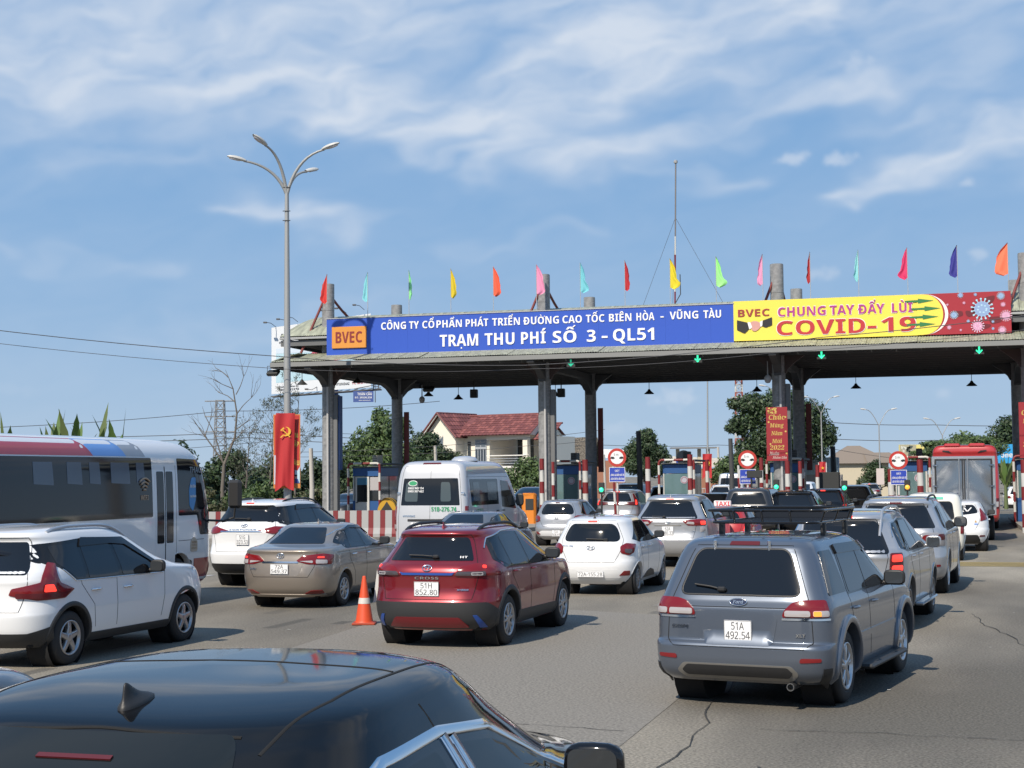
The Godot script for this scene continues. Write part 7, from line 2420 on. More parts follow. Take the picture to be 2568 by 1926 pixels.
func build_vehicles() -> void:
	var lit := glow("brake_light_lit", Color(1.0, 0.05, 0.03), 1.5, Color(0.5, 0.02, 0.02))
	var red := mat("red_lens", 0.16, 0.008, 0.010, 0.12, 0.0, 0.5)
	var amber := glow("amber_lamp_lit", Color(1.0, 0.30, 0.04), 1.0, Color(0.6, 0.2, 0.03))
	var clear := mat("clear_lens", 0.42, 0.39, 0.39, 0.12, 0.2, 0.5)
	var smoke := mat("smoked_lens", 0.06, 0.05, 0.055, 0.1, 0.0, 0.5)
	var dark_red := mat("dark_red_lens", 0.09, 0.01, 0.012, 0.2)
	var black := mat("black_plastic", 0.016, 0.016, 0.017, 0.5)
	var gloss := mat("black_gloss", 0.008, 0.008, 0.009, 0.12)
	var dark := mat("grey_plastic", 0.028, 0.029, 0.031, 0.55)
	var chrome := mat("chrome", 0.75, 0.76, 0.78, 0.12, 1.0)
	var white := paint("white_paint", 0.70, 0.71, 0.72)
	var silver := paint("silver_paint", 0.42, 0.43, 0.45, 0.6, 0.36)
	var grey := paint("grey_paint", 0.16, 0.165, 0.175, 0.55, 0.36)
	var black_paint := paint("black_paint", 0.006, 0.0065, 0.008, 0.0, 0.3)
	var two_tone := mat("two_tone_alloy", 0.40, 0.40, 0.41, 0.3, 0.8)
	var sticker := mat("white_sticker", 0.7, 0.7, 0.7, 0.5)

	# --- boxy blue-grey off-roader with a roof basket
	var blue_grey := paint("blue_grey_paint", 0.105, 0.125, 0.160, 0.55, 0.34)
	vehicle({"L": 4.44, "paint": blue_grey, "nr": 6.0, "rx": 0.55, "nf": 3.2, "rxf": 0.9,
		"rows": [[0.25, 0.16, 0.14, 0.80], [0.30, 0.08, 0.06, 0.86], [0.38, 0.02, 0.02, 0.89], [0.50, 0.0, 0.0, 0.90], [0.59, 0.0, 0.0, 0.903], [0.63, 0.015, 0.01, 0.903], [0.66, 0.06, 0.02, 0.903], [0.85, 0.065, 0.05, 0.90], [0.965, 0.07, 0.20, 0.892], [0.985, 0.075, 0.26, 0.89], [1.04, 0.085, 0.80, 0.875], [1.08, 0.10, 1.05, 0.86], [1.50, 0.27, 1.75, 0.715], [1.58, 0.32, 1.90, 0.67], [1.635, 0.42, 2.05, 0.60], [1.665, 0.75, 2.3, 0.45], [1.675, 1.5, 2.8, 0.1]],
		"ra": 0.86, "wb": 2.62, "r": 0.365, "arch": 0.435, "style": 1, "tw": 0.235, "arch_w": 0.085, "arch_off": 0.03,
		"rg": [-0.66, 1.10, 0.66, 1.10, 0.60, 1.545, -0.60, 1.545], "rg_r": 0.10, "rg_rim": true,
		"wins": [[0.30, 1.10, 0.93, 1.10, 0.86, 1.52, 0.46, 1.52], [1.02, 1.09, 1.72, 1.09, 1.72, 1.53, 1.05, 1.53], [1.80, 1.09, 2.85, 1.09, 2.74, 1.20, 2.30, 1.52, 1.80, 1.53]],
		"dlo": [0.96, 1.07, 2.98, 1.07, 2.80, 1.22, 2.33, 1.555, 0.99, 1.555],
		"visor": [1.02, 1.47, 2.34, 1.46, 2.25, 1.55, 1.02, 1.56],
		"seams": [["R", [-0.74, 0.66, -0.72, 1.10, -0.66, 1.58, 0.66, 1.58, 0.72, 1.10, 0.74, 0.66, 0.66, 0.60, -0.66, 0.60, -0.74, 0.66]], ["R", [-0.72, 0.985, 0.72, 0.985]], ["S", [0.99, 1.56, 0.97, 1.05, 1.06, 0.82, 1.30, 0.62, 1.36, 0.40]], ["S", [1.76, 1.55, 1.75, 1.0, 1.79, 0.40]], ["S", [2.93, 1.08, 2.95, 0.6, 2.90, 0.40]]],
		"trim": [["R1", [-0.58, 0.29, 0.56, 0.29, 0.62, 0.36, 0.54, 0.44, -0.56, 0.44, -0.64, 0.36], 0.008, mat("satin_trim", 0.30, 0.29, 0.27, 0.35, 0.7), "bumper_trim", 0.03], ["R1", [-0.54, 0.325, 0.52, 0.325, 0.56, 0.37, 0.50, 0.425, -0.52, 0.425, -0.58, 0.37], 0.014, black, "bumper_grille", 0.02], ["R", [0.84, 0.28, 0.98, 0.20, 0.98, 0.42, 0.86, 0.42], 0.012, black, "mud_guard"], ["S", [1.30, 0.60, 2.93, 0.62, 2.93, 0.67, 1.28, 0.66], 0.010, blue_grey, "side_moulding"], ["R1", [-0.40, 0.90, -0.30, 0.93, 0.30, 0.93, 0.40, 0.90, 0.34, 0.62, -0.34, 0.62], 0.004, blue_grey, "plate_recess", 0.05]],
		"lamps": [[[0.44, 0.90, 0.92, 0.90, 0.90, 1.065, 0.66, 1.065, 0.55, 1.04, 0.46, 0.96], red, "tail_lamp", 0.012, 0.012, 0.03], [[0.47, 0.91, 0.72, 0.91, 0.72, 0.965, 0.475, 0.965], clear, "reversing_lamp", 0.026, 0.003], [[0.745, 0.91, 0.90, 0.91, 0.90, 0.965, 0.745, 0.965], clear, "turn_signal", 0.026, 0.003], [[0.44, 0.872, 0.93, 0.872, 0.93, 0.892, 0.44, 0.892], chrome, "lamp_trim", 0.010, 0.0, 0.005], [[0.62, 0.475, 0.83, 0.485, 0.83, 0.52, 0.63, 0.52], red, "reflector", 0.010, 0.0]],
		"brake": [[0.13, 1.595, 0.035, dark_red]],
		"mirror": [2.62, 1.10, black, Vector3(0.24, 0.17, 0.16)], "handles": [[1.15, 0.93], [1.95, 0.94]]},
		"blue grey off-road car with a black roof basket, nearest on the right", "car", Vector3(3.14, 0, -17.15), 26.0)
	plate("51A", "492.54", 0.76)
	emblem("oval", 1.035, 1.15)
	badge("ESCAPE", -0.60, 0.79, 0.17, 0.028, null, 0.3)
	badge("XLT", 0.62, 0.73, 0.09, 0.03)
	wiper([[-0.10, 1.145], [-0.32, 1.17], [-0.50, 1.19]])
	one("R", rounded(V([0.75, 0.915, 0.82, 0.915, 0.82, 0.96, 0.75, 0.96]), 0.01), 0.031, "lit_turn_signal", amber)
	for x in [-0.40, 0.34]:      # the glass hinges
		var mb := MB.new()
		mb.box(sh.R(x, 1.57) + Vector3(0, 0, 0.012), Vector3(0.035, 0.13, 0.03), 0.01, Transform3D())
		put("glass_hinge", mb, chrome, car)
	var ex := MB.new()
	var exf := Transform3D(Basis(Vector3(1, 0, 0), Vector3(0, 0, 1), Vector3(0, -1, 0)), Vector3(0.52, 0.24, 2.14))
	ex.lathe([0.036, -0.3, 0.038, 0.05, 0.030, 0.05, 0.030, -0.1, 0.001, -0.1], 16, exf)
	put("exhaust_pipe", ex, mat("dull_steel", 0.25, 0.25, 0.25, 0.35, 0.9), car)
	var step := MB.new()
	step.box(Vector3(0.93, 0.30, -0.02), Vector3(0.16, 0.05, 1.7), 0.02)
	put("running_board", step, dark, car)
	# the basket: two rims of bar on legs, slatted floor, solid wind board
	var basket := thing("roof_basket", "black metal roof basket on the blue grey off-road car", "roof rack", car.position + car.basis * Vector3(0, 0, 0), car.rotation.y)
	var rim_at := func(y: float, grow: float) -> Array:
		var o := []
		for p in rounded(V([-0.56 - grow, 1.28, 0.56 + grow, 1.28, 0.56 + grow, -0.22, -0.56 - grow, -0.22]), 0.12): o.append(Vector3(p.x, y, p.y))
		return o
	for e in [[1.785, 0.0, 0.014], [1.91, 0.05, 0.016]]:
		var mb := MB.new()
		mb.tube(rim_at.call(e[0], e[1]), e[2], 8, true)
		put("rim_bar", mb, gloss, basket)
	for k in 9:
		var mb := MB.new()
		mb.tube([Vector3(-0.55, 1.78, -0.15 + k * 0.17), Vector3(0.55, 1.78, -0.15 + k * 0.17)], 0.010, 6)
		put("floor_bar", mb, gloss, basket)
	for x in [-0.56, 0.56]:
		for z in [1.1, 0.55, 0.0]:
			var mb := MB.new()
			mb.tube([Vector3(x, 1.78, z), Vector3(x * 1.09, 1.91, z)], 0.011, 6)
			put("upright", mb, gloss, basket)
		for z in [0.95, 0.05]:
			var mb := MB.new()
			mb.box(Vector3(x * 0.98, 1.70, z), Vector3(0.05, 0.15, 0.09), 0.015)
			put("mounting_foot", mb, black, basket)
	for x in [-0.30, 0.0, 0.30]:
		var mb := MB.new()
		mb.tube([Vector3(x, 1.785, 1.28), Vector3(x, 1.91, 1.33)], 0.011, 6)
		put("upright", mb, gloss, basket)
	var board := MB.new()
	board.prism(V([-0.55, 0.0, 0.55, 0.0, 0.58, 0.15, -0.58, 0.15]), 0.012, Transform3D(Basis(Vector3.RIGHT, -0.3), Vector3(0, 1.78, -0.24)))
	put("wind_board", board, gloss, basket)

	# --- red crossover
	var ruby := paint("ruby_paint", 0.20, 0.010, 0.017, 0.45, 0.32)
	var blue := mat("blue_trim", 0.02, 0.07, 0.30, 0.3)
	vehicle(suv(4.46, 0.9125, 1.615, {"paint": ruby, "nr": 3.6, "rx": 1.0, "ra": 0.87, "wb": 2.64, "style": 2, "arch_mat": dark, "arch_w": 0.07, "arch_off": 0.012, "rim": two_tone,
		"rg": [-0.66, 1.165, 0.66, 1.165, 0.66, 1.22, 0.62, 1.47, -0.62, 1.47, -0.66, 1.22], "rg_r": 0.05,
		"dlo": [0.50, 1.17, 0.72, 1.06, 3.0, 1.03, 2.85, 1.15, 2.30, 1.50, 1.20, 1.52, 0.62, 1.44],
		"wins": [[0.60, 1.16, 0.86, 1.085, 0.94, 1.085, 0.92, 1.44, 0.70, 1.42], [1.00, 1.08, 1.72, 1.06, 1.72, 1.50, 1.00, 1.46], [1.80, 1.06, 2.86, 1.05, 2.78, 1.15, 2.28, 1.48, 1.80, 1.50]],
		"chrome": [0.50, 1.32, 0.66, 1.455, 1.20, 1.53, 1.8, 1.54, 2.3, 1.515, 2.86, 1.16],
		"trim": [["R1", [-1.08, 0.27, 1.08, 0.27, 1.12, 0.50, 0.86, 0.625, -0.86, 0.625, -1.12, 0.50], 0.008, dark, "bumper_cladding", 0.05], ["R1", [-0.60, 0.30, 0.60, 0.30, 0.46, 0.43, -0.46, 0.43], 0.020, ruby, "bumper_insert", 0.03], ["R", [0.74, 0.30, 0.86, 0.30, 0.70, 0.46, 0.64, 0.46], 0.018, blue, "blue_bumper_trim"], ["R1", [-0.36, 0.985, 0.36, 0.985, 0.40, 1.02, 0.34, 1.01, -0.34, 1.01, -0.40, 1.02], 0.016, blue, "blue_trim"], ["S", [1.24, 0.26, 3.1, 0.26, 3.1, 0.42, 1.24, 0.44], 0.008, dark, "sill_cladding"]],
		"lamps": [[[0.37, 0.985, 1.12, 0.965, 1.20, 1.02, 1.05, 1.10, 0.70, 1.13, 0.50, 1.09], red, "tail_lamp", 0.012, 0.012, 0.03], [[0.40, 0.985, 0.82, 0.975, 0.82, 1.025, 0.44, 1.025], smoke, "reversing_lamp", 0.026, 0.002], [[0.78, 1.065, 0.84, 1.06, 0.84, 1.095, 0.78, 1.10], lit, "lit_tail_lamp", 0.028, 0.002], [[0.62, 0.985, 0.78, 0.982, 0.78, 1.015, 0.62, 1.015], clear, "lamp_insert", 0.029, 0.0]],
		"mirror": [2.62, 1.12, black, Vector3(0.23, 0.16, 0.17)], "handles": [[1.14, 0.99], [1.95, 0.98]], "fin": 0.72}),
		"red crossover with black roof rails and a blue strip across its tailgate", "car", Vector3(-0.48, 0, -22.67), 18.0)
	plate("51H", "852.80", 0.80, 0.02, 0.35, 0.19)
	emblem("rings", 1.07, 1.05)
	badge("CROSS", 0.0, 0.945, 0.34, 0.034, chrome)
	badge("HYBRID", 0.50, 0.79, 0.15, 0.022, chrome, 0.2)
	badge("HT", 0.52, 1.205, 0.10, 0.035, sticker)
	rails(0.62, 2.5, 0.52, black, 0.05, 0.022)
	wiper([[0.08, 1.20], [-0.12, 1.215], [-0.34, 1.22]])

	# --- white hatchback
	var gi := hatch(3.765, 0.83, 1.505, {"paint": white, "brake": [[0.12, 1.395, 0.025, lit]], "rim": mat("grey_alloy", 0.22, 0.22, 0.23, 0.35, 0.8),
		"lamps": [[[0.58, 0.80, 0.76, 0.755, 0.90, 0.81, 1.00, 0.96, 0.70, 0.985, 0.575, 0.93], red, "tail_lamp", 0.012, 0.012, 0.03], [[0.66, 0.81, 0.76, 0.79, 0.84, 0.82, 0.84, 0.87, 0.66, 0.88], smoke, "reversing_lamp", 0.026, 0.002], [[0.56, 0.38, 0.80, 0.38, 0.80, 0.47, 0.66, 0.47], red, "reflector", 0.010, 0.002]],
		"trim": [["S", [1.10, 0.28, 2.2, 0.28, 1.95, 0.40, 1.65, 0.44, 1.35, 0.40], 0.006, black, "door_guard"], ["R1", [-0.60, 0.33, 0.60, 0.33, 0.70, 0.42, 0.5, 0.50, -0.5, 0.50, -0.70, 0.42], 0.003, white, "plate_recess", 0.04]], "handle_mat": chrome})
	vehicle(gi, "white hatchback with a lit high brake light and round-cornered rear window", "car", Vector3(2.0, 0, -31.2), 17.0)
	plate("72A-155.28", "", 0.405, 0.012, 0.52, 0.11)
	emblem("slant", 0.905, 1.25)
	badge("i10", -0.40, 0.93, 0.08, 0.035)
	badge("GRAND", -0.53, 0.935, 0.14, 0.018)
	wiper([[0.30, 1.045], [0.05, 1.055], [-0.10, 1.06]])
	var aer := MB.new()
	var ap := sh.T(0.42, 0.0)
	aer.tube([ap, ap + Vector3(0, 0.03, 0)], [0.03, 0.015], 8)
	aer.tube([ap + Vector3(0, 0.02, 0), ap + Vector3(0, 0.14, 0.05)], 0.006, 6)
	put("roof_aerial", aer, black, car)
	var gi2 := gi.duplicate()
	gi2.merge({"paint": silver, "brake": [[0.10, 1.395, 0.02, dark_red]]}, true)
	vehicle(gi2, "silver hatchback ahead of the white hatchback, beside the silver minibus", "car", Vector3(1.92, 0, -51.5), 17.0)
	plate("72A", "508.61", 0.42, 0.012, 0.28, 0.20, 0.0)
	emblem("slant", 0.905, 1.25)
	wiper([[0.30, 1.045], [0.05, 1.055], [-0.10, 1.06]])

	# --- beige saloon
	var beige := paint("beige_paint", 0.30, 0.262, 0.225, 0.6, 0.34)
	vehicle(saloon(4.425, 0.865, 1.475, {"paint": beige, "rim": two_tone,
		"lamps": [[[0.30, 0.835, 0.52, 0.78, 0.98, 0.77, 1.06, 0.93, 0.78, 0.965, 0.42, 0.93], red, "tail_lamp", 0.012, 0.012, 0.03], [[0.36, 0.835, 0.60, 0.80, 0.60, 0.845], clear, "reversing_lamp", 0.026, 0.0], [[0.65, 0.79, 0.86, 0.785, 0.86, 0.85, 0.65, 0.86], clear, "turn_signal", 0.026, 0.002], [[0.68, 0.885, 0.80, 0.885, 0.80, 0.91, 0.68, 0.91], lit, "lit_tail_lamp", 0.027, 0.002], [[0.46, 0.27, 0.84, 0.275, 0.80, 0.33, 0.58, 0.33], red, "reflector", 0.010, 0.0]],
		"trim": [["R1", [-0.34, 0.80, 0.34, 0.80, 0.34, 0.83, -0.34, 0.83], 0.014, chrome, "boot_trim", 0.01], ["R1", [-0.34, 0.58, 0.34, 0.58, 0.44, 0.80, -0.44, 0.80], 0.003, beige, "plate_recess", 0.03], ["R1", [-0.9, 0.235, 0.9, 0.235, 0.86, 0.262, -0.86, 0.262], 0.016, beige, "bumper_lip", 0.01]],
		"visor": [1.28, 1.30, 1.68, 1.355, 2.3, 1.33, 2.6, 1.22, 2.72, 1.20, 2.35, 1.385, 1.68, 1.40], "chrome": [0.98, 1.24, 1.24, 1.33, 1.68, 1.40],
		"handle_mat": chrome, "fin": 1.75}),
		"beige saloon with lit tail lights beside the orange cone", "car", Vector3(-3.47, 0, -29.12), 16.0)
	plate("72A", "549.37", 0.70, 0.016, 0.34, 0.175)
	emblem("rings", 0.925, 1.05)
	badge("ATIV", -0.52, 0.70, 0.14, 0.03, chrome, 0.3)

	# --- white seven-seater
	var fw := suv(4.795, 0.9275, 1.825, {"paint": white, "nr": 4.2, "ra": 0.98, "wb": 2.745, "r": 0.385, "arch": 0.45, "tw": 0.25,
		"rg": [-0.80, 1.37, 0.80, 1.37, 0.76, 1.71, -0.76, 1.71], "rg_r": 0.05,
		"dlo": [0.22, 1.36, 0.60, 1.25, 0.95, 1.20, 3.3, 1.18, 3.1, 1.32, 2.50, 1.68, 1.2, 1.70, 0.50, 1.68],
		"wins": [[0.36, 1.40, 0.98, 1.26, 1.02, 1.64, 0.60, 1.64], [1.08, 1.23, 1.86, 1.21, 1.86, 1.665, 1.10, 1.65], [1.95, 1.21, 3.14, 1.20, 3.02, 1.33, 2.46, 1.65, 1.95, 1.665]],
		"visor": [1.08, 1.60, 1.86, 1.62, 2.46, 1.60, 3.0, 1.36, 3.1, 1.36, 2.52, 1.69, 1.2, 1.71],
		"trim": [["R1", [-0.62, 1.155, 0.62, 1.155, 0.62, 1.18, -0.62, 1.18], 0.014, chrome, "tailgate_trim", 0.01], ["R1", [-0.92, 0.29, 0.92, 0.29, 0.85, 0.50, -0.85, 0.50], 0.006, black, "bumper_cladding", 0.05], ["R", [0.84, 0.50, 1.02, 0.50, 1.02, 0.66, 0.90, 0.62], 0.008, black, "bumper_corner", 0.03], ["R1", [-0.45, 0.84, 0.45, 0.84, 0.60, 1.15, -0.60, 1.15], 0.003, white, "plate_recess", 0.05]],
		"lamps": [[[0.34, 1.185, 0.66, 1.125, 1.08, 1.12, 1.10, 1.25, 0.72, 1.27], red, "tail_lamp", 0.014, 0.012, 0.02]],
		"brake": [[0.10, 1.745, 0.022, lit]], "fin": 0.55})
	vehicle(fw, "white seven-seat off-road car behind the beige saloon", "car", Vector3(-4.97, 0, -34.6), 17.0)
	plate("51G", "323.53", 1.0, 0.02, 0.29, 0.22)
	emblem("rings", 1.28, 1.1)
	badge("FORTUNER", 0.0, 1.205, 0.62, 0.03, chrome)
	rails(0.8, 3.0, 0.55, black, 0.05, 0.02)
	wiper([[0.02, 1.41], [-0.2, 1.42], [-0.34, 1.42]])
	var ff := fw.duplicate()
	ff.merge({"paint": paint("dark_silver_paint", 0.27, 0.265, 0.265, 0.5, 0.4), "lod": 0.6}, true)
	vehicle(ff, "grey seven-seat off-road car far past the booths, by the low wall", "car", Vector3(29.6, -0.45, -128.5), 12.0)
	plate("60A", "118.27", 1.0, 0.02, 0.29, 0.22)

	# --- silver people carrier
	vehicle(suv(4.735, 0.915, 1.775, {"paint": silver, "nr": 4.5, "ra": 0.95, "wb": 2.75, "r": 0.325, "arch": 0.385,
		"rg": [-0.78, 1.19, 0.78, 1.19, 0.68, 1.62, -0.68, 1.62], "rg_r": 0.07,
		"lamps": [[[0.36, 1.15, 0.50, 1.03, 1.06, 1.02, 1.08, 1.17, 0.80, 1.18], red, "tail_lamp", 0.014, 0.012, 0.02], [[0.46, 1.075, 0.66, 1.06, 0.66, 1.11, 0.50, 1.12], clear, "reversing_lamp", 0.028, 0.002], [[0.82, 0.86, 1.0, 0.90, 1.02, 1.01, 0.82, 1.01], clear, "turn_signal", 0.012, 0.01], [[0.82, 1.05, 1.0, 1.05, 1.0, 1.13, 0.82, 1.13], lit, "lit_tail_lamp", 0.028, 0.002]],
		"trim": [["R1", [-0.36, 0.73, 0.36, 0.73, 0.46, 1.02, -0.46, 1.02], 0.003, silver, "plate_recess", 0.04], ["R1", [-0.34, 1.02, 0.34, 1.02, 0.34, 1.05, -0.34, 1.05], 0.012, chrome, "tailgate_trim", 0.008]],
		"brake": [[0.10, 1.675, 0.025, lit]], "fin": 0.5}),
		"silver people carrier with sun glinting in its rear window, beside the red taxi", "car", Vector3(4.46, 0, -40.1), 17.0)
	plate("62A", "180.33", 0.90, 0.02, 0.29, 0.225)
	emblem("rings", 1.12, 1.0)
	badge("INNOVA", 0.62, 0.89, 0.12, 0.02)
	wiper([[-0.05, 1.225], [-0.25, 1.23], [-0.42, 1.235]])

	# --- white van-like car at the left edge, seen from its right side
	vehicle(suv(4.475, 0.875, 1.70, {"paint": white, "nr": 3.6, "rx": 0.9, "ra": 0.80, "wb": 2.775, "r": 0.335, "arch": 0.395, "style": 0, "tw": 0.21, "rim": two_tone, "arch_mat": dark, "arch_w": 0.06, "arch_off": 0.012,
		"rg": [-0.68, 1.14, 0.68, 1.14, 0.70, 1.22, 0.62, 1.53, -0.62, 1.53, -0.70, 1.22], "rg_r": 0.04,
		"dlo": [0.22, 1.44, 0.34, 1.28, 0.60, 1.22, 0.86, 1.04, 3.0, 1.02, 2.80, 1.18, 2.20, 1.51, 1.25, 1.545, 0.50, 1.50],
		"wins": [[0.60, 1.26, 0.90, 1.06, 1.10, 1.055, 1.13, 1.49, 0.60, 1.47], [1.17, 1.055, 1.86, 1.05, 1.84, 1.50, 1.20, 1.50], [1.94, 1.05, 2.84, 1.045, 2.72, 1.17, 2.18, 1.47, 1.92, 1.50]],
		"chrome": [0.66, 1.19, 0.88, 1.035, 2.95, 1.015], "chrome_w": 0.014,
		"visor": [1.15, 1.44, 1.84, 1.45, 2.2, 1.42, 2.72, 1.15, 2.80, 1.17, 2.22, 1.515, 1.25, 1.55],
		"trim": [["S", [1.20, 0.25, 3.18, 0.25, 3.18, 0.36, 1.20, 0.36], 0.010, dark, "sill_cladding"], ["R1", [-1.05, 0.26, 1.05, 0.26, 1.05, 0.52, 0.7, 0.44, -0.7, 0.44, -1.05, 0.52], 0.008, dark, "bumper_cladding"]],
		"lamps": [[[0.46, 0.90, 0.80, 0.83, 1.22, 0.84, 1.42, 0.94, 1.16, 1.03, 1.03, 1.26, 0.90, 1.28, 0.86, 1.05, 0.50, 0.98], red, "tail_lamp", 0.012, 0.014, 0.02], [[0.88, 0.93, 1.06, 0.93, 1.02, 1.02, 0.90, 1.02], lit, "lit_tail_lamp", 0.028, 0.002], [[0.55, 0.86, 1.20, 0.85, 1.34, 0.93, 1.1, 0.91, 0.55, 0.925], dark_red, "lamp_insert", 0.027, 0.0]],
		"mirror": [2.62, 1.08, black, Vector3(0.22, 0.17, 0.18)], "handles": [[1.32, 0.90], [2.06, 0.885]], "handle_mat": chrome}),
		"white people carrier at the left edge with black window band and pointed red tail light", "car", Vector3(-5.86, 0, -20.9), 18.0)
	rails(0.70, 2.45, 0.54, silver, 0.045, 0.024)

	# --- silver off-roader ahead of the blue-grey one
	vehicle(suv(4.67, 0.925, 1.74, {"paint": silver, "nr": 3.8, "rx": 0.95, "ra": 0.95, "wb": 2.705, "r": 0.36, "arch": 0.425, "rim": mat("grey_alloy", 0.22, 0.22, 0.23, 0.35, 0.8), "arch_mat": grey, "arch_w": 0.05, "arch_off": 0.012,
		"rg": [-0.78, 1.13, 0.78, 1.13, 0.70, 1.59, -0.70, 1.59], "rg_r": 0.07,
		"lamps": [[[0.74, 0.86, 1.02, 0.86, 1.06, 1.14, 0.78, 1.14], dark_red, "tail_lamp", 0.014, 0.012, 0.03], [[0.78, 1.02, 0.99, 1.02, 1.0, 1.11, 0.80, 1.11], lit, "lit_tail_lamp", 0.030, 0.003, 0.03], [[0.77, 0.89, 0.98, 0.89, 0.99, 0.97, 0.78, 0.97], lit, "lit_tail_lamp", 0.030, 0.003, 0.03]],
		"brake": [[0.26, 1.648, 0.03, lit]], "chrome": [0.50, 1.36, 0.72, 1.56, 1.3, 1.62, 2.4, 1.60], "chrome_w": 0.012,
		"mirror": [2.84, 1.16, silver, Vector3(0.24, 0.19, 0.16)]}),
		"silver off-road car with bright square tail lights, just ahead of the roof basket", "car", Vector3(5.47, 0, -24.24), 22.0)
	plate("51A", "880.12", 0.80, 0.02, 0.29, 0.22)
	rails(0.35, 2.6, 0.56, silver, 0.075, 0.022)
	var cstep := MB.new()
	cstep.box(Vector3(0.95, 0.33, -0.05), Vector3(0.14, 0.05, 1.7), 0.02)
	put("running_board", cstep, silver, car)

	# --- older silver seven-seater
	vehicle(suv(4.7, 0.92, 1.82, {"paint": silver, "nr": 4.2, "ra": 0.95, "wb": 2.75, "r": 0.385, "arch": 0.45, "tw": 0.25,
		"rg": [-0.80, 1.24, 0.80, 1.24, 0.72, 1.66, -0.72, 1.66], "rg_r": 0.06,
		"lamps": [[[0.40, 0.93, 1.02, 0.90, 1.05, 1.15, 0.50, 1.16], mat("silver_lens", 0.33, 0.32, 0.33, 0.15, 0.3, 0.5), "tail_lamp", 0.012, 0.012, 0.05], [[0.48, 1.0, 0.70, 1.0, 0.70, 1.12, 0.52, 1.12], red, "lamp_bowl", 0.028, 0.004, 0.05], [[0.80, 1.02, 1.0, 1.02, 1.0, 1.13, 0.80, 1.13], dark_red, "lamp_bowl", 0.028, 0.004, 0.05], [[0.66, 0.52, 0.86, 0.53, 0.86, 0.57, 0.68, 0.57], red, "reflector", 0.010, 0.0]],
		"brake": [[0.16, 1.705, 0.025, dark_red]], "mirror": [2.86, 1.24, black, Vector3(0.26, 0.21, 0.18)]}),
		"silver seven-seat off-road car left of the small white hatchback, right lane", "car", Vector3(7.91, 0, -31.08), 20.0)
	rails(0.5, 2.9, 0.56, black, 0.06, 0.02)

	# --- small white hatchback in the right lane
	vehicle(hatch(3.95, 0.86, 1.48, {"paint": white, "rg": [-0.66, 1.10, 0.0, 1.02, 0.66, 1.10, 0.60, 1.33, -0.60, 1.33], "rg_r": 0.10,
		"lamps": [[[0.64, 0.86, 0.98, 0.92, 0.98, 1.00, 0.80, 1.24, 0.74, 1.18], red, "tail_lamp", 0.012, 0.012, 0.02], [[0.60, 0.42, 0.82, 0.43, 0.80, 0.47, 0.62, 0.47], dark_red, "reflector", 0.010, 0.0]],
		"trim": [["R1", [-0.72, 0.22, 0.72, 0.22, 0.56, 0.48, -0.56, 0.48], 0.006, black, "bumper_diffuser", 0.05]],
		"brake": [[0.10, 1.385, 0.02, dark_red]]}),
		"small white hatchback with a white figure sticker on its rear window", "car", Vector3(13.25, 0, -46.02), 17.0)
	plate("60A 977.29", "", 0.86, 0.012, 0.48, 0.11, -0.05)
	var fig := MB.new()
	var fx := badge_xf(0.22, 1.20, 0.012)
	for e in [[[-0.16, -0.02, -0.06, -0.05], 0.016], [[-0.06, -0.05, 0.02, 0.03], 0.02], [[0.02, 0.03, 0.06, -0.06], 0.02], [[0.06, -0.06, 0.10, -0.06], 0.02], [[0.10, -0.06, 0.20, 0.05], 0.02], [[-0.06, -0.05, -0.14, 0.04], 0.014]]:
		fig.tube([fx * Vector3(e[0][0], e[0][1], 0), fx * Vector3(e[0][2], e[0][3], 0)], e[1], 6)
	ring(fig, fx, 0.03, 0.03, 0.010, 0.0, 0.09)
	put("figure_sticker", fig, sticker, car)
	badge("S", 0.50, 0.86, 0.05, 0.05, mat("sticker_orange", 0.7, 0.35, 0.05, 0.5), 0.0, "square_sticker")
	one("R", V([0.46, 0.77, 0.56, 0.77, 0.56, 0.80, 0.46, 0.80]), 0.006, "blue_sticker", mat("sticker_blue", 0.08, 0.25, 0.7, 0.5))

	# --- white small van under the truck's tail
	var cream := paint("cream_paint", 0.68, 0.67, 0.60)
	vehicle({"L": 3.4, "paint": cream, "nr": 5.0, "rx": 0.5, "nf": 4.0, "rxf": 0.6,
		"rows": [[0.25, 0.1, 0.1, 0.64], [0.40, 0.0, 0.0, 0.72], [0.60, 0.0, 0.0, 0.745], [0.95, 0.02, 0.1, 0.745], [1.10, 0.04, 0.3, 0.73], [1.50, 0.10, 0.7, 0.68], [1.64, 0.14, 0.85, 0.64], [1.70, 0.20, 0.95, 0.58], [1.73, 0.4, 1.2, 0.46], [1.745, 1.0, 1.6, 0.1]],
		"ra": 0.6, "wb": 2.0, "r": 0.29, "arch": 0.33, "style": 0, "rg": [-0.52, 1.06, 0.52, 1.06, 0.50, 1.52, -0.50, 1.52], "rg_r": 0.10, "rg_rim": true,
		"lamps": [[[0.66, 0.7, 0.80, 0.7, 0.80, 1.0, 0.68, 1.0], red, "tail_lamp", 0.012, 0.01]],
		"trim": [["R1", [-0.20, 1.575, 0.28, 1.575, 0.28, 1.64, -0.20, 1.64], 0.010, mat("teal_sticker", 0.03, 0.38, 0.28, 0.5), "teal_sticker"]]},
		"cream white small van with a teal strip, below the steel truck body", "van", Vector3(11.25, 0, -41.2), 17.0)

	# --- red taxi
	var taxi_red := paint("taxi_red_paint", 0.42, 0.022, 0.022)
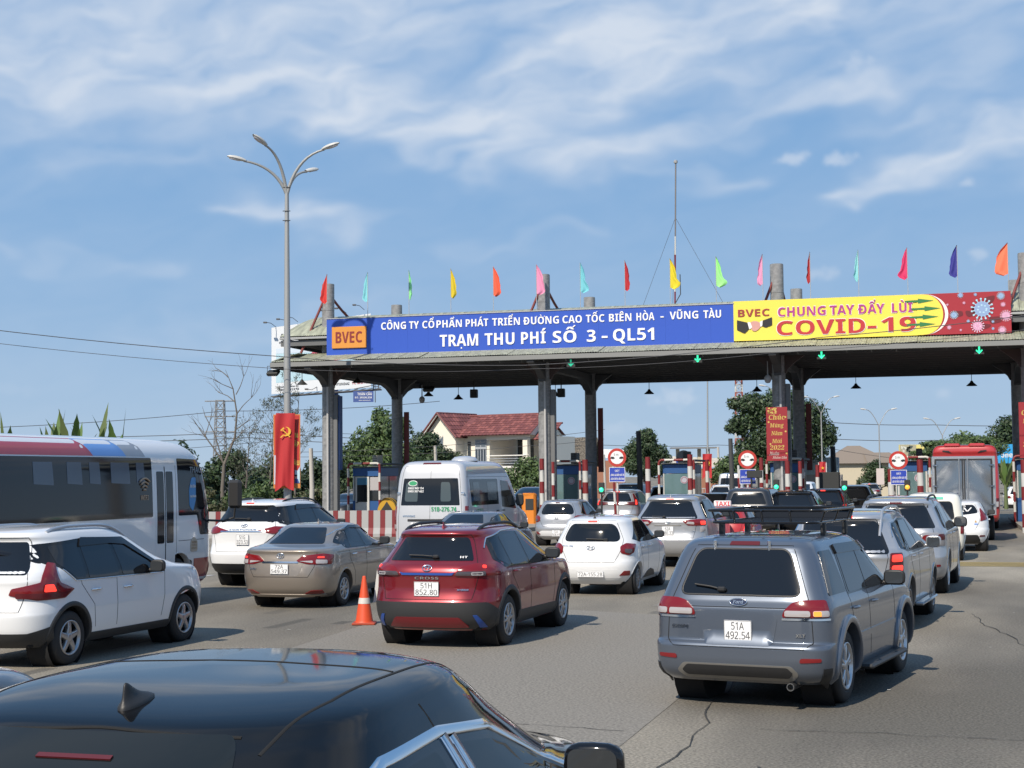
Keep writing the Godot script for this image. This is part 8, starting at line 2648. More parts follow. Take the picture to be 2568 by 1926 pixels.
	vehicle(hatch(3.6, 0.80, 1.50, {"scale": 0.93, "paint": taxi_red, "lamps": [[[0.62, 0.72, 0.92, 0.72, 0.92, 1.02, 0.72, 1.02], lit, "tail_lamp", 0.012, 0.012, 0.03], [[0.66, 0.78, 0.86, 0.78, 0.86, 0.86, 0.66, 0.86], clear, "reversing_lamp", 0.026, 0.002]], "trim": [["R1", [-0.5, 0.62, 0.5, 0.62, 0.5, 0.64, -0.5, 0.64], 0.01, chrome, "tailgate_trim"]], "brake": [[0.10, 1.40, 0.02, dark_red]]}),
		"red taxi hatchback with a white roof sign, right of the silver people carrier", "taxi", Vector3(6.10, 0, -43.35), 17.0)
	var ts := MB.new()
	var tp := sh.T(0.75, 0.0)
	ts.box(tp + Vector3(-0.07, 0.10, 0), Vector3(0.50, 0.17, 0.16), 0.02)
	var tso := put("roof_sign", ts, mat("sign_white", 0.72, 0.70, 0.70, 0.4), car)
	var tl := MB.new()
	letters(tl, "TAXI", 0.42, 0.13, Transform3D(Basis(), tp + Vector3(-0.06, 0.10, 0.082)), true, false, 0.006)
	put("sign_lettering", tl, mat("sign_red_ink", 0.45, 0.015, 0.03, 0.5), tso)
	ring(tl, Transform3D(Basis(), tp), 0.0, 0.0, 0.0)

	# --- dark pickup with a canopy
	var charcoal := paint("charcoal_paint", 0.022, 0.023, 0.026, 0.3, 0.36)
	vehicle({"L": 5.1, "paint": charcoal, "nr": 5.5, "rx": 0.55, "nf": 3.2, "rxf": 1.0,
		"rows": [[0.45, 0.15, 0.1, 0.84], [0.55, 0.0, 0.0, 0.90], [0.70, 0.0, 0.0, 0.92], [0.74, 0.08, 0.0, 0.925], [1.10, 0.09, 0.15, 0.92], [1.14, 0.10, 0.7, 0.90], [1.17, 0.13, 1.0, 0.86], [1.60, 0.28, 1.7, 0.72], [1.70, 0.33, 1.85, 0.68], [1.76, 0.45, 2.0, 0.60], [1.79, 0.8, 2.4, 0.45], [1.80, 1.6, 2.8, 0.1]],
		"ra": 1.1, "wb": 3.1, "r": 0.38, "arch": 0.44, "rg": [-0.70, 1.26, 0.70, 1.26, 0.62, 1.64, -0.62, 1.64], "rg_r": 0.08,
		"wins": [[0.45, 1.24, 1.45, 1.24, 1.45, 1.60, 0.6, 1.60], [1.62, 1.22, 2.35, 1.22, 2.35, 1.62, 1.65, 1.62], [2.43, 1.22, 3.5, 1.22, 3.0, 1.60, 2.43, 1.62]],
		"lamps": [[[0.80, 0.78, 0.98, 0.78, 0.98, 1.10, 0.82, 1.10], dark_red, "tail_lamp", 0.012, 0.01], [[0.82, 0.84, 0.95, 0.84, 0.95, 0.97, 0.82, 0.97], lit, "lit_tail_lamp", 0.026, 0.003, 0.04]],
		"seams": [["R", [-0.8, 0.76, -0.8, 1.12, 0.8, 1.12, 0.8, 0.76, -0.8, 0.76]]], "mirror": [3.25, 1.25, chrome, Vector3(0.22, 0.2, 0.12)],
		"trim": [["R1", [-0.22, 0.92, -0.02, 0.92, -0.02, 0.98, -0.22, 0.98], 0.014, chrome, "tailgate_handle"]], "lod": 0.7},
		"charcoal pickup with a closed canopy, ahead of the red taxi", "pickup truck", Vector3(8.45, 0, -53.4), 17.0)
	emblem("bow", 1.19, 1.1)

	# --- the queue in the middle lanes
	vehicle(suv(4.55, 0.92, 1.70, {"paint": black_paint, "lod": 0.7, "lamps": [[[0.40, 0.95, 0.98, 0.90, 1.05, 1.02, 0.70, 1.07], dark_red, "tail_lamp", 0.012, 0.012, 0.02], [[0.80, 0.94, 0.92, 0.93, 0.92, 0.97, 0.80, 0.98], red, "lamp_insert", 0.026, 0.0]]}),
		"black crossover between the charcoal pickup and the black people carrier", "car", Vector3(10.01, 0, -54.2), 17.0)
	plate("51F", "772.09", 0.78, 0.02, 0.28, 0.2)
	badge("CX", 0.3, 0.93, 0.16, 0.035)
	vehicle(suv(4.85, 0.91, 1.69, {"paint": black_paint, "lod": 0.7, "lamps": [[[0.66, 0.98, 1.0, 0.92, 1.05, 1.05, 0.98, 1.48, 0.90, 1.48, 0.86, 1.10], red, "tail_lamp", 0.012, 0.012, 0.02], [[0.80, 0.97, 0.96, 0.96, 0.96, 1.10, 0.84, 1.10], lit, "lit_tail_lamp", 0.027, 0.003, 0.03]], "brake": [[0.11, 1.60, 0.03, lit]],
		"trim": [["R1", [-0.5, 0.93, 0.5, 0.93, 0.5, 0.96, -0.5, 0.96], 0.012, chrome, "tailgate_trim", 0.008]]}),
		"black people carrier with one bright tail light and sun in its rear window", "car", Vector3(12.36, 0, -60.6), 17.0)
	plate("60A", "338.10", 0.82, 0.02, 0.3, 0.2, -0.05)
	vehicle(suv(4.75, 0.93, 1.74, {"paint": black_paint, "lod": 0.6}), "black off-road car whose right side shows past the black people carrier", "car", Vector3(15.2, 0, -68.6), 17.0)
	vehicle(suv(4.58, 0.925, 1.66, {"paint": silver, "lod": 0.8, "rg": [-0.68, 1.16, 0.68, 1.16, 0.60, 1.50, -0.60, 1.50],
		"lamps": [[[0.34, 1.05, 0.62, 1.0, 1.0, 0.99, 1.05, 1.10, 0.88, 1.47, 0.80, 1.47, 0.80, 1.14, 0.40, 1.12], dark_red, "tail_lamp", 0.012, 0.012, 0.02], [[0.82, 1.02, 0.92, 1.02, 0.94, 1.20, 0.86, 1.22], lit, "lit_tail_lamp", 0.027, 0.003, 0.03]], "brake": [[0.13, 1.56, 0.025, lit]], "fin": 0.5}),
		"silver grey crossover with red hooked tail lights, under the canopy's near edge", "car", Vector3(4.95, 0, -66.5), 17.0)
	plate("60A", "552.18", 0.72, 0.02, 0.28, 0.2)
	emblem("wing", 1.09, 1.3)
	wiper([[0.0, 1.19], [-0.2, 1.2], [-0.36, 1.2]])
	vehicle(suv(4.7, 0.91, 1.70, {"paint": grey, "lod": 0.6, "fin": 0.5}), "grey car right of the silver grey crossover, sun in its rear window", "car", Vector3(8.1, 0, -79.4), 17.0)
	vehicle(suv(4.7, 0.93, 1.78, {"paint": black_paint, "lod": 0.6}), "black off-road car behind the raised barrier arm", "car", Vector3(7.0, 0, -88.0), 17.0)
	rails(0.5, 2.9, 0.56, silver, 0.05, 0.02)
	vehicle(saloon(4.5, 0.88, 1.49, {"paint": black_paint, "lod": 0.6}), "black saloon roof left of the red taxi sign", "car", Vector3(8.71, 0, -66.2), 17.0)
	vehicle(saloon(4.5, 0.88, 1.47, {"paint": grey, "fin": 1.7, "lod": 0.8}), "grey saloon roof showing above the red crossover", "car", Vector3(-0.78, 0, -37.5), 17.0)
	# --- cars past the booths
	var reds := paint("maroon_paint", 0.16, 0.02, 0.03, 0.3, 0.4)
	vehicle(saloon(4.5, 0.88, 1.47, {"paint": reds, "lod": 0.5}), "dark red saloon past the booths, behind the middle round sign", "car", Vector3(16.6, -0.1, -100.0), 15.0)
	vehicle(suv(4.6, 0.9, 1.65, {"paint": white, "lod": 0.5}), "white crossover past the booths, left of the middle round sign", "car", Vector3(14.0, -0.1, -102.0), 16.0)
	vehicle(saloon(4.5, 0.88, 1.47, {"paint": grey, "lod": 0.5}), "grey saloon in front of the white minibus past the booths", "car", Vector3(17.5, -0.2, -112.0), 16.0)
	vehicle(suv(4.6, 0.9, 1.68, {"paint": charcoal, "lod": 0.5}), "charcoal crossover beside the far white minibus", "car", Vector3(22.0, -0.3, -128.0), 16.0)
	vehicle(suv(4.7, 0.93, 1.74, {"paint": white, "lod": 0.5, "lamps": [[[0.55, 0.95, 1.05, 0.92, 1.10, 1.02, 0.70, 1.10], red, "tail_lamp", 0.012, 0.012, 0.02]], "trim": [["R1", [-0.9, 0.28, 0.9, 0.28, 0.86, 0.52, -0.86, 0.52], 0.01, black, "bumper_cladding", 0.04]]}),
		"white off-road car seen past the red coach at the right edge", "car", Vector3(34.6, -0.5, -106.0), 14.0)
	# oncoming
	var head := glow("headlight_lit", Color(1, 0.97, 0.9), 2.0, Color(0.8, 0.8, 0.8))
	for e in [["white pickup driving towards the booths beside the big column, headlights lit", Vector3(19.2, -0.1, -102.5), white, "suv"], ["silver pickup coming round the bend behind the star flag", Vector3(43.0, -0.5, -208.0), silver, "suv"], ["grey saloon with lit headlights coming towards the booths", Vector3(42.5, -0.5, -190.0), grey, "saloon"], ["silver pickup parked along the pale wall at the bend", Vector3(54.0, -0.5, -205.0), silver, "suv"], ["white saloon coming round the bend left of the star flag", Vector3(35.0, -0.5, -190.0), white, "saloon"]]:
		var d := suv(5.0, 0.93, 1.80, {"paint": e[2], "lod": 0.45}) if e[3] == "suv" else saloon(4.5, 0.88, 1.47, {"paint": e[2], "lod": 0.45})
		vehicle(d, e[0], "car", e[1], 17.0 + 180.0 + (50.0 if "bend" in e[0] else 0.0))
		for sg in [1.0, -1.0]:
			var mb := MB.new()
			patch(mb, "F", rounded(V([0.50, 0.68, 0.74, 0.68, 0.74, 0.80, 0.52, 0.80]), 0.04), sg, 0.02)
			put("headlight", mb, head if "lit" in e[0] else clear, car)
		var wsb := MB.new()
		patch(wsb, "F", V([-0.62, sh.L * 0.0 + (1.24 if e[3] == "suv" else 1.06), 0.62, (1.24 if e[3] == "suv" else 1.06), 0.54, (1.62 if e[3] == "suv" else 1.36), -0.54, (1.62 if e[3] == "suv" else 1.36)]), 1.0, 0.01)
		put("windscreen", wsb, mat("tinted_glass"), car)
		one("F", rounded(V([-0.42, 0.5, 0.42, 0.5, 0.46, 0.74, -0.46, 0.74]), 0.04), 0.01, "radiator_grille", black)
	# left of the queue: dark car past the left column, and one beyond it by the orange barrier box
	vehicle(saloon(4.6, 0.9, 1.5, {"paint": paint("navy_paint", 0.02, 0.026, 0.04, 0.2, 0.35), "lod": 0.7}), "navy car facing this way between the left column and the blue booth", "car", Vector3(-8.0, 0, -76.5), 197.0)
	one("F", V([-0.62, 1.08, 0.62, 1.08, 0.54, 1.38, -0.54, 1.38]), 0.01, "windscreen", mat("tinted_glass"))
	vehicle(suv(4.6, 0.9, 1.68, {"paint": charcoal, "lod": 0.6}), "charcoal car facing this way behind the minibus's bonnet", "car", Vector3(0.9, 0, -80.0), 197.0)
	vehicle(saloon(4.6, 0.9, 1.44, {"paint": grey, "lod": 1.0, "lamps": []}), "dark grey car whose nose shows at the lower left corner", "car", Vector3(-4.60, 0, -9.55), 15.0)
	for sg in [1.0, -1.0]:
		var mb := MB.new()
		patch(mb, "F", rounded(V([0.56, 0.66, 0.80, 0.66, 0.86, 0.80, 0.62, 0.76]), 0.03), sg, 0.012, 0.01)
		put("headlight", mb, clear, car)
	build_black_saloon(black_paint, gloss, chrome, black, lit)
	build_minibus(silver, red, clear, black, gloss, chrome)
	build_bus()
	build_truck_and_coach()

# --- the black saloon in the foreground
func build_black_saloon(black_paint: Material, gloss: Material, chrome: Material, black: Material, lit: Material) -> void:
	var d := saloon(4.75, 0.95, 1.69, {"paint": black_paint, "sub": 10, "lod": 1.8, "r": 0.335, "arch": 0.385, "chrome": [0.80, 1.15, 0.90, 1.24, 1.15, 1.375, 1.6, 1.475, 2.1, 1.485, 2.55, 1.44, 3.10, 1.215, 3.30, 1.11], "chrome_w": 0.04,
		"dlo": [0.86, 1.20, 1.05, 1.12, 3.28, 1.11, 3.10, 1.20, 2.55, 1.42, 2.1, 1.465, 1.6, 1.46, 1.15, 1.36], "wins": [[0.98, 1.20, 1.10, 1.135, 2.04, 1.13, 2.0, 1.44, 1.62, 1.435, 1.2, 1.34], [2.2, 1.13, 3.2, 1.13, 3.05, 1.2, 2.53, 1.395, 2.14, 1.44]],
		"glass": mat("saloon_glass", 0.007, 0.009, 0.009, 0.02, 0.0, 0.0, 0.42), "mirror": [2.98, 1.19, black_paint, Vector3(0.23, 0.18, 0.18)], "fin": 1.52, "fin_mat": black})
	for r in d.rows:
		if r[0] > 1.18:
			r[2] *= 0.84
			r[3] *= 1.05
	d.paint = mat("deep_black_paint", 0.005, 0.0055, 0.0065, 0.06, 0.0, 0.0, 0.38)
	vehicle(d, "black saloon with chrome window surround and roof fin, closest, cut by the bottom edge", "car", Vector3(-0.90, 0, -5.45), 16.0)
	for sg in [1.0, -1.0]:
		for e in [[[2.11, 1.47, 2.17, 1.12], 0.05], [[2.18, 1.46, 2.24, 1.12], 0.05]]:
			var mb := MB.new()
			strip(mb, "S", V(e[0]), sg, e[1], 0.012)
			put("pillar_trim", mb, chrome, car)
	for x in [0.56, -0.56]:
		line("T", V([1.30, x * 0.92, 1.7, x, 2.5, x, 2.9, x * 0.97]), 0.012, 0.0015, "roof_seam", mat("panel_gap", 0.006, 0.006, 0.006, 0.9), false, [1.0])
	line("R", V([-0.60, 1.575, 0.0, 1.590, 0.60, 1.575]), 0.012, 0.003, "glass_edge", mat("panel_gap", 0.006, 0.006, 0.006, 0.9), false, [1.0])
	line("T", V([2.25, -0.55, 2.28, 0.0, 2.25, 0.55]), 0.014, 0.002, "sunroof_gap", mat("panel_gap", 0.006, 0.006, 0.006, 0.9), false, [1.0])
	one("R", V([-0.15, 1.525, 0.15, 1.525, 0.15, 1.533, -0.15, 1.533]), 0.007, "high_brake_lamp", mat("dark_red_lens", 0.09, 0.01, 0.012, 0.2))

# --- silver minibus, high roof
func build_minibus(silver: Material, red: Material, clear: Material, black: Material, gloss: Material, chrome: Material) -> void:
	var body := paint("minibus_paint", 0.50, 0.51, 0.53, 0.3, 0.4)
	vehicle({"called": "minibus", "L": 6.2, "paint": body, "nr": 8.0, "rx": 0.5, "nf": 4.0, "rxf": 0.9,
		"rows": [[0.32, 0.2, 0.15, 0.88], [0.42, 0.05, 0.05, 0.97], [0.55, 0.0, 0.0, 1.0], [0.62, 0.03, 0.0, 1.01], [1.0, 0.035, 0.08, 1.02], [1.20, 0.04, 0.35, 1.02], [1.36, 0.05, 0.85, 1.01], [2.2, 0.14, 1.65, 0.95], [2.45, 0.18, 1.95, 0.90], [2.60, 0.24, 2.15, 0.82], [2.67, 0.38, 2.4, 0.70], [2.70, 0.8, 2.8, 0.45], [2.71, 1.6, 3.2, 0.1]],
		"ra": 1.35, "wb": 3.67, "r": 0.35, "arch": 0.41, "style": 0,
		"rg": [-0.84, 1.52, 0.84, 1.52, 0.81, 2.23, -0.81, 2.23], "rg_r": 0.03,
		"wins": [[0.55, 1.50, 2.90, 1.50, 2.90, 2.20, 0.50, 2.20], [3.20, 1.42, 4.55, 1.34, 4.30, 1.70, 3.85, 2.12, 3.20, 2.16]],
		"lamps": [[[0.97, 0.84, 1.12, 0.84, 1.12, 1.50, 0.98, 1.50], red, "tail_lamp", 0.014, 0.01, 0.02], [[0.97, 0.90, 1.11, 0.90, 1.11, 1.02, 0.97, 1.02], clear, "reversing_lamp", 0.028, 0.0]],
		"seams": [["R", [0.0, 0.64, 0.0, 2.55]], ["R", [-0.90, 0.64, -0.86, 2.55, 0.86, 2.55, 0.90, 0.64, -0.90, 0.64]], ["S", [3.1, 2.2, 3.08, 0.5]], ["S", [1.9, 1.5, 1.9, 0.5]], ["S", [4.75, 1.34, 4.7, 0.5]], ["S", [0.3, 2.26, 3.9, 2.26]]],
		"trim": [["R1", [-0.62, 1.10, 0.62, 1.10, 0.62, 1.16, -0.62, 1.16], 0.012, black, "door_strip", 0.01], ["R1", [-0.98, 0.40, 0.98, 0.40, 0.98, 0.56, -0.98, 0.56], 0.02, black, "bumper", 0.04]],
		"mirror": [4.55, 1.55, black, Vector3(0.24, 0.36, 0.16), ], "handles": [[2.75, 1.32], [3.3, 1.32]], "handle_mat": black, "brake": [[0.16, 2.62, 0.04, mat("dark_red_lens", 0.09, 0.01, 0.012, 0.2)]]},
		"silver high-roof minibus with phone numbers on its dark rear window", "minibus", Vector3(-1.30, 0, -43.6), 17.0)
	var inner := mat("pale_curtain_glass", 0.06, 0.075, 0.075, 0.08, 0.0, 0.0, 0.85)
	for x in [-0.50, 0.36]:
		one("R", rounded(V([x - 0.24, 1.62, x + 0.24, 1.62, x + 0.22, 2.13, x - 0.22, 2.13]), 0.08), 0.009, "door_pane", inner)
	for e in [[0.72, 1.25], [1.95, 2.75]]:
		for sg in [1.0, -1.0]: one("S", rounded(V([e[0], 1.62, e[1], 1.62, e[1], 2.12, e[0], 2.12]), 0.05), 0.009, "curtain_pane", inner, sg)
	var white_ink := mat("white_sticker", 0.7, 0.7, 0.7, 0.5)
	var green_ink := mat("green_sticker", 0.02, 0.26, 0.11, 0.5)
	badge("0903 943 134", -0.42, 1.97, 0.44, 0.055, white_ink, 0.0, "phone_lettering")
	badge("0903 367 622", -0.42, 1.89, 0.44, 0.055, white_ink, 0.0, "phone_lettering")
	one("R", ellipse(-0.52, 2.10, 0.14, 0.075), 0.016, "oval_sticker", white_ink)
	one("R", ellipse(-0.52, 2.10, 0.12, 0.06), 0.019, "oval_print", green_ink)
	badge("51B-276.74", 0.38, 1.42, 0.70, 0.115, green_ink, 0.0, "number_lettering")
	badge("HYUNDAI", -0.58, 1.24, 0.34, 0.05)
	plate("51B", "276.74", 0.98, 0.02, 0.30, 0.21, -0.32)
	var sd := MB.new()
	letters(sd, "51B-276.74", 0.55, 0.10, Transform3D(Basis(Vector3(0, 0, -1), Vector3.UP, Vector3(1, 0, 0)), sh.S(1.2, 1.36, 1.0) + Vector3(0.008, 0, 0)))
	put("number_lettering", sd, green_ink, car)
	for x in [-0.93, 0.93]:
		var hg := MB.new()
		hg.box(sh.R(x, 1.83) + Vector3(0, 0, 0.01), Vector3(0.10, 0.07, 0.04), 0.01)
		put("door_hinge", hg, chrome, car)
	var ac := MB.new()
	ac.smooth_lathe([0.36, 0.0, 0.35, 0.04, 0.28, 0.11, 0.12, 0.14, 0.001, 0.145], 24, Transform3D(Basis().scaled(Vector3(1, 1, 1.3)), Vector3(0.35, 2.69, 1.2)))
	put("roof_vent", ac, body, car)

# --- white passenger bus on the left, seen from its right side
func build_bus() -> void:
	var white := mat("white_paint")
	var band := mat("bus_glass", 0.007, 0.009, 0.013, 0.05, 0.0, 0.0, 0.5)
	var red := paint("bus_red", 0.30, 0.015, 0.02)
	vehicle({"called": "bus", "scale": 1.1, "L": 7.0, "paint": white, "nr": 6.0, "rx": 0.5, "nf": 4.5, "rxf": 0.75,
		"rows": [[0.30, 0.2, 0.12, 0.94], [0.40, 0.06, 0.05, 1.0], [0.60, 0.0, 0.0, 1.02], [0.90, 0.0, 0.0, 1.03], [1.40, 0.02, 0.03, 1.03], [1.80, 0.04, 0.10, 1.02], [2.20, 0.07, 0.24, 1.00], [2.45, 0.10, 0.42, 0.97], [2.58, 0.16, 0.58, 0.91], [2.68, 0.28, 0.85, 0.80], [2.74, 0.6, 1.4, 0.60], [2.765, 1.2, 2.2, 0.3], [2.77, 2.2, 3.0, 0.1]],
		"ra": 1.7, "wb": 3.95, "r": 0.38, "arch": 0.46, "style": 0, "arch_w": 0.02,
		"wins": [[0.3, 1.46, 4.78, 1.46, 4.78, 2.42, 0.3, 2.42], [5.62, 1.46, 6.25, 1.46, 6.36, 1.12, 6.86, 1.12, 6.90, 1.5, 6.72, 2.24, 6.5, 2.40, 5.62, 2.42]], "glass": band,
		"trim": [["S", [0.3, 2.44, 3.10, 2.44, 2.95, 2.60, 2.75, 2.70, 0.3, 2.70], 0.004, paint("bus_stripe_red", 0.40, 0.030, 0.026), "red_roof_stripe"], ["S", [3.10, 2.44, 4.05, 2.44, 3.92, 2.60, 3.72, 2.70, 2.75, 2.70, 2.95, 2.60], 0.004, paint("bus_stripe_blue", 0.14, 0.29, 0.62), "blue_roof_stripe"], ["S", [4.05, 2.44, 4.62, 2.44, 4.52, 2.60, 4.30, 2.70, 3.72, 2.70, 3.92, 2.60], 0.004, paint("bus_stripe_grey", 0.26, 0.27, 0.29), "grey_roof_stripe"],
			["S", [6.15, 0.32, 6.97, 0.32, 6.97, 0.72, 6.15, 0.72], 0.008, red, "bumper"], ["S", [0.3, 0.32, 5.1, 0.32, 5.1, 0.55, 0.3, 0.55], 0.006, red, "skirt"], ["S", [6.2, 0.36, 6.97, 0.36, 6.97, 0.40, 6.2, 0.40], 0.014, white, "bumper_stripe"], ["S", [4.86, 0.60, 5.50, 0.60, 5.50, 2.30, 4.86, 2.30], 0.004, white, "door_frame"], ["S", [4.92, 1.02, 5.14, 1.02, 5.14, 2.20, 4.92, 2.20], 0.009, band, "door_glass", 0.03], ["S", [5.22, 1.02, 5.44, 1.02, 5.44, 2.20, 5.22, 2.20], 0.009, band, "door_glass", 0.03], ["S", [5.175, 0.62, 5.19, 0.62, 5.19, 2.28, 5.175, 2.28], 0.010, mat("panel_gap", 0.006, 0.006, 0.006, 0.9), "door_gap"]],
		"seams": [["S", [5.55, 0.62, 5.55, 2.30]], ["S", [5.62, 1.04, 6.5, 1.04]]]},
		"white passenger bus with red, blue and grey roof stripe behind the white people carrier", "bus", Vector3(-7.93, 0, -26.6), 17.0)
	# curtains show through the band as paler panes
	var curtain := mat("bus_curtain", 0.028, 0.048, 0.085, 0.15, 0.0, 0.0, 0.7)
	for e in [[1.5, 2.0], [2.35, 2.75], [2.95, 3.25], [3.55, 4.1], [4.3, 4.55]]:
		one("S", V([e[0], 2.02, e[1], 2.00, e[1] - 0.02, 2.34, e[0], 2.34]), 0.010, "curtain", curtain)
	var side := func(l: float, h: float) -> Transform3D: return Transform3D(Basis(Vector3(0, 0, -1), Vector3.UP, Vector3(1, 0, 0)), sh.S(l, h, 1.0) + Vector3(0.013, 0, 0))
	var tan := mat("tan_print", 0.42, 0.30, 0.20, 0.5)
	var pale := mat("white_sticker", 0.7, 0.7, 0.7, 0.5)
	var mb := MB.new()
	letters(mb, "kính chào quý khách", 0.75, 0.09, side.call(5.15, 2.37), false, true)
	put("greeting_lettering", mb, pale, car)
	mb = MB.new()
	letters(mb, "THACO", 0.5, 0.10, side.call(6.28, 2.23), true)
	put("maker_lettering", mb, mat("grey_print", 0.2, 0.23, 0.26, 0.5), car)
	mb = MB.new()
	letters(mb, "WIFI", 0.24, 0.08, side.call(4.52, 1.78))
	var wx: Transform3D = side.call(4.52, 1.86)
	for r in [0.05, 0.11, 0.17, 0.23]:
		var pts := []
		for k in 9: pts.append(wx * Vector3(sin((k - 4) * 0.18) * r, cos((k - 4) * 0.18) * r, 0.002))
		mb.tube(pts, 0.016, 5)
	put("wireless_sign", mb, tan, car)
	# the plain blue sticker on the front pane, with two lines of print
	one("S", rounded(V([5.98, 1.62, 6.10, 1.52, 6.20, 1.72, 6.22, 2.1, 6.08, 2.1, 5.98, 1.9]), 0.04), 0.011, "blue_sticker", mat("sky_sticker", 0.06, 0.24, 0.50, 0.4))
	mb = MB.new()
	letters(mb, "Quý Khách", 0.2, 0.04, side.call(6.10, 1.78).translated_local(Vector3(0, 0, 0.004)))
	letters(mb, "Xin Chào", 0.2, 0.05, side.call(6.10, 1.95).translated_local(Vector3(0, 0, 0.004)))
	put("sticker_lettering", mb, pale, car)
	one("S", rounded(V([6.02, 0.84, 6.26, 0.84, 6.26, 1.02, 6.14, 1.10, 6.02, 1.02]), 0.05), 0.008, "arched_sticker", mat("tan_sticker", 0.50, 0.42, 0.33, 0.5))
	mb = MB.new()
	for k in 3: letters(mb, ["TRƯỜNG", "HẢI", "BUS"][k], 0.18, 0.035, side.call(6.14, 1.0 - k * 0.05))
	put("sticker_lettering", mb, tan, car)
	# mirror on a bent arm
	mb = MB.new()
	var m0 := sh.S(6.75, 1.35, 1.0)
	mb.tube([m0, m0 + Vector3(0.16, -0.02, -0.25), m0 + Vector3(0.34, 0.04, -0.3), m0 + Vector3(0.36, 0.2, -0.3)], 0.02, 8)
	mb.box(m0 + Vector3(0.36, 0.45, -0.3), Vector3(0.26, 0.5, 0.12), 0.05)
	put("door_mirror", mb, mat("black_plastic"), car)
	one("F", rounded(V([-0.92, 1.25, 0.92, 1.25, 0.86, 2.40, -0.86, 2.40]), 0.08), 0.008, "windscreen", band)

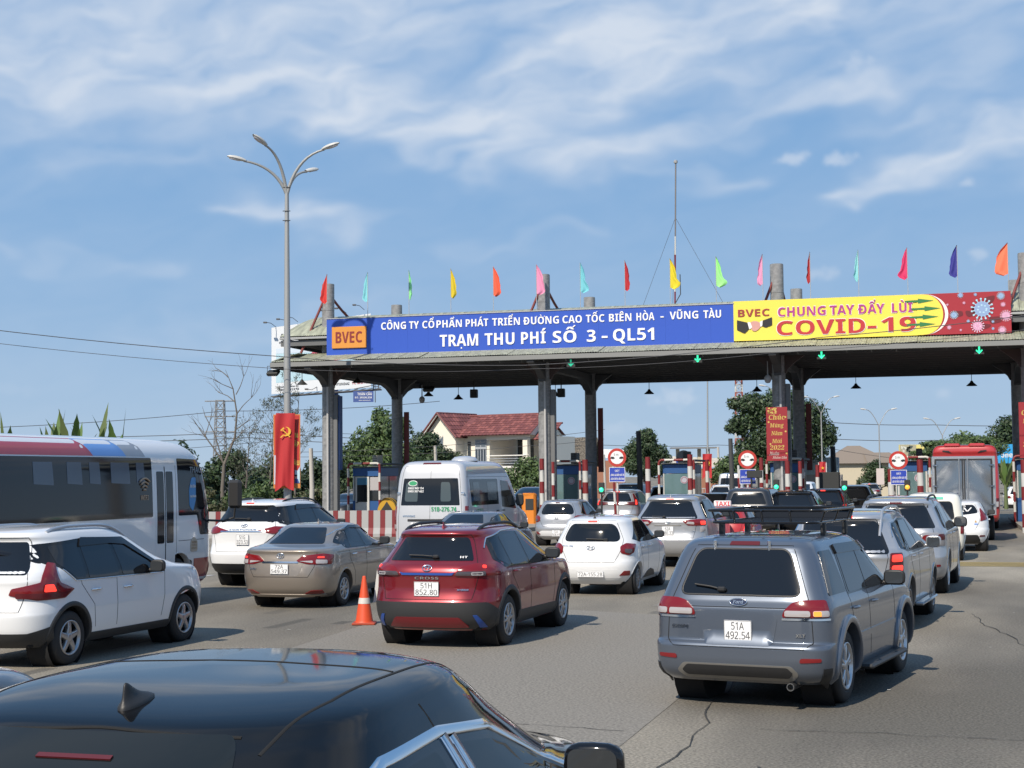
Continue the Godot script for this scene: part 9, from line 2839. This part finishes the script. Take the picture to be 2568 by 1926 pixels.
# --- steel box truck, and the red coach in front of it
func build_truck_and_coach() -> void:
	var steel := mat("brushed_steel", 0.36, 0.37, 0.38, 0.13, 0.95)
	var frame := mat("alloy_frame", 0.45, 0.46, 0.47, 0.35, 0.8)
	var seal := mat("black_plastic")
	var t := thing("box_truck", "small truck with a bare steel box body and two rear doors", "truck", Vector3(15.5, 0, -53.0), -deg_to_rad(17.0))
	var w := 1.0
	var y0 := 0.85
	var y1 := 2.78
	var zr := 2.7
	var mb := MB.new()
	mb.box(Vector3(0, (y0 + y1) / 2, zr - 2.0), Vector3(2 * w, y1 - y0, 4.0), 0.02)
	put("box_body", mb, frame, t)
	for sg in [-1.0, 1.0]:
		# each door is a thin sheet, slightly buckled
		mb = MB.new()
		var p := PackedVector3Array()
		for j in 17:
			for i in 13:
				var u := i / 12.0
				var v := j / 16.0
				p.append(Vector3(sg * (0.05 + u * 0.80), y0 + 0.10 + v * (y1 - y0 - 0.24), zr + 0.02 + 0.006 * sin(u * 5.0 + v * 3.0 + sg) * sin(v * 7.0 + sg * 2.0)))
		mb.grid(p, 13, false, sg > 0)
		var door := put("rear_door", mb, steel, t)
		for x in [0.03, 0.88]:
			mb = MB.new()
			mb.box(Vector3(sg * x, (y0 + y1) / 2 - 0.02, zr + 0.02), Vector3(0.055 if x > 0.5 else 0.04, y1 - y0 - 0.22, 0.03), 0.005)
			put("door_seal", mb, seal, door)
		mb = MB.new()
		mb.tube([Vector3(sg * 0.13, y0 + 0.05, zr + 0.07), Vector3(sg * 0.13, y1 - 0.08, zr + 0.07)], 0.022, 8)
		put("locking_bar", mb, frame, door)
		for y in [y0 + 0.35, y0 + 0.95, y1 - 0.30]:
			mb = MB.new()
			mb.box(Vector3(sg * 0.88, y, zr + 0.06), Vector3(0.17, 0.055, 0.03), 0.015)
			put("door_hinge", mb, steel, door)
	mb = MB.new()
	mb.box(Vector3(0, y1 - 0.11, zr + 0.02), Vector3(1.8, 0.05, 0.035), 0.005)
	put("top_seal", mb, seal, t)
	mb = MB.new()
	letters(mb, "72H-001.33", 0.58, 0.14, Transform3D(Basis(), Vector3(-0.46, 1.52, zr + 0.034)))
	put("number_lettering", mb, mat("navy_ink", 0.02, 0.025, 0.12, 0.5), t)
	mb = MB.new()
	mb.box(Vector3(0, 0.62, zr - 2.6), Vector3(0.9, 0.2, 5.2), 0.02)
	put("chassis", mb, seal, t)
	mb = MB.new()
	mb.box(Vector3(0, 1.35, -2.0), Vector3(1.8, 1.5, 1.4), 0.15)
	put("cab", mb, mat("white_paint"), t)
	var wm := wheel_meshes(0.40, 0.22, 0, 0.24)
	for z in [1.3, -1.9]:
		for sg in [1.0, -1.0]:
			var o := put("wheel", wm[0], mat("rubber"), t)
			o.transform = Transform3D(Basis(Vector3.UP, 0.0 if sg > 0 else PI), Vector3(sg * 0.82, 0.40, z))
			put("rim", wm[1], frame, o)
	# coach
	var cr := paint("coach_red", 0.40, 0.030, 0.032)
	var dg := mat("coach_glass", 0.02, 0.022, 0.025, 0.06, 0.0, 0.0, 0.8)
	vehicle({"called": "coach", "L": 11.0, "paint": cr, "nr": 7.0, "rx": 0.6, "nf": 5.0, "rxf": 0.6,
		"rows": [[0.35, 0.3, 0.2, 1.15], [0.5, 0.05, 0.05, 1.22], [0.9, 0.0, 0.0, 1.25], [1.8, 0.05, 0.1, 1.25], [2.4, 0.16, 0.25, 1.235], [2.85, 0.26, 0.4, 1.21], [3.05, 0.20, 0.6, 1.19], [3.20, 0.22, 0.8, 1.12], [3.28, 0.35, 1.1, 1.0], [3.31, 0.7, 1.6, 0.8], [3.33, 2.0, 3.0, 0.3]],
		"ra": 3.0, "wb": 5.6, "r": 0.5, "arch": 0.56, "style": 0, "tw": 0.28, "rr": 0.29,
		"wins": [[0.6, 1.75, 10.4, 1.75, 10.4, 2.75, 0.6, 2.75]], "glass": dg,
		"trim": [["R1", [-1.0, 2.2, 1.0, 2.2, 0.96, 2.86, -0.96, 2.86], 0.01, dg, "rear_window", 0.06], ["R", [0.50, 3.0, 0.86, 3.05, 0.86, 3.10, 0.62, 3.08], 0.02, mat("black_plastic"), "roof_vent"]],
		"lamps": [[[1.0, 0.85, 1.22, 0.85, 1.25, 1.25, 1.05, 1.25], mat("dark_red_lens", 0.09, 0.01, 0.012, 0.2), "tail_lamp", 0.012, 0.01], [[1.05, 0.92, 1.2, 0.92, 1.21, 1.12, 1.07, 1.12], mat("clear_lens"), "reversing_lamp", 0.026, 0.0]]},
		"tall red coach in front of the steel truck", "coach", Vector3(18.95, 0, -64.5), 17.0)
	var rm := MB.new()
	for sg in [-1.0, 1.0]:
		var c := sh.R(0.52 * sg, 3.22)
		rm.box(c + Vector3(0, 0.06, -0.4), Vector3(0.62, 0.16, 0.9), 0.06)
	put("roof_pod", rm, cr, car)
	# far white minibus
	var far := vehicle({"called": "minibus", "L": 6.0, "paint": mat("minibus_paint"), "nr": 8.0, "rx": 0.5, "nf": 4.0, "rxf": 0.9, "lod": 0.5,
		"rows": [[0.32, 0.2, 0.15, 0.88], [0.55, 0.0, 0.0, 1.0], [1.2, 0.04, 0.35, 1.02], [1.36, 0.05, 0.85, 1.01], [2.2, 0.14, 1.65, 0.95], [2.5, 0.22, 2.0, 0.86], [2.6, 0.8, 2.6, 0.5], [2.61, 1.6, 3.2, 0.1]],
		"ra": 1.35, "wb": 3.6, "r": 0.35, "arch": 0.41, "rg": [-0.84, 1.5, 0.84, 1.5, 0.8, 2.2, -0.8, 2.2], "wins": [[0.55, 1.5, 4.4, 1.4, 3.8, 2.15, 0.5, 2.2]]},
		"white minibus far past the booths, right of the small party flag", "minibus", Vector3(18.2, -0.3, -126.0), 17.0)
